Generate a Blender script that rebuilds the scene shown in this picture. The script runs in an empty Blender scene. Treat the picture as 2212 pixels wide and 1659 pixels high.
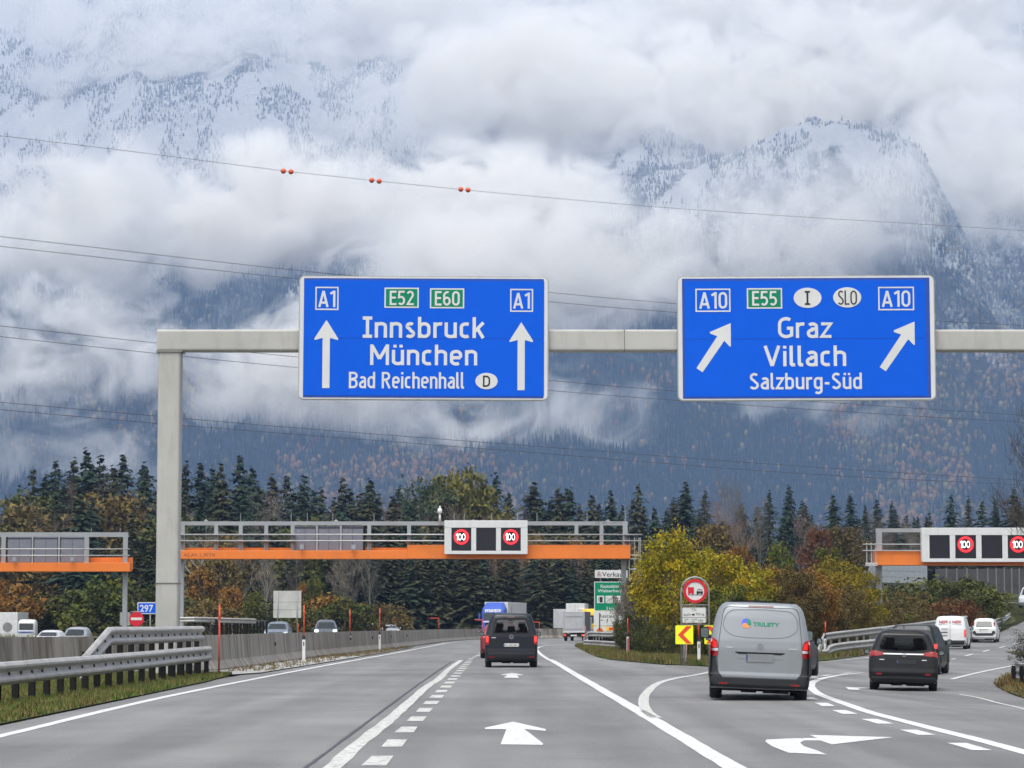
import bpy, bmesh, math, random
import numpy as np
from mathutils import Vector, Matrix, noise as mn
PI = math.pi
R = math.radians
SC = bpy.context.scene
COL = SC.collection

# ---------------------------------------------------------------- camera
CAM_H = 1.48
PITCH = R(5.02)
cd = bpy.data.cameras.new('camera'); cam = bpy.data.objects.new('camera', cd); COL.objects.link(cam)
cam.location = (0, 0, CAM_H); cam.rotation_euler = (R(90) + PITCH, 0, 0)
cd.sensor_width = 36; cd.lens = 96.0; cd.clip_start = 0.5; cd.clip_end = 30000
SC.camera = cam

# ---------------------------------------------------------------- world and sun (overcast)
SUN_EL, SUN_ROT = R(66), R(200)
w = bpy.data.worlds.new('World'); SC.world = w; w.use_nodes = True
nt = w.node_tree; bg = nt.nodes['Background']
sky = nt.nodes.new('ShaderNodeTexSky'); sky.sky_type = 'NISHITA'; sky.sun_disc = False
sky.sun_elevation = SUN_EL; sky.sun_rotation = SUN_ROT; sky.dust_density = 4.0; sky.air_density = 1.0
hs = nt.nodes.new('ShaderNodeHueSaturation'); hs.inputs['Saturation'].default_value = 0.06
nt.links.new(sky.outputs[0], hs.inputs['Color']); nt.links.new(hs.outputs[0], bg.inputs['Color'])
bg.inputs['Strength'].default_value = 0.15
sd = bpy.data.lights.new('sun', 'SUN'); sd.energy = 1.4; sd.angle = R(40); sd.color = (1, .97, .93)
sun = bpy.data.objects.new('sun', sd); COL.objects.link(sun)
# azimuth: sun behind and a little to the left of the camera
sun.rotation_euler = (R(90) - SUN_EL, 0, R(-20))
SC.view_settings.view_transform = 'Standard'; SC.view_settings.look = 'None'
SC.view_settings.gamma = 1; SC.view_settings.use_curve_mapping = False
SC.view_settings.exposure = 0.70
SC.render.engine = 'CYCLES'
cy = SC.cycles
cy.use_denoising = True
cy.max_bounces = 12; cy.diffuse_bounces = 3; cy.glossy_bounces = 3; cy.transmission_bounces = 4
cy.transparent_max_bounces = 12; cy.volume_bounces = 10; cy.caustics_reflective = False; cy.caustics_refractive = False
cy.volume_step_rate = 1.0; cy.volume_max_steps = 512

# ---------------------------------------------------------------- geometry of the view (for planning real positions)
F = 5900.0
def ray(px, py):
    u = (px - 1106) / F; v = (829.5 - py) / F
    return Vector((u, math.cos(PITCH) - v * math.sin(PITCH), math.sin(PITCH) + v * math.cos(PITCH)))
def at(px, py, Y):
    d = ray(px, py); t = Y / d.y
    return Vector((d.x * t, Y, CAM_H + d.z * t))
def sst(a, b, x):
    t = min(1.0, max(0.0, (x - a) / (b - a))); return t * t * (3 - 2 * t)
def interp(pts, x):
    if x <= pts[0][0]: return pts[0][1]
    for (a, p), (b, q) in zip(pts, pts[1:]):
        if x <= b: return p + (q - p) * (x - a) / (b - a)
    return pts[-1][1]
RISE = [(0, 0), (150, 0), (175, .05), (190, .18), (200, .4), (285, 3.8), (330, 5.0), (400, 6.5), (700, 9)]
def gz(x, y):
    """height of the ground"""
    w_ = sst(12, 27, x)
    dip = .35 * sst(5.5, 11, x) * sst(38, 72, y) * (1 - sst(105, 165, y))
    return w_ * interp(RISE, y) - dip
def G(px, py, near=15, far=600):
    """where the line of sight through a pixel meets the ground"""
    d = ray(px, py); y = near; step = 1.0
    while y < far:
        p = at(px, py, y)
        if p.z <= gz(p.x, p.y): break
        y += step
    lo, hi = y - step, y
    for _ in range(20):
        m = (lo + hi) / 2; p = at(px, py, m)
        if p.z <= gz(p.x, p.y): hi = m
        else: lo = m
    p = at(px, py, hi); return Vector((p.x, p.y, gz(p.x, p.y)))

# ---------------------------------------------------------------- tagging
def tag(o, label=None, cat=None, group=None, kind=None):
    if label: o['label'] = label
    if cat: o['category'] = cat
    if group: o['group'] = group
    if kind: o['kind'] = kind
    return o
def empty(name, loc=(0, 0, 0), rz=0.0, label=None, cat=None, group=None, rx=0.0, ry=0.0):
    o = bpy.data.objects.new(name, None); COL.objects.link(o); o.empty_display_size = .3
    o.location = loc; o.rotation_euler = (rx, ry, rz)
    return tag(o, label, cat, group)
def link(name, me, parent=None, loc=None, rot=None, mat=None):
    o = bpy.data.objects.new(name, me); COL.objects.link(o)
    if parent is not None: o.parent = parent
    if loc is not None: o.location = loc
    if rot is not None: o.rotation_euler = rot
    if mat is not None:
        if len(me.materials) == 0: me.materials.append(mat)
        elif me.materials[0] != mat:
            o.material_slots[0].link = 'OBJECT'; o.material_slots[0].material = mat
    return o
def copy_tree(o, parent=None):
    c = o.copy(); COL.objects.link(c)
    if parent is not None: c.parent = parent
    for ch in o.children: copy_tree(ch, c)
    return c

# ---------------------------------------------------------------- materials
MATS = {}
def srgb(r, g, b):
    f = lambda c: (c / 255 / 12.92) if c / 255 <= .04045 else ((c / 255 + .055) / 1.055) ** 2.4
    return (f(r), f(g), f(b))
class NB:
    """tiny node helper"""
    def __init__(s, name):
        s.m = bpy.data.materials.new(name); s.m.use_nodes = True; s.t = s.m.node_tree; s.n = s.t.nodes; s.l = s.t.links
        s.b = s.n['Principled BSDF']; s.out = s.n['Material Output']
    def node(s, typ, **kw):
        n = s.n.new('ShaderNode' + typ)
        for k, v in kw.items():
            if hasattr(n, k): setattr(n, k, v)
            else: n.inputs[k].default_value = v
        return n
    def lk(s, a, b): s.l.new(a, b)
    def coord(s, kind='Object', scale=(1, 1, 1), rot=(0, 0, 0)):
        tc = s.node('TexCoord'); mp = s.node('Mapping'); mp.inputs['Scale'].default_value = scale
        mp.inputs['Rotation'].default_value = rot
        if kind == 'World':
            g = s.node('NewGeometry'); s.lk(g.outputs['Position'], mp.inputs['Vector'])
        else: s.lk(tc.outputs[kind], mp.inputs['Vector'])
        return mp.outputs[0]
    def noise(s, vec, scale, detail=4, rough=.55, dist=0):
        n = s.node('TexNoise'); n.inputs['Scale'].default_value = scale; n.inputs['Detail'].default_value = detail
        n.inputs['Roughness'].default_value = rough; n.inputs['Distortion'].default_value = dist
        if vec is not None: s.lk(vec, n.inputs['Vector'])
        return n.outputs['Fac']
    def ramp(s, fac, stops, interp_='LINEAR'):
        r = s.node('ValToRGB'); e = r.color_ramp.elements; r.color_ramp.interpolation = interp_
        while len(e) < len(stops): e.new(.5)
        for el, (p, c) in zip(e, stops):
            el.position = p; el.color = (*c, 1) if len(c) == 3 else c
        s.lk(fac, r.inputs[0]); return r.outputs[0]
    def mix(s, fac, a, b, mode='MIX'):
        m = s.node('Mix', data_type='RGBA', blend_type=mode)
        for i, v in ((0, fac), (6, a), (7, b)):
            if isinstance(v, (int, float)): m.inputs[i].default_value = v
            elif isinstance(v, tuple): m.inputs[i].default_value = (*v, 1)
            else: s.lk(v, m.inputs[i])
        return m.outputs[2]
    def math(s, op, a, b=None, clamp=False):
        m = s.node('Math', operation=op); m.use_clamp = clamp
        for i, v in ((0, a), (1, b)):
            if v is None: continue
            if isinstance(v, (int, float)): m.inputs[i].default_value = v
            else: s.lk(v, m.inputs[i])
        return m.outputs[0]
    def base(s, c):
        if isinstance(c, tuple): s.b.inputs['Base Color'].default_value = (*c, 1)
        else: s.lk(c, s.b.inputs['Base Color'])
    def set(s, **kw):
        for k, v in kw.items():
            i = s.b.inputs[k.replace('_', ' ')]
            if isinstance(v, (int, float)): i.default_value = v
            elif isinstance(v, tuple): i.default_value = (*v, 1)
            else: s.lk(v, i)
    def bump(s, h, strength=.3, dist=.01):
        b = s.node('Bump'); b.inputs['Strength'].default_value = strength; b.inputs['Distance'].default_value = dist
        s.lk(h, b.inputs['Height']); s.lk(b.outputs[0], s.b.inputs['Normal'])
def M(name, col=None, rough=.5, metal=0.0, var=.12, vs=3.0, bump=0.0, bs=20.0, coat=0.0, spec=None, emit=None, estr=0.0, dirt=0.0):
    """plain surface with a little procedural wear"""
    if name in MATS: return MATS[name]
    n = NB(name); v = n.coord('Object')
    f = n.noise(v, vs, 5)
    lo = tuple(c * (1 - var) for c in col); hi = tuple(min(1, c * (1 + var)) for c in col)
    c = n.ramp(f, [(.3, lo), (.7, hi)])
    if dirt > 0:
        d = n.noise(n.coord('Object', (1.3, 1.3, .35)), 2.2, 6, .65)
        c = n.mix(n.ramp(d, [(.5, (0, 0, 0)), (.8, (dirt, dirt, dirt))]), c, (.12, .105, .085))
    n.base(c)
    rr = n.ramp(f, [(.3, (rough * .85,) * 3), (.7, (min(1, rough * 1.15),) * 3)])
    n.set(Roughness=rr, Metallic=metal)
    if coat: n.set(Coat_Weight=coat, Coat_Roughness=.06)
    if spec is not None: n.b.inputs['Specular IOR Level'].default_value = spec
    if emit: n.set(Emission_Color=emit, Emission_Strength=estr)
    if bump: n.bump(n.noise(v, bs, 4), .6, bump)
    MATS[name] = n.m; return n.m

# ---------------------------------------------------------------- mesh helpers
class MB:
    def __init__(s): s.v = []; s.f = []; s.mi = []; s.cur = 0
    def add(s, vs, fs):
        k = len(s.v); s.v += [tuple(p) for p in vs]; s.f += [tuple(i + k for i in f) for f in fs]; s.mi += [s.cur] * len(fs)
    def box(s, c, d, mtx=None, bev=0):
        x, y, z = d[0] / 2, d[1] / 2, d[2] / 2
        vs = [Vector((c[0] + a * x, c[1] + b * y, c[2] + e * z)) for a in (-1, 1) for b in (-1, 1) for e in (-1, 1)]
        if mtx is not None: vs = [mtx @ p for p in vs]
        s.add(vs, [(0, 1, 3, 2), (4, 6, 7, 5), (0, 4, 5, 1), (2, 3, 7, 6), (0, 2, 6, 4), (1, 5, 7, 3)])
    def bar(s, a, b, w_, h_, up=Vector((0, 0, 1))):
        a, b = Vector(a), Vector(b); d = (b - a).normalized()
        if abs(d.dot(up)) > .99: up = Vector((0, 1, 0))
        r = d.cross(up).normalized(); u = r.cross(d).normalized()
        vs = [p + r * (i * w_ / 2) + u * (j * h_ / 2) for p in (a, b) for i, j in ((-1, -1), (1, -1), (1, 1), (-1, 1))]
        s.add(vs, [(0, 1, 2, 3), (7, 6, 5, 4), (0, 4, 5, 1), (1, 5, 6, 2), (2, 6, 7, 3), (3, 7, 4, 0)])
    def tube(s, pts, r, n=6, cap=True, r2=None):
        pts = [Vector(p) for p in pts]; rings = []; k0 = len(s.v); m = len(pts)
        up = Vector((0, 0, 1)); vs = []; fs = []
        for i, p in enumerate(pts):
            d = (pts[min(i + 1, m - 1)] - pts[max(i - 1, 0)]).normalized()
            q = up if abs(d.dot(up)) < .95 else Vector((1, 0, 0))
            a = d.cross(q).normalized(); b = a.cross(d).normalized()
            rr = r if r2 is None else r + (r2 - r) * i / (m - 1)
            if isinstance(r, (list, tuple)): rr = r[i]
            for j in range(n):
                t = 2 * PI * j / n; vs.append(p + a * math.cos(t) * rr + b * math.sin(t) * rr)
        for i in range(m - 1):
            for j in range(n):
                fs.append((i * n + j, i * n + (j + 1) % n, (i + 1) * n + (j + 1) % n, (i + 1) * n + j))
        if cap: fs.append(tuple(range(n))[::-1]); fs.append(tuple((m - 1) * n + j for j in range(n)))
        s.add(vs, fs)
    def prism(s, poly, axis, a, b):
        """extrude a 2D polygon between a and b along axis (0=x,1=y,2=z)"""
        n = len(poly)
        def mk(p, t):
            if axis == 0: return (t, p[0], p[1])
            if axis == 1: return (p[0], t, p[1])
            return (p[0], p[1], t)
        vs = [mk(p, a) for p in poly] + [mk(p, b) for p in poly]
        fs = [tuple(range(n)), tuple(range(2 * n - 1, n - 1, -1))] + [(i, i + n, (i + 1) % n + n, (i + 1) % n) for i in range(n)]
        s.add(vs, fs)
    def disc(s, c, r, axis, a, b, n=24, sx=1.0):
        s.prism([(c[0] + r * sx * math.cos(2 * PI * i / n), c[1] + r * math.sin(2 * PI * i / n)) for i in range(n)], axis, a, b)
    def ring(s, c, r0, r1, axis, a, b, n=32, sx=1.0):
        pin = [(c[0] + r0 * sx * math.cos(2 * PI * i / n), c[1] + r0 * math.sin(2 * PI * i / n)) for i in range(n)]
        po = [(c[0] + r1 * sx * math.cos(2 * PI * i / n), c[1] + r1 * math.sin(2 * PI * i / n)) for i in range(n)]
        def mk(p, t): return (t, p[0], p[1]) if axis == 0 else ((p[0], t, p[1]) if axis == 1 else (p[0], p[1], t))
        vs = [mk(p, a) for p in pin] + [mk(p, a) for p in po] + [mk(p, b) for p in pin] + [mk(p, b) for p in po]
        fs = []
        for i in range(n):
            j = (i + 1) % n
            fs += [(i, j, n + j, n + i), (2 * n + i, 3 * n + i, 3 * n + j, 2 * n + j), (n + i, n + j, 3 * n + j, 3 * n + i), (i, 2 * n + i, 2 * n + j, j)]
        s.add(vs, fs)
    def mesh(s, name, mats=None, smooth=False, recalc=True):
        me = bpy.data.meshes.new(name); me.from_pydata([tuple(p) for p in s.v], [], s.f)
        if recalc:
            bm = bmesh.new(); bm.from_mesh(me); bmesh.ops.recalc_face_normals(bm, faces=bm.faces); bm.to_mesh(me); bm.free()
        if mats is not None:
            for m in (mats if isinstance(mats, (list, tuple)) else [mats]): me.materials.append(m)
            if isinstance(mats, (list, tuple)) and len(mats) > 1 and len(s.mi) == len(me.polygons):
                me.polygons.foreach_set('material_index', s.mi)
        if smooth: me.polygons.foreach_set('use_smooth', [True] * len(me.polygons))
        me.update(); return me
    def build(s, name, mat, parent=None, smooth=False, loc=None, rot=None, bevel=0):
        o = link(name, s.mesh(name, mat, smooth), parent, loc, rot)
        if bevel:
            b = o.modifiers.new('bevel', 'BEVEL'); b.width = bevel; b.segments = 2; b.limit_method = 'ANGLE'
        return o
def rrect(x0, z0, x1, z1, r, n=5):
    pts = []
    for cx, cz, a0 in ((x1 - r, z0 + r, -PI / 2), (x1 - r, z1 - r, 0), (x0 + r, z1 - r, PI / 2), (x0 + r, z0 + r, PI)):
        for i in range(n + 1):
            a = a0 + (PI / 2) * i / n; pts.append((cx + r * math.cos(a), cz + r * math.sin(a)))
    return pts
TXT = {}
def text_mesh(s, bold=0.0, res=3):
    key = (s, bold)
    if key in TXT: return TXT[key]
    cu = bpy.data.curves.new('t', 'FONT'); cu.body = s; cu.resolution_u = res; cu.offset = bold; cu.extrude = 0
    o = bpy.data.objects.new('t', cu); COL.objects.link(o)
    dg = bpy.context.evaluated_depsgraph_get(); me = o.evaluated_get(dg).to_mesh()
    vs = [v.co.copy() for v in me.vertices]; fs = [tuple(p.vertices) for p in me.polygons]
    o.evaluated_get(dg).to_mesh_clear(); bpy.data.objects.remove(o); bpy.data.curves.remove(cu)
    x0 = min(v.x for v in vs); x1 = max(v.x for v in vs); y0 = min(v.y for v in vs); y1 = max(v.y for v in vs)
    TXT[key] = (vs, fs, x0, x1, y0, y1); return TXT[key]
def lettering(name, s, x0, x1, z0, z1, y, mat, parent, bold=.012, thick=.004, extra=None):
    """text filling the box x0..x1, z0..z1 on a face that looks towards -y"""
    vs, fs, a0, a1, b0, b1 = text_mesh(s, bold)
    mb = MB(); kx = (x1 - x0) / (a1 - a0); kz = (z1 - z0) / (b1 - b0)
    P = [(x0 + (v.x - a0) * kx, y, z0 + (v.y - b0) * kz) for v in vs]
    mb.add(P, fs)
    if extra: extra(mb)
    o = link(name, mb.mesh(name, mat, recalc=False), parent); return o
# ================================================================ road-sign lettering drawn stroke by stroke
def _arc(cx, cy, rx, ry, a0, a1, n=10):
    return [(cx + rx * math.cos(R(a0 + (a1 - a0) * i / n)), cy + ry * math.sin(R(a0 + (a1 - a0) * i / n))) for i in range(n + 1)]
XH = .74
def glyphs(t):
    h = t / 2; X = XH; g = {}
    def o(w, c=X, n=20): return [_arc(w / 2, c / 2, w / 2 - h, c / 2 - h, 0, 360, 24)]
    def sq(w, c):      # upright rounded rectangle used for 0 and O
        r = (w / 2 - h) ; k = c / 2 - h - r * 1.15
        return [_arc(w / 2, c / 2 + k, r, r * 1.15, 0, 180, 12) + _arc(w / 2, c / 2 - k, r, r * 1.15, 180, 360, 12) + [(w - h, c / 2 + k)]]
    def bowl(w, c=X):
        r = (w / 2 - h); k = c / 2 - h - r * 1.1
        return [_arc(w / 2, c / 2 + k, r, r * 1.1, 0, 180, 12) + _arc(w / 2, c / 2 - k, r, r * 1.1, 180, 360, 12) + [(w - h, c / 2 + k)]]
    g['A'] = (.58, [[(h * .7, 0), (.29, 1 - h * .3)], [(.29, 1 - h * .3), (.58 - h * .7, 0)], [(.12, .27), (.46, .27)]])
    g['B'] = (.54, [[(h, 0), (h, 1)], [(h, 1 - h), (.28, 1 - h)] + _arc(.28, .76, .20, .24 - h, 90, -90) + [(h, .52)], [(h, .52), (.30, .52)] + _arc(.30, .26 + h / 2, .24 - h, .26 - h / 2, 90, -90) + [(h, h)]])
    g['D'] = (.54, [[(h, 0), (h, 1)], [(h, 1 - h), (.22, 1 - h)] + _arc(.22, .66, .32 - h, .34 - h, 90, 0) + _arc(.22, .34, .32 - h, .34 - h, 0, -90) + [(h, h)]])
    g['E'] = (.44, [[(h, 0), (h, 1)], [(h, 1 - h), (.44, 1 - h)], [(h, .52), (.40, .52)], [(h, h), (.44, h)]])
    g['G'] = (.58, [_arc(.31, .66, .31 - h, .34 - h, 50, 180, 12) + _arc(.31, .34, .31 - h, .34 - h, 180, 300, 12) + [(.58 - h, .14), (.58 - h, .47)], [(.58, .47), (.34, .47)]])
    g['I'] = (.34, [[(.17, 0), (.17, 1)], [(0, h), (.34, h)], [(0, 1 - h), (.34, 1 - h)]])
    g['L'] = (.42, [[(h, 1), (h, 0)], [(h, h), (.42, h)]])
    g['M'] = (.70, [[(h, 0), (h, 1)], [(h, 1 - h * .6), (.35, .30)], [(.35, .30), (.70 - h, 1 - h * .6)], [(.70 - h, 1), (.70 - h, 0)]])
    g['O'] = (.56, sq(.56, 1)); g['0'] = (.50, sq(.50, 1))
    g['R'] = (.56, [[(h, 0), (h, 1)], [(h, 1 - h), (.28, 1 - h)] + _arc(.28, .74, .24 - h, .26 - h, 90, -90) + [(h, .48)], [(.26, .48), (.56 - h, 0)]])
    g['S'] = (.50, [_arc(.26, .75, .24 - h, .25 - h, 35, 180, 10) + _arc(.26, .75, .24 - h, .25 - h * .9, 180, 255, 5) + _arc(.24, .26, .26 - h, .26 - h, 65, 0, 6) + _arc(.24, .26, .26 - h, .26 - h, 0, -150, 12)])
    g['V'] = (.58, [[(h * .7, 1), (.29, h * .3)], [(.29, h * .3), (.58 - h * .7, 1)]])
    g['a'] = (.44, [[(.44 - h, 0), (.44 - h, X - .2)] , _arc(.23, X - .2, .21 - h, .2 - h, 0, 150, 10), [(.44 - h, .43), (.22, .43)] + _arc(.20, .22, .20 - h, .22 - h, 90, 270, 12) + [(.28, h), (.44 - h, .12)]])
    g['b'] = (.47, [[(h, 0), (h, 1.0)]] + bowl(.47))
    g['c'] = (.38, [_arc(.235, X - .22, .235 - h, .22 - h, 55, 180, 10) + _arc(.235, .22, .235 - h, .22 - h, 180, 305, 10)])
    g['d'] = (.47, [[(.47 - h, 0), (.47 - h, 1.0)]] + bowl(.47))
    g['e'] = (.46, [[(h, X * .5), (.46 - h, X * .5)], [(.46 - h, X * .5)] + _arc(.23, X - .22, .23 - h, .22 - h, 0, 180, 12) + _arc(.23, .22, .23 - h, .22 - h, 180, 310, 10)])
    g['g'] = (.47, [[(.47 - h, X), (.47 - h, -.05)] + _arc(.23, -.06, .24 - h, .17, 0, -140, 10)] + bowl(.47))
    g['h'] = (.46, [[(h, 0), (h, 1.0)], _arc(.23, X - .2, .23 - h, .2 - h, 170, 0, 10) + [(.46 - h, 0)]])
    g['n'] = (.46, [[(h, 0), (h, X)], _arc(.23, X - .2, .23 - h, .2 - h, 170, 0, 10) + [(.46 - h, 0)]])
    g['u'] = (.46, [[(.46 - h, 0), (.46 - h, X)], _arc(.23, .2, .23 - h, .2 - h, -10, -180, 10) + [(h, X)]])
    g['ü'] = (.46, g['u'][1] + [[(.12, .85), (.12, .85 + t)], [(.34, .85), (.34, .85 + t)]])
    g['i'] = (.15, [[(.075, 0), (.075, X)], [(.075, .86), (.075, .86 + t)]])
    g['k'] = (.44, [[(h, 0), (h, 1.0)], [(.42 - h * .3, X), (h * 1.6, .34)], [(.19, .44), (.44 - h * .7, 0)]])
    g['l'] = (.20, [[(h, 1.0), (h, .12), (h * 1.5, h), (.20, h)]])
    g['r'] = (.32, [[(h, 0), (h, X)], _arc(.26, X - .24, .26 - h, .24 - h, 175, 70, 8)])
    g['s'] = (.38, [_arc(.20, .55, .18 - h, .19 - h, 40, 180, 8) + _arc(.20, .55, .18 - h, .18 - h, 180, 250, 4) + _arc(.185, .2, .195 - h, .2 - h, 70, 0, 5) + _arc(.185, .2, .195 - h, .2 - h, 0, -145, 10)])
    g['z'] = (.40, [[(.02, X - h), (.38, X - h), (.02 + h * .3, h), (.40, h)]])
    g['1'] = (.34, [[(.26, 0), (.26, 1)], [(.26, 1 - h * .8), (.03, .80)]])
    g['2'] = (.48, [_arc(.24, .74, .24 - h, .26 - h, 160, 0, 10) + [(.48 - h, .66), (.04 + h * .5, h), (.48, h)]])
    g['5'] = (.48, [[(.44, 1 - h), (.10, 1 - h), (.06 + h * .3, .54)] + _arc(.23, .32, .25 - h, .32 - h, 110, -140, 16)])
    g['6'] = (.50, [_arc(.25, .31, .25 - h, .31 - h, 0, 360, 20), [(h, .33), (h + .015, .60)] + _arc(.30, .66, .30 - h, .34 - h, 170, 75, 8)])
    g['-'] = (.30, [[(.03, .36), (.27, .36)]]); g[' '] = (.24, [])
    return g
def stroke_text(name, s, x0, x1, z0, z1, y, mat, parent, t=.125, gap=.085):
    """letters laid into the box (cap height z0..z1); strokes overlap, so each lies a hair in front of the last"""
    G_ = glyphs(t); W = 0; pos = []
    for c in s: pos.append(W); W += G_[c][0] + gap
    W -= gap; kz = z1 - z0; kx = (x1 - x0) / W; mb = MB(); dy = 0
    for c, px in zip(s, pos):
        for st in G_[c][1]:
            P = [Vector(((px + a) * kx, 0, b * kz)) for a, b in st]; n = len(P); hw = t * .5 * min(kx, kz) * 1.0
            hw = t * .5 * (kx * .5 + kz * .5)
            closed = (P[0] - P[-1]).length < .01
            vs = []
            for i, p in enumerate(P):
                a = P[i - 1] if i else (P[-2] if closed else P[0]); b = P[i + 1] if i < n - 1 else (P[1] if closed else P[-1])
                d1 = (p - a); d2 = (b - p)
                d1 = d1.normalized() if d1.length > 1e-6 else d2.normalized(); d2 = d2.normalized() if d2.length > 1e-6 else d1
                d = (d1 + d2).normalized(); q = Vector((-d.z, 0, d.x)); c_ = max(.55, abs(q.dot(Vector((-d1.z, 0, d1.x)))))
                q = q * (hw / c_)
                vs += [(x0 + p.x + q.x, y - dy, z0 + p.z + q.z), (x0 + p.x - q.x, y - dy, z0 + p.z - q.z)]
            mb.add(vs, [(2 * i + 1, 2 * i, 2 * i + 2, 2 * i + 3) for i in range(n - 1)])
            dy = (dy + .0004) % .004
    me = mb.mesh(name, mat, recalc=False)
    bm = bmesh.new(); bm.from_mesh(me)
    for f in bm.faces:
        if f.normal.y > 0: f.normal_flip()
    bm.to_mesh(me); bm.free()
    return link(name, me, parent)
# ================================================================ mountain, its forest, mist
def fbm(x, y, z=0.0, o=5):
    a = 0.0; k = 1.0
    for i in range(o):
        a += mn.noise(Vector((x, y, z + i * 7.1))) * k; x *= 2.03; y *= 2.03; k *= .5
    return a
def mh(x, y):
    """height of the mountainside"""
    base = (y - 3900) * .50
    rid = fbm(x / 900, y / 1500, 3.0, 4) * 150 + fbm(x / 240, y / 420, 9.0, 4) * 42
    gul = -abs(mn.noise(Vector((x / 330 + y / 2600, y / 3000, 1.0)))) * 130
    s = sst(3900, 5400, y)
    h = base + (rid + gul + 40) * s
    # rocky spur on the right that ends in a steep edge
    u = x - 640 ; v = y - 5250
    if u < 110: e = math.exp(-(u / 420) ** 2) if u < 0 else 1.0
    else: e = 1 - sst(110, 300, u) * 1.0
    spur = (340 + fbm(x / 130, y / 130, 5, 4) * 40) * e * math.exp(-((v) / 420) ** 2)
    h += spur
    if y < 3900: h = max(0, 0) + 14 * sst(2500, 3900, y)
    return max(h, 14 * sst(2500, 3900, y) + fbm(x / 300, y / 300, 2, 3) * 6)
def mhit(px, py):
    y = 3500.0
    while y < 9000:
        p = at(px, py, y)
        if p.z <= mh(p.x, p.y): return p
        y += 25
    return at(px, py, 8000)

def build_mountain():
    nx, ny = 150, 240
    xs = np.linspace(-2100, 2100, nx); ys = np.concatenate([np.linspace(600, 3700, 16), np.linspace(3760, 8800, ny - 16)])
    V = [(float(x), float(y), mh(x, y) if y > 700 else 0) for y in ys for x in xs]
    Fc = [(j * nx + i, j * nx + i + 1, (j + 1) * nx + i + 1, (j + 1) * nx + i) for j in range(ny - 1) for i in range(nx - 1)]
    me = bpy.data.meshes.new('mountain'); me.from_pydata(V, [], Fc); me.polygons.foreach_set('use_smooth', [True] * len(Fc))
    n = NB('mountainside'); v = n.coord('World')
    geo = n.node('NewGeometry'); sep = n.node('SeparateXYZ'); n.lk(geo.outputs['Position'], sep.inputs[0])
    z = sep.outputs['Z']
    big = n.noise(v, .0035, 6, .6); fine = n.noise(v, .035, 6, .65); gul = n.noise(n.coord('World', (1, .22, .22)), .014, 6, .65)
    forest = n.ramp(fine, [(.35, (.018, .028, .02)), (.65, (.05, .05, .03))])
    rock = n.ramp(n.noise(v, .03, 9, .75), [(.3, (.05, .05, .055)), (.7, (.26, .25, .24))])
    sn = n.math('ADD', n.math('DIVIDE', n.math('SUBTRACT', z, 640.0), 190.0), n.math('MULTIPLY', n.math('SUBTRACT', big, .5), 2.5))
    sn2 = n.math('ADD', sn, n.math('ADD', n.math('MULTIPLY', n.math('SUBTRACT', fine, .5), 3.0), n.math('MULTIPLY', n.math('SUBTRACT', gul, .52), 7.0)), clamp=True)
    c = n.mix(n.math('MULTIPLY', n.math('SUBTRACT', z, 500), .003, clamp=True), forest, rock)
    c = n.mix(sn2, c, (.78, .775, .76))
    n.base(c); n.set(Roughness=.9); n.b.inputs['Specular IOR Level'].default_value = .1
    n.bump(n.noise(v, .03, 9, .75), 1.0, 40.0)
    me.materials.append(n.m)
    return tag(link('mountain', me), kind='structure')

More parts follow.
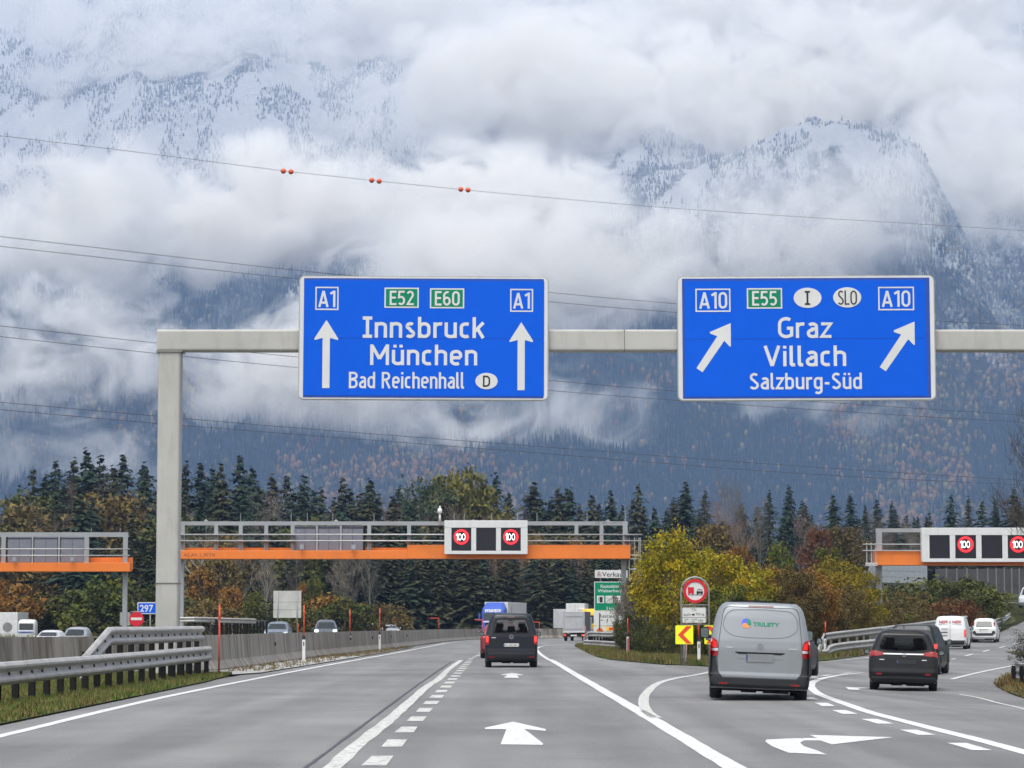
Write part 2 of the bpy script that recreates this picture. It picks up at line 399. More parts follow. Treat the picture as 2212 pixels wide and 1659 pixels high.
def forest_material():
    n = NB('far_forest'); a = n.node('Attribute', attribute_name='tint'); n.base(a.outputs['Color'])
    n.set(Roughness=.95); n.b.inputs['Specular IOR Level'].default_value = .05
    return n.m
def build_far_forest(N=98000, seed=3):
    rng = np.random.default_rng(seed)
    # candidate places: even in area over the part of the slope in view
    pts = []
    Y = rng.uniform(3850, 7900, N * 2); X = rng.uniform(-.215, .215, N * 2) * Y
    cone_v = []; fs = []; cols = []
    V = []; Fi = []; C = []
    k = 0; count = 0
    for x, y in zip(X, Y):
        if rng.random() > (y / 7900) : continue
        h = mh(x, y)
        a = fbm(x / 260, y / 500, 21, 3); b = fbm(x / 120, y / 160, 31, 3)
        alt = h
        if alt < 4: continue
        # clearings higher up
        hi = sst(520, 900, alt + b * 120)
        g = mn.noise(Vector((x / 55, y / 260, 40))) + .6 * b
        if rng.random() < hi * (.15 + .85 * sst(-.12, .16, g)): continue
        if alt > 1500 and rng.random() < .4: continue
        lo = 1 - sst(160, 620, alt)
        pd = .12 + .68 * sst(-.02, .24, a) * (1 - .55 * hi)
        r = rng.random()
        s = rng.uniform(.55, 1.05) * (1 - .45 * sst(450, 1000, h))
        if r < pd * (0.9 if lo > .1 else .6):      # broadleaf or larch in autumn colour
            t = rng.random()
            col = (.110, .075, .026) if t < .42 else ((.17, .13, .04) if t < .58 else ((.07, .055, .038) if t < .82 else (.04, .06, .025)))
            if b > .10 and lo > .25: col = (.145, .080, .026)
            w_, hh, kind = 9.0 * s, 14 * s, 1
        else:
            col = (.010, .018, .017); w_, hh, kind = 7.2 * s, 24 * s, 0
        j = rng.uniform(.7, 1.35); col = np.array(col) * j
        snow = sst(520, 760, alt + b * 260 + a * 120 + rng.uniform(-30, 30))
        if snow > 0:
            gr = np.array((.46, .47, .48)) * rng.uniform(.6, 1.2); col = col * (1 - snow * .5) + gr * snow * .5
        th = rng.uniform(0, 6.28)
        if kind == 0:
            # two stacked cones, 5 sides
            ring = [(math.cos(th + 2 * PI * i / 5) * w_ * .5, math.sin(th + 2 * PI * i / 5) * w_ * .5) for i in range(5)]
            base = [(x + p * 1.0, y + q, h + hh * .08) for p, q in ring] + [(x, y, h + hh * .66)] + [(x + p * .62, y + q * .62, h + hh * .45) for p, q in ring] + [(x, y, h + hh)]
            f = [(i, (i + 1) % 5, 5) for i in range(5)] + [(6 + i, 6 + (i + 1) % 5, 11) for i in range(5)]
            nv = 12
        else:
            ring = [(math.cos(th + 2 * PI * i / 6) * w_ * rng.uniform(.42, .62), math.sin(th + 2 * PI * i / 6) * w_ * rng.uniform(.42, .62)) for i in range(6)]
            base = [(x + p * .75, y + q * .75, h + hh * .15) for p, q in ring] + [(x + p, y + q, h + hh * rng.uniform(.5, .65)) for p, q in ring] + [(x + p * .55, y + q * .55, h + hh * .88) for p, q in ring] + [(x, y, h + hh)]
            f = []
            for q0 in (0, 6):
                for i in range(6): f.append((q0 + i, q0 + (i + 1) % 6, q0 + 6 + (i + 1) % 6)); f.append((q0 + i, q0 + 6 + (i + 1) % 6, q0 + 6 + i))
            f += [(12 + i, 12 + (i + 1) % 6, 18) for i in range(6)]
            nv = 19
        V.extend(base); Fi.extend([(p + k, q + k, r_ + k) for p, q, r_ in f]); 
        C.extend([(*(col * u), 1.0) for u in (rng.uniform(.75, 1.2) for _ in range(nv))])
        k += nv; count += 1
        if count >= N: break
    me = bpy.data.meshes.new('far_forest'); me.from_pydata(V, [], Fi)
    at_ = me.color_attributes.new('tint', 'FLOAT_COLOR', 'POINT'); at_.data.foreach_set('color', np.array(C, dtype=np.float32).ravel())
    me.materials.append(forest_material())
    return tag(link('far_forest', me), 'far forest of spruce and autumn broadleaf trees covering the mountainside', 'forest', kind='stuff')

def mist_material(name, dens, thr, seed, step):
    m = bpy.data.materials.new(name); m.use_nodes = True; t = m.node_tree; n = t.nodes; n.clear()
    out = n.new('ShaderNodeOutputMaterial'); pv = n.new('ShaderNodeVolumePrincipled')
    pv.inputs['Color'].default_value = (1.0, .978, .93, 1); pv.inputs['Anisotropy'].default_value = .0
    g = n.new('ShaderNodeNewGeometry'); tc = n.new('ShaderNodeTexCoord')
    mp = n.new('ShaderNodeMapping'); mp.inputs['Location'].default_value = (seed * 977.0, seed * 313.0, seed * 55.0)
    mp.inputs['Scale'].default_value = (1, 1, 1.15)
    mp.inputs['Rotation'].default_value = (0, R(18), 0)
    t.links.new(g.outputs['Position'], mp.inputs[0])
    n1 = n.new('ShaderNodeTexNoise'); n1.inputs['Scale'].default_value = 1 / 120; n1.inputs['Detail'].default_value = 7; n1.inputs['Roughness'].default_value = .64
    n1.inputs['Distortion'].default_value = 1.1
    t.links.new(mp.outputs[0], n1.inputs['Vector'])
    # object-space falloff: objects are unit spheres scaled up
    vl = n.new('ShaderNodeVectorMath'); vl.operation = 'LENGTH'; t.links.new(tc.outputs['Object'], vl.inputs[0])
    def mth(op, a, b=None, clamp=False):
        q = n.new('ShaderNodeMath'); q.operation = op; q.use_clamp = clamp
        for i, x in ((0, a), (1, b)):
            if x is None: continue
            if isinstance(x, (int, float)): q.inputs[i].default_value = x
            else: t.links.new(x, q.inputs[i])
        return q.outputs[0]
    r2 = mth('MULTIPLY', vl.outputs['Value'], vl.outputs['Value'])
    fall = mth('SUBTRACT', 1.0, r2, True)                # 1 in the middle, 0 at the rim
    n2 = n.new('ShaderNodeTexNoise'); n2.inputs['Scale'].default_value = 1 / 420; n2.inputs['Detail'].default_value = 2
    t.links.new(mp.outputs[0], n2.inputs['Vector'])
    x = mth('MULTIPLY', mth('SUBTRACT', n1.outputs['Fac'], .5), 5.0)
    x = mth('ADD', x, mth('MULTIPLY', mth('SUBTRACT', n2.outputs['Fac'], .5), 4.0))
    x = mth('ADD', x, mth('MULTIPLY', mth('SUBTRACT', fall, .5), 1.3))
    x = mth('MULTIPLY', mth('ADD', x, thr), 1.25, True)
    x = mth('MULTIPLY', mth('MULTIPLY', x, x), mth('MULTIPLY', fall, 4.0, True))
    t.links.new(mth('MULTIPLY', x, dens), pv.inputs['Density'])
    t.links.new(pv.outputs[0], out.inputs['Volume'])
    m.cycles.volume_step_rate = step
    return m
def build_mist():
    bm = bmesh.new(); bmesh.ops.create_icosphere(bm, subdivisions=3, radius=1.0)
    me = bpy.data.meshes.new('cloud'); bm.to_mesh(me); bm.free(); me.materials.append(None)
    # centre px, py, half width px, half height px, depth m, density, threshold
    L = MIST
    for i, (px, py, rx, rz, dy, dens, thr, back, lab) in enumerate(L):
        p = mhit(px, py); c = at(px, py, p.y - back); s = p.y / F
        key = ('mist', round(dens, 5), round(thr, 2), i % 3)
        if key not in MATS: MATS[key] = mist_material('mist', dens, thr, i % 3, MIST_STEP)
        o = link('cloud', me, None, loc=c); o.scale = (rx * s, dy, rz * s)
        o.material_slots[0].link = 'OBJECT'
        o.material_slots[0].material = MATS[key]
        tag(o, lab, 'cloud', 'banks of low cloud on the mountainside', kind='stuff')
def build_haze():
    mb = MB(); mb.box((0, 4200, 1199), (7000, 9600, 2404))
    m = bpy.data.materials.new('haze_air'); m.use_nodes = True; t = m.node_tree; t.nodes.clear()
    out = t.nodes.new('ShaderNodeOutputMaterial'); pv = t.nodes.new('ShaderNodeVolumePrincipled')
    pv.inputs['Color'].default_value = (.40, .60, .97, 1); pv.inputs['Density'].default_value = HAZE
    t.links.new(pv.outputs[0], out.inputs['Volume'])
    o = mb.build('haze', m); tag(o, 'thin blue haze filling the air in front of the mountain', 'haze', kind='stuff'); return o
MIST_STEP = 0.5
HAZE = 9.0e-5
MIST = [
    # px, py, half width, half height, depth, density, bias, distance in front
    (820, 110, 820, 330, 240, .0120, .18, 200, 'bright cloud bank over the upper middle of the mountain'),
    (1600, 260, 900, 300, 240, .0180, .42, 230, 'large bright cloud bank above the right blue sign'),
    (800, 500, 640, 250, 200, .0260, .40, 190, 'bright cloud bank above the left blue sign'),
    (40, 520, 520, 380, 200, .0180, .25, 170, 'cloud bank along the left edge at mid height'),
    (130, 790, 560, 250, 170, .0200, .02, 150, 'cloud bank drifting behind the grey sign column'),
    (2200, 480, 330, 420, 200, .0180, .35, 20, 'cloud bank along the right edge beyond the rocky spur'),
    (200, 180, 620, 300, 200, .0080, .10, 170, 'thin cloud veil over the upper left snow slope'),
    (1350, 580, 680, 260, 170, .0180, .22, 160, 'ragged mist between the two blue signs'),
    (660, 850, 460, 240, 130, .0200, .05, 120, 'wisp of mist below the left blue sign'),
    (1150, 900, 380, 220, 120, .0200, .08, 110, 'wisp of mist under the gap between the blue signs'),
    (40, 990, 420, 150, 120, .0120, -.10, 100, 'low wisp of mist above the trees at the left edge'),
    (1680, 880, 420, 210, 110, .0140, .02, 100, 'thin streak of mist below the right blue sign'),
    (1950, 80, 740, 340, 220, .0150, .40, 180, 'pale cloud bank in the upper right corner'),
    (1180, 300, 620, 330, 200, .0100, .30, 160, 'thin veil of cloud over the snow between the two bright banks'),
    (1900, 420, 420, 230, 150, .0090, -.15, 330, 'thin mist trailing across the rocky spur'),
]
# ================================================================ ground, roads, markings
def catmull(P, step=2.0):
    P = [Vector(p) for p in P]; out = []
    for i in range(len(P) - 1):
        p0, p1, p2, p3 = P[max(i - 1, 0)], P[i], P[i + 1], P[min(i + 2, len(P) - 1)]
        n = max(1, int((p2 - p1).length / step))
        for k in range(n):
            t = k / n
            out.append(.5 * ((2 * p1) + (p2 - p0) * t + (2 * p0 - 5 * p1 + 4 * p2 - p3) * t * t + (3 * p1 - p0 - 3 * p2 + p3) * t ** 3))
    out.append(P[-1]); return out
def drape(x, y, off): return (x, y, gz(x, y) + off + (.00011 * max(0, y - 20) if off >= .004 else 0))
def ribbon(mb, pts, width, off, wob=0.0, seed=0):
    """strip of paint draped on the ground"""
    rnd = random.Random(seed); L = []; n = len(pts)
    for i, p in enumerate(pts):
        a = pts[max(i - 1, 0)]; b = pts[min(i + 1, n - 1)]
        d = Vector((b.x - a.x, b.y - a.y)).normalized(); q = Vector((-d.y, d.x)) * width / 2
        w1 = 1 + rnd.uniform(-wob, wob); w2 = 1 + rnd.uniform(-wob, wob)
        L.append((drape(p.x + q.x * w1, p.y + q.y * w1, off), drape(p.x - q.x * w2, p.y - q.y * w2, off)))
    vs = [v for pr in L for v in pr]
    mb.add(vs, [(2 * i, 2 * i + 1, 2 * i + 3, 2 * i + 2) for i in range(n - 1)])

def grass_mat():
    if 'grass' in MATS: return MATS['grass']
    n = NB('grass_soil'); v = n.coord('World')
    a = n.noise(v, .35, 6, .6); b = n.noise(v, 6.0, 4)
    c = n.mix(n.ramp(a, [(.35, (0, 0, 0)), (.65, (1, 1, 1))]), (.05, .075, .018), (.085, .07, .032))
    c = n.mix(n.math('MULTIPLY', b, .5), c, (.03, .035, .012)); n.base(c); n.set(Roughness=.95)
    n.b.inputs['Specular IOR Level'].default_value = .1
    n.bump(n.noise(v, 14, 5), 1.0, .06); MATS['grass'] = n.m; return n.m
def asphalt_mat():
    n = NB('asphalt'); v = n.coord('World'); vl = n.coord('World', (1.0, .045, 1.0)); vp = n.coord('World', (.12, .035, 1))
    fine = n.noise(v, 38.0, 4, .8)
    c = n.ramp(n.noise(v, .22, 6, .6), [(.3, (.148, .146, .143)), (.7, (.208, .205, .200))])
    tr = n.ramp(n.noise(vl, .9, 4, .55), [(.38, (.80, .80, .80)), (.62, (1.1, 1.1, 1.1))])      # worn tracks along the road
    c = n.mix(1.0, c, tr, 'MULTIPLY')
    patch = n.ramp(n.noise(vp, 1.0, 3, .5), [(.50, (1, 1, 1)), (.52, (.93, .93, .93)), (.62, (.90, .90, .90)), (.64, (1, 1, 1))])
    c = n.mix(1.0, c, patch, 'MULTIPLY')
    c = n.mix(.75, c, n.ramp(fine, [(.3, (.42, .42, .42)), (.7, (1.58, 1.58, 1.58))]), 'MULTIPLY')
    # cracks
    vo = n.node('TexVoronoi', feature='DISTANCE_TO_EDGE'); vo.inputs['Scale'].default_value = .16
    dis = n.node('VectorMath', operation='ADD'); nz = n.node('TexNoise'); nz.inputs['Scale'].default_value = .8; n.lk(v, nz.inputs['Vector'])
    n.lk(v, dis.inputs[0]); n.lk(nz.outputs['Color'], dis.inputs[1]); n.lk(dis.outputs[0], vo.inputs['Vector'])
    cr = n.ramp(vo.outputs['Distance'], [(0.0, (.82, .82, .82)), (.004, (1, 1, 1))])
    c = n.mix(1.0, c, cr, 'MULTIPLY')
    n.base(c); n.set(Roughness=n.ramp(n.noise(vl, .9, 4, .55), [(.3, (.62,) * 3), (.7, (.82,) * 3)]))
    n.b.inputs['Specular IOR Level'].default_value = .35
    n.bump(fine, .5, .006); return n.m
def paint_mat(name, col, wear):
    n = NB(name); v = n.coord('World')
    f = n.noise(v, 9.0, 6, .7); g = n.noise(v, .8, 4)
    c = n.ramp(g, [(.3, tuple(x * .88 for x in col)), (.7, col)])
    c = n.mix(n.ramp(f, [(wear, (1, 1, 1)), (wear + .08, (0, 0, 0))]), c, (.2, .2, .2))
    n.base(c); n.set(Roughness=.65); return n.m

def build_ground():
    xs = np.concatenate([np.linspace(-900, -120, 14), np.linspace(-110, 140, 126), np.linspace(160, 900, 14)])
    ys = np.concatenate([np.linspace(-60, 0, 6), np.linspace(4, 420, 209), np.linspace(440, 2600, 40)])
    nx, ny = len(xs), len(ys)
    def z(x, y):
        h = gz(x, y) - .05
        # opposite side lies lower
        return h - 1.0 * sst(-12, -45, x) * 0 + (-.5 * sst(0, 1, (-19.5 - x) / 10) - .7 * sst(0, 1, (-40 - x) / 15)) * sst(100, 150, y)
    V = [(float(x), float(y), z(x, y)) for y in ys for x in xs]
    Fc = [(j * nx + i, j * nx + i + 1, (j + 1) * nx + i + 1, (j + 1) * nx + i) for j in range(ny - 1) for i in range(nx - 1)]
    me = bpy.data.meshes.new('ground'); me.from_pydata(V, [], Fc); me.materials.append(grass_mat())
    tag(link('ground', me), kind='structure')

def lerp_path(path, y):
    return interp([(p[1], p[0]) for p in path], y)
LLINE = [(-6.5, 8), (-6.62, 20), (-6.76, 36), (-7.03, 57), (-6.7, 90), (-6.1, 125), (-5.7, 150), (-5.25, 185), (-4.9, 215), (-3.6, 241), (-.5, 256), (4, 262), (12, 266), (25, 262), (45, 252)]
BARR = [(-30, 50), (-22, 60), (-15.5, 68.5), (-13.2, 76), (-9.9, 84), (-9.3, 92), (-8.95, 117), (-8.3, 140), (-6.9, 180), (-5.9, 222), (-3.6, 258), (0, 276), (5, 283), (12, 285), (18, 284.5)]
RAMPLINE = [(1865, 1454), (1827, 1457.5), (1799, 1461.8), (1774, 1467), (1757, 1473.7), (1751.5, 1481.7), (1757, 1490.8), (1774, 1502), (1817.5, 1518), (1876.8, 1538.6), (1958.8, 1560), (2050, 1583), (2141, 1605.8), (2240, 1633)]
RAMPSIDE = -1
def build_roads():
    am = asphalt_mat()
    # own carriageway with the ramp beside it, one sheet
    ys = list(np.linspace(-20, 420, 221)); V = []; Fc = []; cols = 96
    def left(y):
        a = interp([(-20, -7.6), (36, -7.7), (57, -8.0), (90, -7.8), (125, -7.2), (185, -6.4), (225, -5.5), (262, -3.2), (275, 0), (282, 5), (286, 12), (300, 20), (420, 30)], y)
        return a
    def right(y): return interp([(-20, 30), (60, 30), (110, 34), (200, 52), (300, 90), (420, 110)], y)
    for y in ys:
        for i in range(cols + 1):
            t = i / cols; x = left(y) + (right(y) - left(y)) * t; V.append(drape(x, float(y), 0.0))
    n = cols + 1
    Fc = [(j * n + i, j * n + i + 1, (j + 1) * n + i + 1, (j + 1) * n + i) for j in range(len(ys) - 1) for i in range(cols)]
    me = bpy.data.meshes.new('road'); me.from_pydata(V, [], Fc); me.materials.append(am)
    me.polygons.foreach_set('use_smooth', [True] * len(Fc))
    road = tag(link('road', me), kind='structure')
    # opposite carriageway behind the barrier, following the same bend
    mb = MB(); P = catmull([(-18, -20, 0), (-18, 60, 0), (-15.5, 120, 0), (-14.6, 180, 0), (-13, 230, 0), (-9, 275, 0), (-2, 296, 0), (8, 304, 0), (16, 305, 0)], 4)
    ribbon(mb, P, 9.6, -.004)
    tag(mb.build('opposite_road', am), kind='structure')
    # ---- painted markings, each a child of the road
    white = paint_mat('road_paint', (.62, .625, .62), .36); yel = paint_mat('old_road_paint', (.56, .56, .52), .41)
    def line(name, px, width, mat=white, off=.004, wob=.07, step=1.2, world=False, seed=1):
        pts = [Vector((p[0], p[1], 0)) for p in px] if world else [G(*p) for p in px]
        mb = MB(); ribbon(mb, catmull([(p.x, p.y, 0) for p in pts], step), width, off, wob, seed)
        return mb.build(name, mat, road)
    line('edge_line', LLINE, .19, world=True, step=2)
    line('lane_line', [(706, 1668), (718, 1659), (783, 1601), (841, 1556), (876, 1525), (921, 1485), (948, 1467), (970, 1446), (996, 1427)], .20, yel, wob=.14, seed=4)
    line('lane_line', [(1640, 1690), (1577, 1654), (1385, 1540), (1260, 1467.5), (1193, 1428), (1184, 1425.5)], .24, seed=5)
    line('lane_line', [(1184, 1425), (1172, 1417), (1163, 1409), (1160, 1402), (1172, 1397), (1205, 1394), (1261, 1392)], .17, seed=6)
    line('edge_line', [(1418, 1551), (1398, 1538), (1390, 1516), (1399, 1495), (1424, 1476), (1464, 1465), (1522, 1455), (1600, 1445), (1690, 1437), (1767, 1431), (1869, 1422), (1960, 1409), (2040, 1394), (2095, 1381.5), (2164, 1363), (2197, 1348), (2203, 1340), (2194, 1331), (2185, 1322)], .20, yel, seed=7)
    line('lane_line', RAMPLINE, .22, seed=8)
    line('edge_line', [(2056, 1467.7), (2093, 1458.5), (2140, 1448), (2192, 1438), (2240, 1430)], .17, seed=9)
    line('lane_line', [(2072, 1500), (2130, 1512), (2235, 1539)], .10, yel, seed=10)
    line('edge_line', [(2172, 1301), (2190, 1302.5), (2240, 1306)], .16, seed=11)
    tar = M('tar_seal', (.045, .045, .045), .5, var=.3, vs=3)
    def seal(pts, w_, s): 
        mb = MB(); ribbon(mb, catmull([(x, y, 0) for x, y in pts], .5), w_, .006, .5, s); mb.build('tar_seam', tar, road)
    seal([(-2.12, 27), (-2.20, 45), (-2.30, 70), (-2.36, 108)], .045, 1)
    for k in range(19):
        y = 28.8 + k * 4.36
        x = -1.45 - .0032 * (y - 30)
        mb = MB(); ribbon(mb, [Vector((x, y, 0)), Vector((x - .003, y + 2.1, 0))], .25, .004, .1, k); mb.build('dash', yel, road)
    for k in range(6):
        y = 114 + k * 6.0; x = -1.75 + .012 * (y - 114)
        mb = MB(); ribbon(mb, [Vector((x, y, 0)), Vector((x + .03, y + 3, 0))], .2, .004, .1, k); mb.build('dash', yel, road)
    def c7(x, y): return (1708.2 + x * .2278, 1281.2 + y * .2278)
    ramp = catmull([(p.x, p.y, 0) for p in [G(*q) for q in RAMPLINE]], .25)
    acc = 0; run = None; seg = []
    for i in range(1, len(ramp) - 1):
        acc += (ramp[i] - ramp[i - 1]).length; ph = acc % 4.3
        d = (ramp[i + 1] - ramp[i - 1]).normalized(); q = Vector((-d.y, d.x, 0))
        if ph < 2.2: seg.append(ramp[i] + q * RAMPSIDE * .42)
        elif seg:
            if len(seg) > 3: mb = MB(); ribbon(mb, seg[::3] + [seg[-1]], .24, .004, .06, i); mb.build('dash', white, road)
            seg = []
    for x, y, w_ in [(1545, 628, 14), (1690, 590, 34), (1855, 550, 30), (2003, 516, 26), (2140, 480, 24)]:
        a = G(*c7(x - w_, y + w_ * .28)); b = G(*c7(x + w_, y - w_ * .28))
        mb = MB(); ribbon(mb, [Vector((a.x, a.y, 0)), Vector((b.x, b.y, 0))], .17, .004, .05); mb.build('dash', white, road)
    def poly(name, px, mat=white):
        pts = [G(*p) for p in px]; mb = MB(); mb.add([drape(p.x, p.y, .004) for p in pts], [tuple(range(len(pts)))])
        me = mb.mesh(name, mat, recalc=False)
        bm = bmesh.new(); bm.from_mesh(me); bmesh.ops.triangulate(bm, faces=bm.faces, ngon_method='EAR_CLIP')
        for f in bm.faces:
            if f.normal.z < 0: f.normal_flip()
        bm.to_mesh(me); bm.free(); return link(name, me, road)
    r8 = lambda L: [(591.3 + x * .4455, 1346.9 + y * .4455) for x, y in L]
    poly('lane_arrow', r8([(1160, 478), (1320, 514), (1318, 523), (1215, 514), (1306, 584), (1304, 591), (1100, 588), (1128, 515), (1025, 514), (1022, 508)]))
    poly('lane_arrow', r8([(1155, 241), (1208, 250), (1207, 253), (1180, 253), (1190, 266), (1115, 264), (1132, 253), (1104, 252), (1104, 249)]))
    poly('turn_arrow', [(1703, 1627), (1786, 1631), (1765, 1622), (1737, 1613), (1728, 1605), (1738, 1600.5), (1772, 1600.5), (1797, 1609), (1930, 1593.5), (1748, 1588.5), (1766, 1595), (1710, 1596), (1656, 1598.5), (1653, 1603), (1668, 1613)])
    poly('turn_arrow', [c7(520, 895), c7(700, 900), c7(1000, 905), c7(1010, 910), c7(880, 912), c7(800, 905), c7(640, 908), c7(660, 922), c7(550, 918)])
    return road

def build_verges():
    gm = grass_mat()
    # grass island between motorway and ramp
    out = [(1243, 1396.5), (1262, 1407), (1301, 1422.6), (1370, 1430), (1443, 1437), (1520, 1440), (1610, 1436), (1690, 1431), (1767, 1425.5), (1840, 1419), (1905, 1411), (1990, 1396), (2060, 1381), (2110, 1369.5), (2160, 1355), (2190, 1344), (2195, 1339), (2184, 1330)]
    W = [G(*p) for p in out]; W = [(p.x, p.y) for p in W]
    W += [(W[-1][0] + 8, W[-1][1] + 50), (95, 420), (17, 420), (17, 255), (9, 235), (7.5, 205)]
    edge = catmull([(x, y, 0) for x, y in W[:18]], 2.0)
    poly = [(p.x, p.y) for p in edge] + W[18:]
    def mound(name, poly, mat, off, cell=3.0, bump=0.0, parent=None):
        bm = bmesh.new(); vs = [bm.verts.new((x, y, 0)) for x, y in poly]; f = bm.faces.new(vs)
        bmesh.ops.triangulate(bm, faces=[f], ngon_method='EAR_CLIP')
        xs = [p[0] for p in poly]; ys = [p[1] for p in poly]
        x = math.floor(min(xs)) + cell
        while x < max(xs):
            bmesh.ops.bisect_plane(bm, geom=bm.verts[:] + bm.edges[:] + bm.faces[:], plane_co=(x, 0, 0), plane_no=(1, 0, 0)); x += cell
        y = math.floor(min(ys)) + cell
        while y < max(ys):
            bmesh.ops.bisect_plane(bm, geom=bm.verts[:] + bm.edges[:] + bm.faces[:], plane_co=(0, y, 0), plane_no=(0, 1, 0)); y += cell
        for v in bm.verts: v.co.z = gz(v.co.x, v.co.y) + off
        for f in bm.faces:
            if f.normal.z < 0: f.normal_flip()
        me = bpy.data.meshes.new(name); bm.to_mesh(me); bm.free(); me.materials.append(mat)
        return tag(link(name, me), kind='structure')
    mound('grass_island', poly, gm, .03, 6.0)
    # verge at the right edge of the picture
    VR = [G(*q) for q in [(2235, 1513), (2212, 1509), (2175, 1496), (2156, 1486), (2150, 1480), (2158, 1472), (2180, 1459), (2212, 1447)]]; VR = [(q.x, q.y) for q in VR] + [(30, 104), (30, 60)]
    mound('grass_verge', VR, gm, .03, 3)
    mound('grass_verge', [(23.9, 108), (24.6, 130), (27, 150), (45, 160), (60, 110), (30, 96)], gm, .03, 4)
    # grass beside the left guardrail
    mound('grass_verge', [(-7.3, -10), (-7.42, 36), (-7.62, 57), (-7.75, 70), (-8.1, 79), (-12, 80), (-30, 50), (-30, -10)], gm, .03, 5)
    mound('concrete_verge', [(-8.0, 79), (-7.5, 82), (-7.25, 95), (-6.95, 112), (-6.75, 124), (-8.2, 122), (-9.2, 100), (-9.6, 84)], M('worn_concrete', (.30, .295, .28), .85, var=.25, vs=1.2), .035, 4)
    mound('soil_verge', [(-6.75, 124), (-6.35, 150), (-6.1, 172), (-6.9, 172), (-8.3, 138), (-8.2, 122)], M('soil', (.11, .095, .065), .95, var=.4, vs=2), .03, 4)
    # tufts of grass and dry weeds
    rnd = random.Random(5)
    def tufts(name, label, area, n, h, cols, poly_test):
        for ci, col in enumerate(cols):
            mb = MB()
            for i in range(n // len(cols)):
                for _ in range(30):
                    x = rnd.uniform(area[0], area[1]); y = rnd.uniform(area[2], area[3])
                    if poly_test(x, y): break
                else: continue
                z = gz(x, y) + .03
                for k in range(6):
                    a = rnd.uniform(0, 2 * PI); hh = h * rnd.uniform(.4, 1.2); dx = math.cos(a) * hh * .5; dy = math.sin(a) * hh * .5; ww = .008 + h * .035
                    x2 = x + rnd.uniform(-.12, .12); y2 = y + rnd.uniform(-.12, .12)
                    mb.add([(x2 - ww, y2, z), (x2 + ww, y2, z), (x2 + dx, y2 + dy, z + hh)], [(0, 1, 2)])
            m = M(name + str(ci), col, .9, var=.3, vs=1.5, spec=.1)
            if ci == 0: o = link(name, mb.mesh(name, m, recalc=False)); tag(o, label, 'grass', kind='stuff'); root = o
            else: c = link('dry_blades', mb.mesh('dry_blades', m, recalc=False), root)
    gA = (.075, .115, .025); gB = (.15, .125, .05); gC = (.12, .075, .035)
    tufts('grass', 'green grass growing under the left guardrail', (-12, -7.5, 36, 80), 9000, .11, [gA, gB], lambda x, y: x < interp([(36, -7.5), (57, -7.7), (70, -7.9), (80, -8.2)], y))
    def inpoly(x, y, P=poly):
        c = False; j = len(P) - 1
        for i in range(len(P)):
            if (P[i][1] > y) != (P[j][1] > y) and x < (P[j][0] - P[i][0]) * (y - P[i][1]) / (P[j][1] - P[i][1]) + P[i][0]: c = not c
            j = i
        return c
    tufts('weeds', 'brown and green weeds on the island between motorway and ramp', (3, 22, 96, 190), 16000, .22, [gB, gC, gA], lambda x, y: inpoly(x, y))
    tufts('weeds', 'short grass at the edge of the right ramp', (12, 24, 66, 100), 2600, .14, [gA, gC], lambda x, y: inpoly(x, y, VR))
    tufts('weeds', 'dead weeds at the foot of the concrete barrier', (-9.2, -6.4, 84, 172), 260, .12, [gC, gB], lambda x, y: x < interp([(82, -7.6), (112, -7.1), (124, -6.9), (172, -6.3)], y) and x > lerp_path(BARR[4:], y) + .35)
    tufts('weeds', 'roadside weeds behind the opposite carriageway', (-60, -20, 150, 330), 3000, .6, [gB, gC, gA], lambda x, y: True)
# ================================================================ barriers, guardrails, poles
STEEL = lambda: M('galvanised', (.37, .365, .35), .5, .15, var=.18, vs=1.5, dirt=.65)
WAVE = [(0, .0), (.035, .02), (.075, .07), (.075, .11), (.03, .16), (.0, .19), (0, .23), (.03, .26), (.075, .31), (.075, .35), (.035, .40), (0, .42)]
def sweep_rail(mb, pts, side=1, scale=1.0):
    """double wave rail: pts are positions of the top edge, side the way the waves stand out"""
    n = len(pts); prof = [(a * scale * 1.15, b * scale) for a, b in WAVE]; th = .006
    full = prof + [(a - th * 3, b) for a, b in prof[::-1]]; m = len(full); vs = []
    for i, p in enumerate(pts):
        a = pts[max(i - 1, 0)]; b = pts[min(i + 1, n - 1)]
        d = Vector((b[0] - a[0], b[1] - a[1])).normalized(); q = Vector((d.y, -d.x)) * side
        for u, v in full: vs.append((p[0] + q.x * u, p[1] + q.y * u, p[2] - .42 * scale + v))
    fs = [(i * m + j, i * m + (j + 1) % m, (i + 1) * m + (j + 1) % m, (i + 1) * m + j) for i in range(n - 1) for j in range(m)]
    fs += [tuple(range(m)), tuple((n - 1) * m + j for j in range(m))[::-1]]
    mb.add(vs, fs)
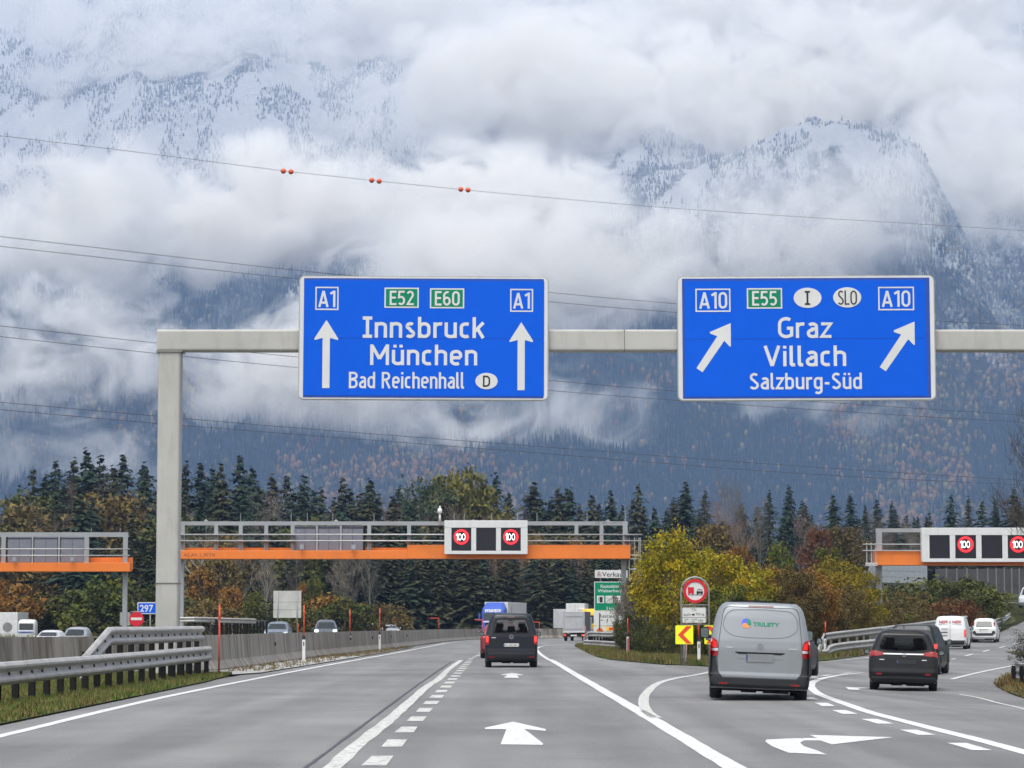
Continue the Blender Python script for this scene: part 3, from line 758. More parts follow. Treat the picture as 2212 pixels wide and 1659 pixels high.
def guardrail(path, label, spacing=2.0, side=1, group='steel guardrails', scale=1.0, post='i', sections=4.0, post_mat=None, postz=None, reflect=None, skip_posts=False, pw=.07, smooth=True):
    """path: (x, y, top z) list"""
    P = catmull(path, .5) if smooth else [Vector(path[0]).lerp(Vector(path[0]), 0)] + sum([[Vector(a).lerp(Vector(b), (k + 1) / max(1, int((Vector(b) - Vector(a)).length / .5))) for k in range(max(1, int((Vector(b) - Vector(a)).length / .5)))] for a, b in zip(path, path[1:])], []); root = empty('guardrail', (P[0].x, P[0].y, gz(P[0].x, P[0].y)), label=label, cat='guardrail', group=group)
    org = Vector(root.location); Q = [p - org for p in P]
    steel = STEEL(); pm = post_mat or M('dark_post', (.016, .015, .014), .8, .0, var=.4, spec=.15)
    # the rail in lapped sections
    acc = 0; start = 0; pieces = []
    for i in range(1, len(Q)):
        acc += (Q[i] - Q[i - 1]).length
        if acc >= sections or i == len(Q) - 1:
            pieces.append((start, i)); start = i; acc = 0
    for k, (a, b) in enumerate(pieces):
        mb = MB(); seg = Q[a:b + 1]
        if k % 2: seg = [s + Vector((0, 0, .003)) for s in seg]
        sweep_rail(mb, seg, side, scale); mb.build('rail', steel, root, smooth=False)
        # bolts at the joint
    if P[0].y < 110 or sections > 4:
        mbb = MB(); acc = 0
        for i in range(1, len(Q)):
            acc += (Q[i] - Q[i - 1]).length
            if acc >= .98:
                acc = 0; d = (Q[i] - Q[i - 1]).normalized(); q = Vector((d.y, -d.x, 0)) * side * .012
                mbb.bar(Q[i] + q + Vector((0, 0, -.26 * scale)), Q[i] + q + Vector((0, 0, -.19 * scale)), .05, .035)
        tag(mbb.build('bolts', M('bolt', (.06, .055, .05), .6, .4), root), kind='stuff')
    if not skip_posts:
        acc = spacing * .4; pmesh = {}
        for i in range(1, len(Q)):
            acc += (Q[i] - Q[i - 1]).length
            if acc >= spacing:
                acc = 0; p = Q[i]; w_ = P[i]; g = gz(w_.x, w_.y) - org.z
                if postz is not None: g = postz - org.z
                h = p.z - .06 - g; key = round(h, 1)
                d = (Q[i] - Q[i - 1]).normalized(); ang = math.atan2(d.y, d.x)
                if key not in pmesh:
                    mb = MB(); mb.box((0, 0, -key / 2), (pw, .012, key)); mb.box((pw / 2, 0, -key / 2), (.008, .12, key)); mb.box((-pw / 2, 0, -key / 2), (.008, .12, key)); mb.box((0, 0, -.18), (pw + .02, .15, .2))
                    pmesh[key] = mb.mesh('post', pm)
                off = Vector((-d.y, d.x, 0)) * .08 * side
                link('post', pmesh[key], root, loc=(p.x + off.x, p.y + off.y, p.z - .05), rot=(0, 0, ang))
    if reflect:
        acc = 0
        for i in range(1, len(Q)):
            acc += (Q[i] - Q[i - 1]).length
            if acc >= reflect:
                acc = 0; p = Q[i]; mb = MB(); mb.box((p.x, p.y - .1, p.z - .21), (.12, .02, .08)); mb.build('reflector', M('red_reflector', (.5, .02, .03), .3), root)
    return root

def build_barrier():
    prof = [(-.34, 0), (-.34, .08), (-.17, .33), (-.10, 1.1), (.10, 1.1), (.17, .33), (.34, .08), (.34, 0)]
    n = NB('barrier_concrete'); v = n.coord('World'); 
    tc = n.node('TexCoord'); s = n.node('SeparateXYZ'); n.lk(tc.outputs['UV'], s.inputs[0])
    cmb = n.node('CombineXYZ'); n.lk(s.outputs['X'], cmb.inputs['X']); n.lk(n.math('MULTIPLY', s.outputs['Y'], .10), cmb.inputs['Y'])
    st = n.noise(cmb.outputs[0], 1.7, 6, .7)
    base = n.ramp(n.noise(v, .5, 4), [(.3, (.24, .225, .20)), (.7, (.33, .315, .29))])
    c = n.mix(n.ramp(st, [(.42, (0, 0, 0)), (.62, (.85, .85, .85))]), base, (.105, .085, .07))
    c = n.mix(n.ramp(n.noise(cmb.outputs[0], 6, 3), [(.55, (0, 0, 0)), (.7, (.4, .4, .4))]), c, (.40, .38, .34))
    n.base(c); n.set(Roughness=.9); n.b.inputs['Specular IOR Level'].default_value = .2; n.bump(n.noise(v, 30, 4), .6, .01)
    P = catmull([(x, y, 0) for x, y in BARR], 1.0)
    root = empty('concrete_barrier', (P[0].x, P[0].y, 0), label='long stained grey concrete barrier curving between the two carriageways', cat='barrier')
    org = Vector(root.location)
    acc = 0; start = 0; u0 = 0
    for i in range(1, len(P)):
        acc += (P[i] - P[i - 1]).length
        if acc >= 6.0 or i == len(P) - 1:
            seg = P[start:i + 1]; vs = []; m = len(prof); uvs = []; L = 0
            for k, p in enumerate(seg):
                a = P[max(start + k - 1, 0)]; b = P[min(start + k + 1, len(P) - 1)]
                d = (b - a).normalized(); q = Vector((d.y, -d.x, 0))
                if k: L += (seg[k] - seg[k - 1]).length
                pp = p.copy()
                if k == 0: pp += d * .03
                if k == len(seg) - 1: pp -= d * .03
                hk = 1.12 - .0007 * max(0, p.y - 100)
                for u, z in prof:
                    vs.append((pp.x - org.x + q.x * u, pp.y - org.y + q.y * u, z * hk / 1.1 + gz(pp.x, pp.y))); uvs.append((u0 + L, z))
            fs = [(k * m + j, k * m + (j + 1) % m, (k + 1) * m + (j + 1) % m, (k + 1) * m + j) for k in range(len(seg) - 1) for j in range(m)]
            fs += [tuple(range(m)), tuple((len(seg) - 1) * m + j for j in range(m))[::-1]]
            mb = MB(); mb.add(vs, fs); me = mb.mesh('barrier_segment', n.m)
            uv = me.uv_layers.new(name='UVMap')
            for lp in me.loops: uv.data[lp.index].uv = uvs[lp.vertex_index]
            link('barrier_segment', me, root)
            u0 += L + rndu(start) * 3; start = i; acc = 0
    # drain and lifting slots
    for y in (104, 116, 139, 152, 165, 178):
        x = lerp_path(BARR[4:], y) + .15
        mb = MB(); mb.box((x - org.x, y - org.y, .72), (.06, .32, .14)); mb.build('lifting_slot', M('black_hole', (.02, .02, .02), .9), root)
def rndu(i): return (math.sin(i * 12.9898) * 43758.5453) % 1.0

def delineator(x, y, label, group, orange=(1.05, 2.2), white=True, red=False, lean=0.0, zb=None, flag=0):
    z = gz(x, y) if zb is None else zb
    o = empty('snow_pole', (x, y, z), label=label, cat='marker post', group=group, ry=lean)
    if white:
        mb = MB(); mb.prism(rrect(-.06, -.05, .06, .05, .03, 3), 2, 0, .88); mb.build('post_body', M('white_plastic', (.72, .73, .72), .5, dirt=.35), o)
        mb = MB(); mb.prism(rrect(-.062, -.052, .062, .052, .03, 3), 2, .88, 1.02); mb.build('black_band', M('black_plastic', (.02, .02, .025), .5), o)
        mb = MB(); mb.box((0, -.056, .72 if not red else .5), (.04 if not red else .07, .012, .16 if not red else .62)); mb.build('reflector', M('red_reflector', (.5, .02, .03), .3) if red else M('amber_reflector', (.05, .045, .04), .3), o)
    mb = MB(); a = orange[0] if white else 0.0
    mb.tube([(0, 0, a - .1 if white else 0), (0, 0, orange[1])], .025, 8); mb.build('pole', M('orange_pole', (.60, .065, .015), .5, var=.15), o, smooth=True)
    mb = MB(); mb.tube([(0, 0, orange[1] - .42), (0, 0, orange[1] - .3)], .036, 8); mb.build('reflective_band', M('deep_orange', (.5, .05, .01), .35), o)
    if flag:
        mb = MB(); mb.box((flag / 2, 0, orange[1] - .04), (abs(flag), .05, .09)); mb.build('arm', M('orange_pole', (.72, .085, .015), .5), o)
    return o
def build_poles():
    g = 'orange snow poles on white marker posts'
    D = [(656, 1431.5, 'tallest white marker post with orange pole, in front of the concrete barrier', 2.2),
         (755.5, 1411, 'white marker post with orange pole, second along the concrete barrier', 2.2),
         (820, 1405.5, 'white marker post with orange pole, third and farthest along the concrete barrier', 2.35)]
    for px, py, lab, h in D:
        p = G(px, py); delineator(p.x, p.y, lab, g, (1.02, h))
    delineator(-8.25, 77.3, 'bare orange pole at the end of the left guardrail', 'bare orange poles', (0, 2.02), white=False)
    p = G(1356.5, 1416); delineator(p.x, p.y, 'red and orange pole at the right end of the middle guardrail', g, (.95, 1.75), red=True)
    p = G(1264.7, 1399); delineator(p.x, p.y, 'red and orange pole at the left end of the middle guardrail', 'bare orange poles', (0, 1.35), white=False)
    p = G(1478, 1434); delineator(p.x, p.y, 'leaning marker post with long red reflector under the left chevron board', g, (1.0, 1.85), red=True, lean=R(4))
    p = G(1510, 1436); delineator(p.x, p.y, 'white marker post with orange pole between the two chevron boards', g, (1.0, 1.85))
    p = G(1782, 1417.4); delineator(p.x, p.y, 'white marker post with orange pole where the right guardrail begins', g, (1.0, 1.75), lean=R(1.5))
    p = at(2143, 1338, 232); delineator(p.x, p.y, 'small white marker post with orange pole behind the far right guardrail', g, (.75, 1.0), zb=p.z)
    p = at(2174, 1320, 262); delineator(p.x, p.y, 'farthest small marker post on the right ramp', g, (.5, .7), zb=p.z)
    for px, y, top, lab, fl in [(644, 208, 1.6, 'orange marker pole beside the back of the big white sign', 0), (774, 262, 1.7, 'thin orange marker pole across the opposite carriageway', 0), (851, 296, 2.0, 'orange pole with a short arm left of the small white sign back', .9),
                                (884, 300, 1.95, 'orange pole right of the small white sign back', 0), (924, 305, 2.5, 'orange and white pole behind the curving barrier', 0), (948, 300, 2.2, 'orange pole with an arm behind the curving barrier', -1.0), (1042, 282.5, 2.0, 'orange pole with an arm in front of the blue truck', -.8), (1165, 284, 1.75, 'orange pole with an arm right of the dark family van', -.9)]:
        p = at(px, 1348, y); delineator(p.x, p.y, lab, 'far orange poles', (0, top), white=False, flag=fl, zb=-.05)

def build_rails():
    guardrail([(-9.6, 30, .80), (-9.15, 48, .80), (-8.85, 62, .82), (-8.55, 77.5, .86)], 'long double wave steel guardrail standing in the grass at the left edge', 1.4, 1, pw=.11)
    up = guardrail([(-9.22, 58.6, .74), (-9.16, 62.2, 1.41), (-8.95, 70, 1.41), (-8.72, 77.2, 1.42)], 'raised steel guardrail behind the left one, its near end sloping down', 1.5, 1, pw=.12, smooth=False)
    guardrail([(-16.6, 152, 1.78), (-16.2, 156, 1.75), (-15.6, 164, 1.7), (-15.2, 170, 1.7)], 'galvanised guardrail across the barrier beside the grey sign column', 1.0, -1, scale=.8, postz=0)
    a = guardrail([(-18.3, 151, 1.85), (-17.5, 151, 1.87), (-15.5, 155, 1.80), (-14.8, 158, 1.78)], 'short galvanised guardrail with closely set posts behind the concrete barrier', .8, 1, scale=.7, postz=0)
    # middle: two rails in front of the green service area sign
    p = [G(1262, 1400), G(1290, 1402), G(1330, 1405.5), G(1358, 1408), G(1372, 1411)]
    guardrail([(q.x, q.y, .5 + (0 if i < 4 else -.35)) for i, q in enumerate(p)], 'low steel guardrail with red reflectors under the service area sign', 2.5, 1, reflect=3.2, scale=.8)
    q0 = at(1272, 1365, 172); q1 = at(1345, 1365, 166)
    guardrail([(q0.x - .35, q0.y, .75), (q0.x, q0.y, .99), ((q0.x + q1.x) / 2, 169, .99), (q1.x, q1.y, 1.0)], 'upper steel guardrail on closely set posts below the service area sign', .28, 1, scale=.8)
    # right: long lower and upper rails along the ramp
    lo = [(1774, 1404, 137), (1787, 1402, 138), (1800, 1391, 139.5), (1886, 1381, 147), (1960, 1374, 158), (2040, 1364, 175), (2095, 1354.5, 196), (2140, 1341, 214), (2170, 1331, 228), (2181, 1323.5, 240)]
    guardrail([tuple(at(*q)) for q in lo], 'lower steel guardrail curving along the right ramp', 2.2, 1, scale=1.0, post_mat=M('grey_post', (.20, .20, .195), .55, .2), pw=.06)
    hi = [(1774, 1402, 137.6), (1786, 1372, 139.5), (1800, 1366.5, 142), (1900, 1355, 153), (2000, 1343.5, 170), (2094, 1330, 196)]
    guardrail([(at(*q).x - .12, at(*q).y + .5, at(*q).z) for q in hi], 'upper steel guardrail above the lower one on the right ramp', 1.7, 1, scale=.95, post_mat=M('grey_post', (.20, .20, .195), .55, .2), pw=.06)
    fr = [(2110, 1290, 330), (2160, 1288, 322), (2230, 1287, 315)]
    guardrail([tuple(at(*q)) for q in fr], 'far guardrail below the dark noise barrier', 3, 1, scale=1.3)
    guardrail([tuple(at(2190, 1434, 86)), tuple(at(2200, 1434.5, 84)), tuple(at(2240, 1437, 79)), tuple(at(2300, 1440, 72))], 'end of a steel guardrail in the grass at the right edge', 2.0, -1)

# ================================================================ overhead signs
def build_sign_gantry():
    Y = 77.0; S = F / Y
    g = empty('sign_gantry', (-9.67, Y, 0), label='tall pale grey steel portal that carries the two blue direction signs', cat='gantry')
    gm = M('pale_grey_steel', (.42, .415, .39), .55, .0, var=.08, vs=.8, dirt=.34)
    zt = at(342, 714, Y).z; zb = at(342, 760, Y).z
    mb = MB(); mb.prism(rrect(-.315, -.32, .315, .32, .07, 3), 2, 0, zb - .03); c = mb.build('column', gm, g)
    mb = MB(); mb.box((0, 0, 2.62), (.665, .68, .02)); mb.build('weld_seam', M('weld', (.16, .16, .15), .7), g)
    mb = MB(); mb.box((0, 0, .03), (1.0, 1.0, .06)); mb.box((0, -.0, zb - .015), (.74, .72, .04)); mb.build('flange', M('grey_steel', (.25, .25, .24), .5, .3), g)
    # beam
    x0 = at(342, 730, Y).x - g.location.x; x1 = 26.0
    mb = MB(); mb.prism([(p, q) for p, q in rrect(-.3, zb, .3, zt, .06, 3)], 0, x0, x1); mb.build('beam', gm, g)
    mb = MB()
    for x in (x0 + 4.4, x0 + 13.2, x0 + 20.0): mb.box((x, 0, (zt + zb) / 2), (.025, .61, zt - zb + .01))
    mb.build('beam_joint', M('weld', (.16, .16, .15), .7), g)
    mb = MB(); mb.prism(rrect(-.315, -.32, .315, .32, .07, 3), 2, 0, zb - .03); o = mb.build('column', gm, g); o.location.x = 25.4
    mb = MB(); mb.box((.4, -.32, zb + .02), (x1 * 2 - .0, .03, .05)) if False else None
    return zt, zb
def blue_sign(px, label, yaw, roll, items, pname):
    """px: (x0, y0, x1, y1) outer board in the photograph; everything else is laid out on the board in metres"""
    Y = 76.55; a = at(px[0], px[3], Y); b = at(px[2], px[1], Y); W = b.x - a.x; H = b.z - a.z
    root = empty('direction_sign', ((a.x + b.x) / 2, Y, (a.z + b.z) / 2), yaw, label, 'road sign', 'blue motorway direction signs on the portal', ry=roll)
    wm = M('sign_white', (.62, .63, .62), .5, var=.04, vs=1.0, dirt=.12); bm_ = M('sign_blue', (.0, .098, .66), .5, var=.03, spec=.15); gm = M('sign_green', (.0, .22, .11), .5, var=.03, spec=.2); km = M('sign_black', (.015, .015, .02), .4)
    am = M('sign_back_metal', (.38, .39, .38), .5, .4, dirt=.3)
    mb = MB(); mb.prism(rrect(-W / 2, -H / 2, W / 2, H / 2, .16, 5), 1, .0, .06); mb.build('back_frame', am, root)
    mb = MB(); mb.prism(rrect(-W / 2 + .03, -H / 2 + .03, W / 2 - .03, H / 2 - .03, .14, 5), 1, -.025, -.001); mb.build('board', wm, root)
    sx, sz = W / (px[2] - px[0]), H / (px[3] - px[1]); cx, cz = (px[0] + px[2]) / 2, (px[1] + px[3]) / 2
    X = lambda x: (x - cx) * sx
    Z = lambda y: (cz - y) * sz
    bl = items['blue']; xm = X((bl[0] + bl[2]) / 2); zm = Z((bl[1] + bl[3]) / 2 + 1); g = .012
    # two rows of panels meet at a visible seam
    for (u0, u1) in ((X(bl[0]), xm - g / 2), (xm + g / 2, X(bl[2]))):
        for (v0, v1) in ((Z(bl[3]), zm - g / 2), (zm + g / 2, Z(bl[1]))):
            mb = MB(); mb.box(((u0 + u1) / 2, -.032, (v0 + v1) / 2), (u1 - u0, .012, v1 - v0)); mb.build('blue_panel', bm_, root)
    mb = MB(); mb.box((0, -.0285, 0), (W * .96, .004, H * .96)); mb.build('panel_seam', M('seam_dark', (.01, .06, .35), .6), root)
    yf = -.0385
    for t in items['text']:
        q, x0, y0, x1, y1 = t[:5]; col = km if (len(t) > 5 and t[5] == 'k') else wm
        yy = yf - .015 if len(t) > 5 else yf - .003
        stroke_text('lettering', q, X(x0), X(x1), Z(y1), Z(y0), yy, col, root, t[6] if len(t) > 6 else .135)
    for kind, x0, y0, x1, y1 in items['shields']:
        u0, u1, v0, v1 = X(x0), X(x1), Z(y1), Z(y0); cxx, czz = (u0 + u1) / 2, (v0 + v1) / 2
        if kind == 'oval':
            mb = MB(); mb.disc((cxx, czz), (v1 - v0) / 2, 1, yf - .010, yf, 32, (u1 - u0) / (v1 - v0)); mb.build('country_oval', wm, root)
        else:
            t = .038; mb = MB()
            mb.box((cxx, yf - .003, v1 - t / 2), (u1 - u0, .006, t)); mb.box((cxx, yf - .003, v0 + t / 2), (u1 - u0, .006, t))
            mb.box((u0 + t / 2, yf - .003, czz), (t, .006, v1 - v0 - 2 * t)); mb.box((u1 - t / 2, yf - .003, czz), (t, .006, v1 - v0 - 2 * t))
            mb.build('shield_frame', wm, root)
            if kind == 'green':
                mb = MB(); mb.box((cxx, yf - .002, czz), (u1 - u0 - 2 * t - .001, .004, v1 - v0 - 2 * t - .001)); mb.build('route_shield', gm, root)
    for (kind, x0, y0, x1, y1) in items['arrows']:
        mb = MB()
        if kind == 'up':
            cxx = (x0 + x1) / 2; w_ = (x1 - x0); sh = w_ * .15
            P = [(cxx, y0), (x1, y0 + w_ * .78), (x1 - w_ * .03, y0 + w_ * .83), (cxx + sh, y0 + w_ * .74), (cxx + sh, y1), (cxx - sh, y1), (cxx - sh, y0 + w_ * .74), (x0 + w_ * .03, y0 + w_ * .83), (x0, y0 + w_ * .78)]
        else:
            P = [(x1, y0), (x1, y0 + 50), (x1 - 2.5, y0 + 50.5), (x1 - 14, y0 + 38), (x0 + 13, y1), (x0, y1 - 9), (x1 - 29, y0 + 28), (x1 - 44, y0 + 22.5), (x1 - 45, y0 + 19)]
        mb.prism([(X(x), Z(y)) for x, y in P], 1, yf - .006, yf); mb.build('arrow', wm, root)
    # mounting brackets behind the board
    mb = MB()
    for x in (-W * .35, 0, W * .35): mb.box((x, .11, 0), (.1, .1, H * .9))
    mb.build('bracket', am, root)
    return root
def build_blue_signs():
    def r(x, y, x0=940, y0=880): return ((x0 + x * .40687) * .65697, (y0 + y * .40687) * .65697)
    def rb(x0, y0, x1, y1, ox=940): a = r(x0, y0, ox); b = r(x1, y1, ox); return (*a, *b)
    L = dict(blue=rb(140, 106, 2086, 1036),
             text=[('A1',) + rb(258, 190, 396, 324), ('E52',) + rb(834, 190, 1030, 306), ('E60',) + rb(1200, 192, 1402, 308), ('A1',) + rb(1836, 200, 1972, 330),
                   ('Innsbruck',) + rb(618, 400, 1604, 570), ('München',) + rb(678, 624, 1548, 790), ('Bad Reichenhall',) + rb(510, 846, 1440, 978), ('D',) + rb(1592, 872, 1652, 962) + ('k', .13)],
             shields=[('frame',) + rb(232, 160, 420, 348), ('green',) + rb(792, 164, 1070, 328), ('green',) + rb(1160, 168, 1438, 330), ('frame',) + rb(1810, 170, 1996, 356), ('oval',) + rb(1532, 850, 1712, 982)],
             arrows=[('up',) + rb(226, 428, 422, 978), ('up',) + rb(1804, 440, 1998, 988)])
    # text on the green shields sits above the green face
    L['text'][1] = L['text'][1] + ('w',); L['text'][2] = L['text'][2] + ('w',)
    blue_sign((644, 596.5, 1185, 865), 'left blue motorway sign reading A1 Innsbruck, München, Bad Reichenhall', R(.0), R(.25), L, 'a')
    b = lambda *q: rb(*q, ox=2200)
    Rr = dict(blue=b(130, 106, 2070, 1040),
              text=[('A10',) + b(250, 196, 474, 330), ('E55',) + b(674, 190, 874, 308) + ('w',), ('I',) + b(1098, 190, 1140, 304) + ('k', .13), ('SLO',) + b(1364, 188, 1516, 304) + ('k', .11), ('A10',) + b(1718, 190, 1946, 322),
                    ('Graz',) + b(878, 402, 1308, 570), ('Villach',) + b(764, 632, 1426, 798), ('Salzburg-Süd',) + b(646, 852, 1548, 984)],
              shields=[('frame',) + b(218, 168, 500, 356), ('green',) + b(632, 166, 916, 332), ('oval',) + b(1008, 164, 1232, 328), ('oval',) + b(1326, 162, 1552, 326), ('frame',) + b(1688, 160, 1976, 350)],
              arrows=[('diag',) + b(222, 448, 500, 844), ('diag',) + b(1692, 442, 1976, 842)])
    blue_sign((1464, 595.5, 2018, 866), 'right blue motorway sign reading A10 Graz, Villach, Salzburg-Süd', R(-1.0), R(-.15), Rr, 'b')

def digits100(mb, cx, cz, h, y):
    w_ = h * .15
    def col(x0, x1, z0, z1): mb.box(((x0 + x1) / 2, y, (z0 + z1) / 2), (x1 - x0, .02, z1 - z0))
    x = cx - h * .62; z0, z1 = cz - h / 2, cz + h / 2
    col(x, x + w_, z0, z1); mb.bar((x + w_ * .3, y, z1 - w_ * .3), (x - w_ * .9, y, z1 - h * .28), .02, w_ * .8)
    for ox in (cx - h * .20, cx + h * .36):
        mb.ring((ox, cz), h * .5 - w_ * 1.0, h * .5, 1, y - .01, y + .01, 20, .50)
def led_sign(root_pos, W, H, screens, label, facing=-1):
    """screens: (x0, z0, x1, z1, lit)"""
    root = empty('electronic_sign', root_pos, 0, label, 'electronic sign', 'electronic speed signs on the orange gantries')
    hm = M('led_housing', (.62, .63, .63), .4, var=.04, dirt=.12)
    xs = sorted(screens); t = .45; fr = .02
    mb = MB(); mb.box((0, .24, 0), (W, t, H)); mb.build('housing', hm, root, bevel=.02)
    zt = max(s[3] for s in screens); zb = min(s[1] for s in screens)
    edges = [-W / 2] + sum([[s[0], s[2]] for s in xs], []) + [W / 2]
    mb = MB(); mb.box((0, -.02, (H / 2 + zt) / 2), (W, .06, H / 2 - zt)); mb.build('top_panel', hm, root, bevel=.01)
    mb = MB(); mb.box((0, -.02, (-H / 2 + zb) / 2), (W, .06, H / 2 + zb)); mb.build('bottom_panel', hm, root, bevel=.01)
    for i in range(0, len(edges), 2):
        mb = MB(); mb.box(((edges[i] + edges[i + 1]) / 2, -.02, (zt + zb) / 2), (edges[i + 1] - edges[i] , .06, zt - zb - .02)); mb.build('divider', hm, root)
    for (x0, z0, x1, z1, lit) in xs:
        mb = MB(); mb.box(((x0 + x1) / 2, .0, (z0 + z1) / 2), (x1 - x0, .03, z1 - z0)); scr = mb.build('screen', M('led_screen', (.006, .006, .012), .5), root)
        if lit:
            cx, cz = (x0 + x1) / 2, z0 + (z1 - z0) * .60; r = (x1 - x0) * .37
            mb = MB(); mb.ring((cx, cz), r * .76, r, 1, -.045, -.018, 40); mb.build('speed_ring', M('led_red', (.8, .02, .02), .4, emit=(1.0, .035, .05), estr=.75), scr)
            mb = MB(); mb.ring((cx, cz), r * .70, r * .76, 1, -.03, -.02, 40); mb.ring((cx, cz), r, r * 1.06, 1, -.03, -.02, 40); mb.build('ring_glow', M('led_dark_red', (.3, .0, .01), .4, emit=(.5, .0, .02), estr=.8), scr)
            mb = MB(); digits100(mb, cx, cz, r * .92, -.05); mb.build('numerals', M('led_white', (.9, .9, .9), .4, emit=(1, 1, .95), estr=1.0), scr)
    return root
ORANGE = lambda: M('orange_steel', (.76, .19, .022), .5, var=.07, vs=.5, dirt=.16)
GREY = lambda: M('blue_grey_steel', (.30, .32, .34), .5, .1, var=.07, vs=1.0, dirt=.12)
def build_orange_gantries():
    om, gm = ORANGE(), GREY()
    rail_m = M('light_rail', (.42, .43, .43), .45, .3)
    # ---- middle gantry
    Y = 160.0; S = F / Y; X0 = at(387, 1200, Y).x
    root = empty('traffic_gantry', (X0, Y, 0), label='middle orange gantry spanning the motorway with two lit 100 speed signs', cat='gantry', group='orange traffic control gantries')
    X = lambda px: (px - 1106) / S - X0
    Z = lambda py: at(1106, py, Y).z
    x0, x1, xs = X(387), X(1360), X(881)
    mb = MB(); mb.box(((x0 + xs) / 2, -.45, (Z(1190) + Z(1208.5)) / 2), (xs - x0, .9, Z(1190) - Z(1208.5))); mb.build('beam', om, root, bevel=.03)
    mb = MB(); mb.box(((xs + x1) / 2, -.45, (Z(1178) + Z(1208)) / 2), (x1 - xs, .9, Z(1178) - Z(1208))); mb.build('beam', om, root, bevel=.03)
    mb = MB(); mb.box(((x0 + xs) / 2, .5, (Z(1183) + Z(1206)) / 2), (xs - x0 - .1, .25, Z(1183) - Z(1206))); mb.build('rear_beam', om, root)
    mb = MB(); mb.box(((x0 + x1) / 2, 0, (Z(1126.5) + Z(1135)) / 2), (X(1352) - x0, .25, Z(1126.5) - Z(1135))); mb.build('top_chord', gm, root)
    for px in (392, 465, 573, 629 if False else 518, 630, 795, 881, 1242, 1296, 1347):
        mb = MB(); w_ = .28 if px in (392, 1347) else .22
        zt = Z(1135); zb = Z(1192) if px < 880 else Z(1179)
        mb.box((X(px + 3), -.1, (zt + zb) / 2), (w_, .22, zt - zb)); mb.build('upright', gm, root)
    for py in (1156, 1169.5):
        mb = MB(); mb.tube([(X(386), -1.0, Z(py)), (X(1384), -1.0, Z(py))], .045, 6); mb.build('handrail', rail_m, root, smooth=True)
    mb = MB()
    for px in (392, 465, 518, 573, 630, 795, 881, 1242, 1350): mb.box((X(px + 3), -.6, Z(1156)), (.3, .8, .09)); mb.box((X(px + 3), -.6, Z(1169.5)), (.3, .8, .09))
    mb.build('rail_bracket', gm, root)
    for px in (393, 1347):
        mb = MB(); mb.box((X(px), .1, Z(1209) / 2), (.30, .32, Z(1209))); mb.build('leg', gm, root)
        mb = MB(); mb.box((X(px), .1, .15), (.9, .9, .3)); mb.build('footing', M('footing_concrete', (.4, .39, .37), .9), root)
    # access ladder cage at the right end
    mb = MB()
    for px in (1358, 1369.5, 1379, 1382): mb.tube([(X(px), -.5, Z(1162)), (X(px), -.5, Z(1255))], .03, 5)
    for py in (1170, 1200, 1208, 1230, 1250): mb.tube([(X(1357), -.5, Z(py)), (X(1384), -.5, Z(py))], .03, 5)
    mb.build('ladder_cage', rail_m, root)
    # lightning rods
    for px in (629, 664, 719, 808, 981, 1003, 1062, 1118, 1160, 1268, 1350, 1352, 520):
        mb = MB(); mb.tube([(X(px), 0, Z(1127)), (X(px), 0, Z(1108))], .018, 4); mb.build('rod', gm, root)
    for px in (445, 726, 1022, 1313):
        mb = MB(); mb.prism([(X(px - 5), Z(1126)), (X(px + 5), Z(1126)), (X(px), Z(1121.5))], 1, -.05, .05); mb.build('beacon', rail_m, root)
    dk = M('stencil_black', (.12, .05, .02), .7); dg = M('stencil_grey', (.12, .13, .14), .7)
    lettering('lettering', 'AQ_A01_2_297.710', X(402), X(469), Z(1204), Z(1196.5), -.905, dk, root, .0)
    lettering('lettering', 'AQ  A01 1 297.710', X(1285), X(1343), Z(1133), Z(1127.8), -.13, dg, root, .0)
    # surveillance camera
    c = empty('traffic_camera', (X0 + X(950.5), Y - .3, Z(1127)), label='small white camera on a short mast on top of the middle gantry', cat='camera')
    wm = M('camera_white', (.7, .7, .7), .4)
    mb = MB(); mb.tube([(0, 0, 0), (0, 0, .45)], .075, 8, r2=.05); mb.build('mast', wm, c, smooth=True)
    mb = MB(); mb.tube([(0, 0, .45), (0, 0, .5), (0, 0, .72), (0, 0, .8)], [.05, .14, .13, .04], 10); mb.build('dome_housing', wm, c, smooth=True)
    mb = MB(); mb.tube([(0, -.02, .5), (0, -.02, .58)], .10, 10); mb.build('lens', M('black_glass', (.01, .01, .012), .1), c)
    mb = MB(); mb.box((0, 0, .85), (.1, .1, .12)); mb.build('bracket', wm, c)
    # lit sign
    a = at(960, 1197, Y - 1.55); b = at(1139.5, 1124, Y - 1.55); W, H = b.x - a.x, b.z - a.z; cx, cz = (a.x + b.x) / 2, (a.z + b.z) / 2
    fx = lambda px: (px - 1049.75) * W / 179.5
    fz = lambda py: (1160.5 - py) * H / 73
    scr = [(fx(975), fz(1190), fx(1018), fz(1140), 1), (fx(1028.5), fz(1190), fx(1071.5), fz(1140), 0), (fx(1082), fz(1190), fx(1125), fz(1140), 1)]
    led_sign((cx, Y - 1.55, cz), W, H, scr, 'white electronic sign with two lit red 100 speed limits over the motorway lanes')
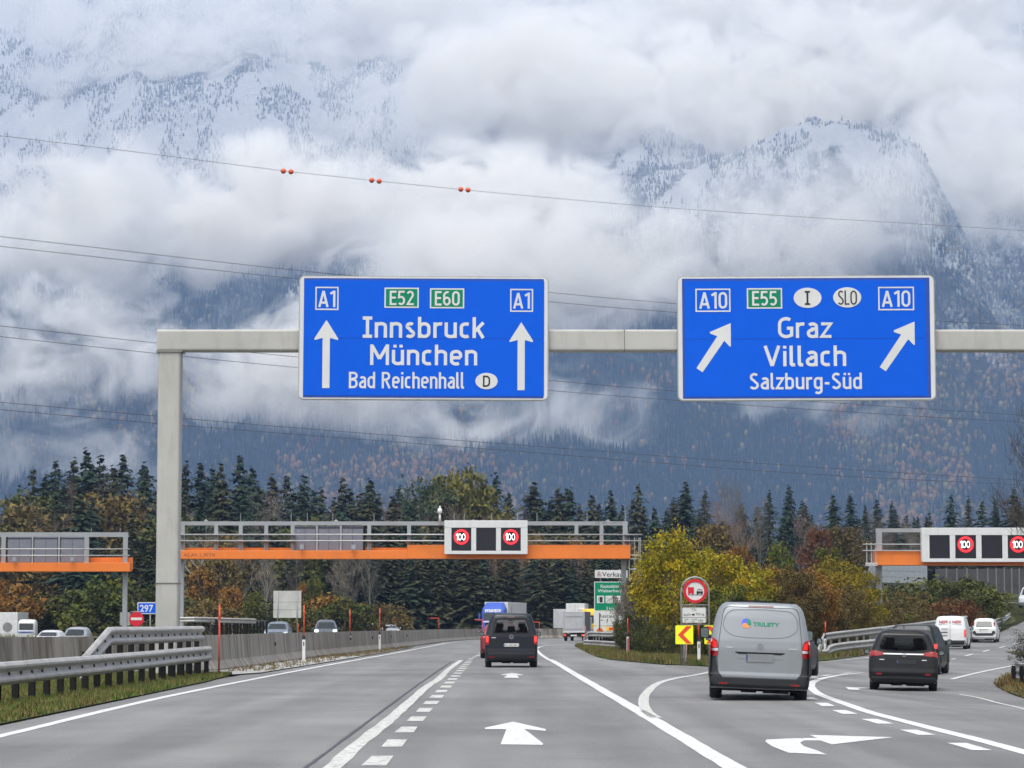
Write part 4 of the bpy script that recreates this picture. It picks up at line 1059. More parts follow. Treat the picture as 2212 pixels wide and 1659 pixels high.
    # rear of the signs for the opposite carriageway
    def rear(px0, px1, py0, py1, Yr, label, zfun, xfun):
        o = empty('electronic_sign', (xfun((px0 + px1) / 2), Yr, zfun((py0 + py1) / 2)), 0, label, 'electronic sign', 'grey backs of electronic signs')
        W = xfun(px1) - xfun(px0); H = zfun(py0) - zfun(py1)
        cab = M('grey_cabinet', (.17, .185, .225), .5, .1, var=.06, dirt=.12)
        n = 3
        for i in range(n):
            xa = -W / 2 + W * i / n; wc = W / n
            mb = MB(); mb.box((xa + wc / 2, .1, 0), (wc * .88, .4, H * .97)); k = mb.build('cabinet', cab, o, bevel=.02)
            mb = MB(); mb.box((xa + wc / 2, -.105, 0), (.02, .012, H * .93)); mb.box((xa + wc / 2, -.105, H * .44), (wc * .86, .012, .10)); mb.build('door_gap', M('cabinet_gap', (.03, .03, .05), .6), k)
            mb = MB(); mb.box((xa + wc * .22, -.12, H * .3), (.05, .03, .05)); mb.build('handle', rail_m, k)
            if i: mb = MB(); mb.box((xa, .0, 0), (.12, .3, H * 1.05)); mb.build('mounting_post', gm, o)
        mb = MB(); mb.box((0, .35, 0), (W, .1, H)); mb.build('sign_face', M('led_screen', (.006, .006, .012), .5), o)
        for u in (-.36, .36):
            mb = MB(); mb.box((u * W, -1.1, -H * .36), (.22, .18, .26)); mb.build('junction_box', gm, o)
    rear(634, 788, 1137, 1190, Y - .05, 'three grey sign cabinets seen from behind on the middle gantry', Z, lambda p: (p - 1106) / S)
    # ---- left gantry
    Y2 = 194.0; S2 = F / Y2; X2 = at(0, 1200, Y2).x - 4
    root2 = empty('traffic_gantry', (X2, Y2, -.8), label='left orange gantry that ends just short of the grey column', cat='gantry', group='orange traffic control gantries')
    Xb = lambda px: (px - 1106) / S2 - X2
    Z2 = lambda py: at(1106, py, Y2).z
    Zb = lambda py: Z2(py) + .8
    mb = MB(); mb.box(((0 + Xb(286)) / 2, -.45, (Zb(1216) + Zb(1235.5)) / 2), (Xb(286), .9, Zb(1216) - Zb(1235.5))); mb.build('beam', om, root2, bevel=.03)
    mb = MB(); mb.box(((0 + Xb(286)) / 2, .5, (Zb(1204) + Zb(1232)) / 2), (Xb(286), .25, Zb(1204) - Zb(1232))); mb.build('rear_beam', om, root2)
    mb = MB(); mb.box(((0 + Xb(278)) / 2, 0, (Zb(1150) + Zb(1160)) / 2), (Xb(278), .25, Zb(1150) - Zb(1160))); mb.build('top_chord', gm, root2)
    for px in (-3, 10, 189, 272.5):
        mb = MB(); mb.box((Xb(px), -.1, (Zb(1160) + Zb(1216)) / 2), (.32, .25, Zb(1160) - Zb(1216))); mb.build('upright', gm, root2)
    for py in (1187, 1201):
        mb = MB(); mb.tube([(0, -1.0, Zb(py)), (Xb(286), -1.0, Zb(py))], .05, 6); mb.build('handrail', rail_m, root2, smooth=True)
    mb = MB(); mb.box((Xb(272), .1, Zb(1236) / 2), (.32, .34, Zb(1236))); mb.build('leg', gm, root2)
    mb = MB(); mb.box((0, .1, Zb(1236) / 2), (.32, .34, Zb(1236))); mb.build('leg', gm, root2)
    for px in (198, 260):
        mb = MB(); mb.tube([(Xb(px), 0, Zb(1150)), (Xb(px), 0, Zb(1140))], .018, 4); mb.build('rod', gm, root2)
    rear(15, 187, 1160, 1216, Y2 - .05, 'three grey sign cabinets seen from behind on the left gantry', Z2, lambda p: (p - 1106) / S2)
    # ---- right gantry
    Y3 = 166.0; S3 = F / Y3; X3 = at(1896, 1200, Y3).x; zg = 0.0
    root3 = empty('traffic_gantry', (X3, Y3, zg), label='right orange gantry over the exit ramp carrying the wide 100 sign', cat='gantry', group='orange traffic control gantries')
    Xc = lambda px: (px - 1106) / S3 - X3
    Zc = lambda py: at(1106, py, Y3).z - zg
    xe = Xc(2212) + 8
    mb = MB(); mb.box(((Xc(1884) + xe) / 2, -.45, (Zc(1190) + Zc(1222)) / 2), (xe - Xc(1884), .9, Zc(1190) - Zc(1222))); mb.build('beam', om, root3, bevel=.03)
    mb = MB(); mb.box(((Xc(1891) + xe) / 2, 0, (Zc(1141.5) + Zc(1150)) / 2), (xe - Xc(1891), .28, Zc(1141.5) - Zc(1150))); mb.build('top_chord', gm, root3)
    mb = MB(); mb.box((Xc(1897.5), -.1, (Zc(1150) + Zc(1190)) / 2), (.34, .3, Zc(1150) - Zc(1190))); mb.build('upright', gm, root3)
    for py in (1177, 1190.5):
        mb = MB(); mb.tube([(Xc(1858), -1.0, Zc(py)), (xe, -1.0, Zc(py))], .04, 6); mb.build('handrail', rail_m, root3, smooth=True)
    mb = MB()
    for px in (1867, 1877, 1886): mb.tube([(Xc(px), -.9, Zc(1174)), (Xc(px), -.9, Zc(1221))], .04, 5)
    for py in (1218, 1222): mb.tube([(Xc(1864), -.9, Zc(py)), (Xc(1890), -.9, Zc(py))], .04, 5)
    mb.build('ladder_cage', rail_m, root3)
    mb = MB(); mb.box((Xc(1897), .1, Zc(1222) / 2), (.36, .36, Zc(1222))); mb.build('leg', gm, root3)
    mb = MB(); mb.box((Xc(1897), .1, .6), (1.2, .9, 1.2)); mb.build('footing', M('footing_concrete', (.4, .39, .37), .9), root3)
    mb = MB(); mb.box((xe - .3, .1, Zc(1222) / 2), (.36, .36, Zc(1222))); mb.build('leg', gm, root3)
    a = at(1991.5, 1214, Y3 - 1.55); b = at(2246, 1140, Y3 - 1.55); W, H = b.x - a.x, b.z - a.z
    fx = lambda px: (px - 2118.75) * W / 254.5
    fz = lambda py: (1177 - py) * H / 74
    scr = [(fx(2008), fz(1206.5), fx(2052), fz(1156), 0), (fx(2063.5), fz(1206.5), fx(2108.5), fz(1156), 1), (fx(2120), fz(1206.5), fx(2165), fz(1156), 0), (fx(2176.5), fz(1206.5), fx(2221.5), fz(1156), 1)]
    led_sign(((a.x + b.x) / 2, Y3 - 1.55, (a.z + b.z) / 2), W, H, scr, 'wide white electronic sign with red 100 limits over the exit ramp')

# ================================================================ smaller signs
def post(mb, x, y, z0, z1, r=.04): mb.tube([(x, y, z0), (x, y, z1)], r, 8)
def build_small_signs():
    wm = M('sign_white', (.74, .75, .74), .4); km = M('sign_black', (.015, .015, .02), .4); rm = M('sign_red', (.55, .01, .025), .35, var=.04); gm = M('sign_green', (.0, .29, .145), .35); bm_ = M('sign_blue', (.0, .095, .80), .35)
    pg = M('post_grey', (.28, .28, .28), .5, .4); ym = M('sign_yellow', (.85, .88, .02), .4, var=.04); yl = M('shell_yellow', (.85, .55, .03), .4); alu = M('sign_back_alu', (.50, .50, .48), .5, .15, dirt=.25, vs=1)
    # --- no overtaking by trucks
    Y = 99.0; S = F / Y; X = lambda px: (px - 1106) / S; Z = lambda py: at(1106, py, Y).z
    gx = X(1500); o = empty('no_overtaking_sign', (gx, Y, gz(gx, Y)), 0, 'round red rimmed sign with red truck and black car in an arched frame', 'road sign')
    o.rotation_euler.z = 0; zz = gz(gx, Y)
    x = lambda px: X(px) - gx; z = lambda py: Z(py) - zz
    mb = MB(); xl, xr = x(1470.5), x(1530); zt = z(1277); rr = (xr - xl) / 2
    arch = [(xl, 0, z(1438)), (xl, 0, zt)] + [((xl + xr) / 2 - rr * math.cos(PI * i / 14), 0, zt + rr * math.sin(PI * i / 14)) for i in range(1, 14)] + [(xr, 0, zt), (xr, 0, z(1438))]
    mb.tube(arch, .035, 8); mb.tube([(xl, 0, z(1307)), (xr, 0, z(1307))], .025, 6); mb.tube([(xl, 0, z(1349.5)), (xr, 0, z(1349.5))], .025, 6)
    for py in (1249, 1304): mb.tube([((xl + xr) / 2, 0, z(py) - .04), ((xl + xr) / 2, 0, z(py) + .04)], .03, 6)
    mb.tube([(xl, 0, z(1277)), (xl + .12, 0, z(1277))], .02, 6); mb.tube([(xr, 0, z(1277)), (xr - .12, 0, z(1277))], .02, 6)
    mb.build('arched_frame', pg, o, smooth=True)
    cx, cz = x(1500.3), z(1277); r = 25.8 / S
    mb = MB(); mb.ring((cx, cz), r * .76, r, 1, -.065, -.045, 40); mb.build('red_rim', rm, o)
    mb = MB(); mb.disc((cx, cz), r * .99, 1, -.045, -.03, 40); f = mb.build('disc', wm, o)
    k = 1 / S
    mb = MB(); mb.box((cx - 9 * k, -.052, cz + 2.0 * k), (13 * k, .01, 13 * k)); mb.box((cx - 13 * k, -.052, cz - 6 * k), (3 * k, .01, 3 * k)); mb.box((cx - 5 * k, -.052, cz - 6 * k), (3 * k, .01, 3 * k)); mb.build('truck_symbol', rm, o)
    mb = MB(); mb.box((cx + 10 * k, -.052, cz - 2.5 * k), (13.5 * k, .01, 4 * k)); mb.box((cx + 5.3 * k, -.052, cz - 5.5 * k), (3 * k, .01, 3 * k)); mb.box((cx + 14.7 * k, -.052, cz - 5.5 * k), (3 * k, .01, 3 * k))
    mb.bar((cx + 4.5 * k, -.052, cz - .5 * k), (cx + 6.2 * k, -.052, cz + 3.2 * k), .01, .9 * k, Vector((1, 0, 0))); mb.bar((cx + 15.5 * k, -.052, cz - .5 * k), (cx + 13.8 * k, -.052, cz + 3.2 * k), .01, .9 * k, Vector((1, 0, 0))); mb.box((cx + 10 * k, -.052, cz + 3.4 * k), (8.4 * k, .01, .9 * k))
    mb.box((cx + 0 * k, -.052, cz - 7.9 * k), (31 * k, .01, .8 * k)); mb.build('car_symbol', km, o)
    mb = MB(); mb.prism(rrect(x(1471.5), z(1346.5), x(1524), z(1311.5), .05, 3), 1, -.06, -.035); mb.build('text_board', wm, o)
    mb = MB(); t = .012
    X0_, X1_, Z0_, Z1_ = x(1472.5), x(1523), z(1345.5), z(1312.5)
    for a_, b_ in (((X0_ + X1_) / 2, Z0_), ((X0_ + X1_) / 2, Z1_)): mb.box((a_, -.062, b_), (X1_ - X0_, .006, t))
    for a_ in (X0_, X1_): mb.box((a_, -.062, (Z0_ + Z1_) / 2), (t, .006, Z1_ - Z0_))
    mb.box(((X0_ + X1_) / 2, -.062, z(1334)), (X1_ - X0_, .006, t)); mb.build('board_outline', km, o)
    lettering('lettering', '7,5t', x(1492), x(1503), z(1321), z(1314), -.064, km, o, .0)
    lettering('lettering', 'auch', x(1475.5), x(1490), z(1330.5), z(1324), -.064, km, o, .0)
    lettering('lettering', '750 kg', x(1501), x(1520), z(1331), z(1324), -.064, km, o, .0)
    lettering('lettering', '5ºº - 22ºº Uhr', x(1477), x(1518), z(1344), z(1337), -.064, km, o, .0)
    mb = MB(); mb.prism([(x(1492.5), z(1326)), (x(1499.5), z(1326)), (x(1498), z(1330)), (x(1494), z(1330))], 1, -.066, -.06); mb.build('trailer_symbol', km, o)
    # --- chevrons
    for (px0, px1, lab, sgn) in ((1456, 1494, 'yellow board with a red chevron pointing left', 1), (1518, 1556, 'yellow board with a red chevron pointing right, half behind the grey van', -1)):
        cxp = (px0 + px1) / 2; xw = X(cxp); Yc = Y - .45
        c = empty('chevron_sign', (xw, Yc, gz(xw, Yc)), 0, lab, 'chevron sign', 'yellow chevron boards at the gore'); zg = gz(xw, Yc)
        w_ = (px1 - px0) / S; z0, z1 = Z(1391.5) - zg, Z(1351) - zg
        mb = MB(); mb.prism(rrect(-w_ / 2, z0, w_ / 2, z1, .03, 3), 1, -.03, 0); mb.build('board', ym, c)
        h = z1 - z0; zm = (z0 + z1) / 2; s_ = sgn
        P = [(-.36 * w_ * s_, zm), (.12 * w_ * s_, z1 - .04 * h), (.42 * w_ * s_, z1 - .04 * h), (-.06 * w_ * s_, zm), (.42 * w_ * s_, z0 + .04 * h), (.12 * w_ * s_, z0 + .04 * h)]
        mb = MB(); mb.prism(P, 1, -.036, -.03); mb.build('chevron', M('chevron_red', (.72, .055, .02), .4), c)
        mb = MB(); post(mb, 0, .03, 0, z1 - .05, .04); mb.build('post', pg, c, smooth=True)
    # --- service area signs
    Y = 186.0; S = F / Y; X = lambda px: (px - 1106) / S; Z = lambda py: at(1106, py, Y).z
    gx = X(1316); o = empty('service_area_sign', (gx, Y, gz(gx, Y)), 0, 'green and white Raststätte service area sign half hidden by the grey bush', 'road sign')
    x = lambda px: X(px) - gx; z = Z
    mb = MB()
    for px in (1296.5, 1339): post(mb, x(px), .06, 0, z(1256), .06)
    mb.build('posts', pg, o, smooth=True)
    def board(px0, py0, px1, py1, face, rim=1.6, name='board'):
        mb = MB(); mb.prism(rrect(x(px0), z(py1), x(px1), z(py0), .06, 3), 1, -.04, 0); b = mb.build(name, wm, o)
        if face is not wm:
            mb = MB(); mb.prism(rrect(x(px0 + rim), z(py1 - rim), x(px1 - rim), z(py0 + rim), .04, 3), 1, -.05, -.0405); mb.build('face', face, b)
        return b
    board(1283, 1256.5, 1350, 1320, gm)
    lettering('lettering', 'Raststätte', x(1297), x(1337), z(1270), z(1263), -.054, wm, o)
    lettering('lettering', 'Walserberg', x(1290.5), x(1344), z(1281.5), z(1273), -.054, wm, o)
    lettering('lettering', '5 km', x(1309), x(1325), z(1317), z(1311), -.054, wm, o)
    for px in (1289, 1307.5, 1326):
        mb = MB(); mb.box((x(px + 7.7), -.055, z(1295)), (15.4 / S, .008, 16 / S)); mb.build('pictogram', wm, o)
    mb = MB(); mb.box((x(1298), -.062, z(1295.5)), (6.5 / S, .006, 12 / S)); mb.tube([(x(1293), -.062, z(1299)), (x(1292.5), -.062, z(1292)), (x(1294.5), -.062, z(1290))], .02, 4); mb.build('fuel_symbol', km, o)
    mb = MB(); mb.bar((x(1309), -.062, z(1301)), (x(1321), -.062, z(1290)), .006, .05, Vector((0, 1, 0))); mb.bar((x(1309), -.062, z(1290)), (x(1321), -.062, z(1301)), .006, .05, Vector((0, 1, 0))); mb.build('cutlery_symbol', km, o)
    board(1282, 1320.5, 1350, 1351.5, wm)
    lettering('lettering', 'Restaurant', x(1293.5), x(1345), z(1334.5), z(1327), -.044, km, o, .0)
    mb = MB(); mb.tube([(x(1294.5), -.05, z(1361)), (x(1294.5), -.05, z(1324))], .035, 5); mb.box((x(1299), -.045, z(1340)), (8 / S, .006, .03)); mb.build('symbol_line', km, o)
    lettering('lettering', '?', x(1309), x(1313), z(1346), z(1337), -.044, km, o)
    mb = MB(); mb.bar((x(1318), -.045, z(1339)), (x(1324), -.045, z(1347)), .006, .04, Vector((0, 1, 0))); mb.build('arrow_symbol', km, o)
    board(1282, 1353, 1350, 1364, wm)
    # scallop emblem and yellow panels
    mb = MB()
    cxs, czs = x(1295), z(1364.5)
    for i in range(9):
        a0, a1 = PI * i / 9, PI * (i + .62) / 9
        mb.prism([(cxs, czs), (cxs + 7 / S * math.cos(a0), czs + 8 / S * math.sin(a0)), (cxs + 7 / S * math.cos(a1), czs + 8 / S * math.sin(a1))], 1, -.06, -.05)
    mb.build('shell_emblem', rm, o)
    mb = MB(); mb.disc((cxs, czs), 7.4 / S, 1, -.05, -.041, 24, 1.05); mb.build('shell_emblem', yl, o)
    mb = MB(); mb.box((x(1321), -.045, z(1358.5)), (26 / S, .01, 7.5 / S)); mb.build('yellow_panel', yl, o)
    mb = MB(); mb.box((x(1319), -.052, z(1358.5)), (9 / S, .006, 6 / S)); mb.build('red_panel', M('chevron_red', (.72, .055, .02), .4), o)
    mb = MB(); mb.box((x(1331.5), -.052, z(1358)), (3.5 / S, .006, 4 / S)); mb.build('red_panel', rm, o)
    v = empty('sales_sign', (gx, Y + .1, z(1256)), 0, 'white board reading Verkauf with a red motorway emblem above the green sign', 'road sign'); zz = z(1256)
    mb = MB(); mb.prism(rrect(x(1284.5), z(1248.5) - zz, x(1355), z(1231.5) - zz, .06, 3), 1, -.14, -.1); mb.build('board', wm, v)
    mb = MB()
    for px in (1297, 1338): post(mb, x(px), -.06, 0, z(1230.5) - zz, .05)
    mb.build('posts', pg, v, smooth=True)
    lettering('lettering', 'Verkauf', x(1300), x(1350), z(1246) - zz, z(1235.5) - zz, -.143, km, v, .01)
    mb = MB()
    for a_, b_ in (((1289, 1246), (1293, 1235)), ((1293, 1235), (1294.5, 1246)), ((1294.5, 1235), (1293.5, 1240)), ((1295, 1235), (1299, 1246)), ((1290.5, 1235), (1292, 1235)), ((1289, 1240), (1298, 1243))):
        mb.bar((x(a_[0]), -.145, z(a_[1]) - zz), (x(b_[0]), -.145, z(b_[1]) - zz), .006, .055, Vector((0, 1, 0)))
    mb.build('motorway_emblem', M('emblem_red', (.35, .02, .05), .4), v)
    # --- km sign 297
    Y = 152.0; S = F / Y; X = lambda px: (px - 1106) / S; Z = lambda py: at(1106, py, Y).z
    gx = X(327); o = empty('kilometre_sign', (gx, Y, 0), 0, 'small blue kilometre sign reading 297 beside the grey column', 'road sign'); x = lambda px: X(px) - gx
    mb = MB(); mb.prism(rrect(x(299.5), Z(1326.5), x(354), Z(1301), .05, 3), 1, -.03, 0); mb.build('board', wm, o)
    mb = MB(); mb.prism(rrect(x(301.5), Z(1324.5), x(352), Z(1303), .04, 3), 1, -.038, -.0305); mb.build('face', bm_, o)
    lettering('lettering', '297', x(305), x(333.5), Z(1322.5), Z(1306.5), -.041, wm, o, .02)
    mb = MB(); post(mb, 0, .04, 0, Z(1303)); mb.build('post', pg, o, smooth=True)
    # --- no entry
    gx = X(303); o = empty('no_entry_sign', (gx, Y - 1, 0), 0, 'round red no entry sign with a white bar below the blue 297 sign', 'road sign')
    mb = MB(); mb.disc((0, Z(1337.5)), 15.6 / S, 1, -.03, 0, 32); mb.build('disc', rm, o)
    mb = MB(); mb.box((0, -.035, Z(1337)), (23.5 / S, .008, 5.5 / S)); mb.build('white_bar', wm, o)
    mb = MB(); post(mb, 0, .04, 0, Z(1325)); mb.tube([(-.35, .04, Z(1322)), (.35, .04, Z(1322))], .025, 5); mb.build('post', pg, o, smooth=True)
    gx = X(273); o = empty('road_sign', (gx, Y + 44, -.4), 0, 'narrow white panel behind the leg of the left gantry', 'sign', 'white backs of road signs')
    S9 = F / (Y + 44)
    mb = MB(); mb.box(((273 - 1106) / S9 - gx, 0, at(273, 1337, Y + 44).z + .4), (22 / S9, .05, 28 / S9)); mb.build('board', alu, o)
    mb = MB(); post(mb, (273 - 1106) / S9 - gx, .05, 0, at(273, 1337, Y + 44).z + .4); mb.build('post', pg, o)
    # --- backs of signs
    for (px0, py0, px1, py1, Yb, lab, grid) in ((592, 1276, 652, 1335, 242, 'large white sign seen from behind on two posts behind the barrier', 1), (835, 1315.5, 857, 1341, 330, 'small white sign seen from behind right of the oncoming cars', 0)):
        S = F / Yb; gx = (px0 + px1 - 2212) / 2 / S; o = empty('road_sign', (gx, Yb, -.1), 0, lab, 'sign', 'white backs of road signs')
        zt, zb = at(1106, py0, Yb).z + .1, at(1106, py1, Yb).z + .1; w_ = (px1 - px0) / S
        if grid:
            for i in range(3):
                mb = MB(); hh = (zt - zb) / 3; f0 = [0, .30, .58, 1.0]
                a_, b_ = zb + (zt - zb) * f0[i], zb + (zt - zb) * f0[i + 1]
                mb.prism(rrect(-w_ / 2, a_ + .012, w_ / 2, b_ - .012, .03, 2), 1, -.03, 0); mb.build('panel', alu, o)
            xs = (-w_ * .34, w_ * .36)
        else:
            mb = MB(); mb.prism(rrect(-w_ / 2, zb, w_ / 2, zt, .06, 3), 1, -.03, 0); mb.build('panel', alu, o); xs = (0,)
        for xx in xs:
            mb = MB(); post(mb, xx, -.07, 0, zt - .02, .05); mb.build('post', pg, o, smooth=True)
    p = at(16, 1355, 236); o = empty('road_sign', (p.x, p.y, -1.2), 0, 'round grey sign disc seen from behind at the far left', 'sign', 'white backs of road signs')
    mb = MB(); mb.disc((0, p.z + 1.2), .42, 1, -.02, 0, 24); mb.build('disc', M('disc_grey', (.2, .2, .2), .6), o)
    mb = MB(); mb.box((0, 0, p.z + .55), (.5, .03, .4)); mb.build('panel', alu, o)
    mb = MB(); post(mb, 0, .04, 0, p.z + 1.4); mb.build('post', pg, o, smooth=True)

# ================================================================ walls, cables
def build_walls():
    # dark noise barrier
    Y = 335.0; S = F / Y
    o = empty('noise_barrier', (at(2020, 1280, Y).x, Y, 4.6), R(-4), 'tall dark noise barrier of wide panels above the far right ramp', 'wall')
    dm = M('dark_noise_panel', (.055, .053, .055), .8, var=.35, vs=.6); pm = M('noise_post', (.16, .16, .16), .6, .3)
    xs = [(px - 2007) / S for px in (2007, 2032, 2054, 2076, 2098, 2120, 2138, 2155, 2171, 2187, 2204, 2222, 2242)]
    for i, (a, b) in enumerate(zip(xs, xs[1:])):
        for k in range(2):
            mb = MB(); mb.box(((a + b) / 2, 0, -.6 + 1.05 + k * 2.1), (b - a - .16, .14, 2.06)); mb.build('panel', dm, o)
        mb = MB(); mb.box((b, -.02, 1.5), (.16, .24, 4.4)); mb.build('post', pm, o)
    # overpass parapet with grey glass panels
    Y = 325.0; S = F / Y; z0 = at(1106, 1249, Y).z; 
    o = empty('glass_noise_wall', (at(1741, 1240, Y).x, Y, z0), 0, 'grey translucent panel wall on the overpass behind the right gantry', 'wall')
    gl = NB('dull_glass'); gl.base((.30, .34, .37)); gl.set(Roughness=.25, Metallic=.0, Alpha=.82); 
    L = (2002 - 1741) / S; n = 24
    def prof(t): # bottom and top edge heights along the wall
        return (-.15 - .5 * t, 1.75 - .15 * t)
    for i in range(n):
        t0, t1 = i / n, (i + 1) / n; a, b = L * t0 + .03, L * t1 - .03
        for r_ in range(3):
            q = []
            for t, xx in ((t0, a), (t1, b)):
                lo, hi = prof(t); hh = (hi - lo) / 3; q.append((xx, lo + hh * r_ + .03, lo + hh * (r_ + 1) - .03))
            mb = MB(); sl = .35
            for yy in (0, .03): pass
            vs = [(q[0][0], 0 , q[0][1]), (q[1][0], 0, q[1][1]), (q[1][0], 0, q[1][2]), (q[0][0], 0, q[0][2])]
            vs += [(x_, .03, z_) for x_, _, z_ in vs]
            mb.add(vs, [(0, 1, 2, 3), (7, 6, 5, 4), (0, 4, 5, 1), (1, 5, 6, 2), (2, 6, 7, 3), (3, 7, 4, 0)]); mb.build('pane', gl.m, o)
    mb = MB()
    for i in range(n + 1):
        t = i / n; lo, hi = prof(t); mb.box((L * t, .015, (lo + hi) / 2), (.06, .08, hi - lo + .1))
    for r_ in range(4):
        lo0, hi0 = prof(0); lo1, hi1 = prof(1)
        mb.bar((0, .015, lo0 + (hi0 - lo0) * r_ / 3), (L, .015, lo1 + (hi1 - lo1) * r_ / 3), .08, .06)
    mb.build('frame', M('wall_frame', (.34, .35, .36), .5, .3), o)
    d = empty('overpass', (at(1741, 1240, Y).x, Y + 1, 0), 0, 'grey concrete overpass deck under the panel wall', 'bridge')
    cm = M('deck_concrete', (.26, .26, .25), .85, dirt=.3)
    mb = MB(); mb.prism([(0, z0 - .3), (L + 2, z0 - .85), (L + 2, z0 - 1.5), (0, z0 - .95)], 1, 0, 9); mb.build('deck', cm, d)
    for x_ in (2, L + .6):
        mb = MB(); mb.box((x_, 4.5, (z0 - 1.3) / 2), (1.0, 8, z0 - 1.3)); mb.build('pier', cm, d)
def build_cables():
    cm = M('cable', (.05, .05, .055), .6)
    def cable(pts, label, r=.028, Y0=250, Y1=330):
        P = []
        for px, py in pts:
            t = px / 2212; P.append(at(px, py, Y0 + (Y1 - Y0) * t))
        a = P[0] + (P[0] - P[1]).normalized() * 60; b = P[-1] + (P[-1] - P[-2]).normalized() * 60
        Q = catmull([tuple(a)] + [tuple(p) for p in P] + [tuple(b)], 6)
        o = empty('power_cable', tuple(Q[0]), 0, label, 'cable', 'overhead power cables'); org = Vector(Q[0])
        mb = MB(); mb.tube([q - org for q in Q], r, 5); mb.build('wire', cm, o, smooth=True); return o, org
    o, org = cable([(0, 293), (300, 329), (620, 370), (811, 390.5), (1003, 410), (1500, 453), (2212, 498)], 'topmost power cable carrying six orange marker balls', .022)
    bm_ = M('marker_orange', (.70, .10, .03), .5, var=.06)
    for px, py in ((612, 369.5), (628.5, 371), (803, 389.5), (819, 391.5), (995.5, 409), (1011, 410.5)):
        Y = 250 + 80 * px / 2212; p = at(px, py, Y) - org
        bm = bmesh.new(); bmesh.ops.create_uvsphere(bm, u_segments=16, v_segments=10, radius=.27); me = bpy.data.meshes.new('marker_ball'); bm.to_mesh(me); bm.free()
        me.polygons.foreach_set('use_smooth', [True] * len(me.polygons)); me.materials.append(bm_); link('marker_ball', me, o, loc=p)
    cable([(0, 511), (680, 588), (1190, 632), (1460, 656), (2020, 693), (2212, 703)], 'upper cable of the pair that passes behind the tops of the blue signs')
    cable([(0, 532), (640, 602), (1190, 652), (1460, 675), (2020, 713), (2212, 724)], 'lower cable of the pair that passes behind the tops of the blue signs')
    cable([(0, 704), (338, 741), (641, 771), (1190, 822), (1460, 845), (1785, 869), (2212, 897)], 'upper cable of the pair crossing behind the grey column top')
    cable([(0, 727), (338, 763.5), (641, 794), (1315, 854), (1900, 894), (2212, 912)], 'lower cable of the pair crossing behind the grey column top')
    cable([(0, 869), (586, 920), (1117, 961), (1700, 1005), (2212, 1038)], 'upper cable of the lowest pair below the blue signs')
    cable([(0, 885), (404, 920), (1117, 975), (1700, 1021), (2212, 1048)], 'lower cable of the lowest pair below the blue signs')
# ================================================================ trees and bushes
def leaf_mat(name, stops, rough=.7, trans=.0):
    """stops: leaf colours picked by a random value stored on every leaf"""
    if name in MATS: return MATS[name]
    n = NB(name); a = n.node('Attribute', attribute_name='pick'); oi = n.node('ObjectInfo')
    v = n.coord('Object'); nz = n.noise(v, .6, 3)
    f = n.math('ADD', n.math('MULTIPLY', a.outputs['Fac'], .62), n.math('MULTIPLY', nz, .38))
    c = n.ramp(f, [(.12 + .72 * i / (len(stops) - 1), s) for i, s in enumerate(stops)])
    h = n.node('HueSaturation'); h.inputs['Value'].default_value = 1
    n.lk(n.math('ADD', n.math('MULTIPLY', oi.outputs['Random'], .5), .72), h.inputs['Value']); n.lk(c, h.inputs['Color'])
    n.base(h.outputs[0]); n.set(Roughness=rough); n.b.inputs['Specular IOR Level'].default_value = .15
    MATS[name] = n.m; return n.m
def soup(name, tris, picks, mat=None):
    """tris: list of (p0,p1,p2)"""
    V = np.array(tris, dtype=np.float32).reshape(-1, 3); n = len(tris)
    me = bpy.data.meshes.new(name); me.from_pydata(V.tolist(), [], np.arange(n * 3).reshape(-1, 3).tolist())
    at_ = me.attributes.new('pick', 'FLOAT', 'POINT'); at_.data.foreach_set('value', np.repeat(np.array(picks, dtype=np.float32), 3))
    me.materials.append(mat); return me
def trunk_mesh(h, r, seed, lean=.02, limbs=0, n=7, upto=.75, spread=.5, start=.3):
    rnd = random.Random(seed); mb = MB(); P = []
    for i in range(7):
        t = i / 6; P.append((math.sin(t * 3 + seed) * lean * h * t, math.cos(t * 2 + seed) * lean * h * t, h * upto * t))
    mb.tube(P, [r * (1 - .8 * i / 6) for i in range(7)], n)
    tips = []
    def grow(p, d, L, rr, depth):
        q = [p]; dd = d.copy()
        for k in range(3):
            dd = (dd + Vector((rnd.uniform(-.22, .22), rnd.uniform(-.22, .22), rnd.uniform(-.02, .22)))).normalized(); q.append(q[-1] + dd * L / 3)
        mb.tube(q, [rr, rr * .8, rr * .6, rr * .4], 4 if depth else 5, cap=False); tips.append((q[-1], dd, depth))
        if depth < 2:
            for _ in range(3 if depth == 0 else 2):
                j = rnd.randint(1, 3); a = rnd.uniform(0, 2 * PI)
                nd = (dd + Vector((math.cos(a), math.sin(a), .35)) * .75).normalized(); grow(q[j], nd, L * rnd.uniform(.45, .7), rr * .5, depth + 1)
    for i in range(limbs):
        t = start + (1 - start) * (i + rnd.random()) / limbs; a = rnd.uniform(0, 2 * PI); k = min(5, int(t * 6)); f = t * 6 - k
        p = Vector(P[k]).lerp(Vector(P[k + 1]), f); d = Vector((math.cos(a) * spread, math.sin(a) * spread, 1 - spread * .5)).normalized()
        grow(p, d, h * rnd.uniform(.2, .34) * (1.15 - t * .5), r * .42 * (1.1 - t * .6), 0)
    return mb, tips
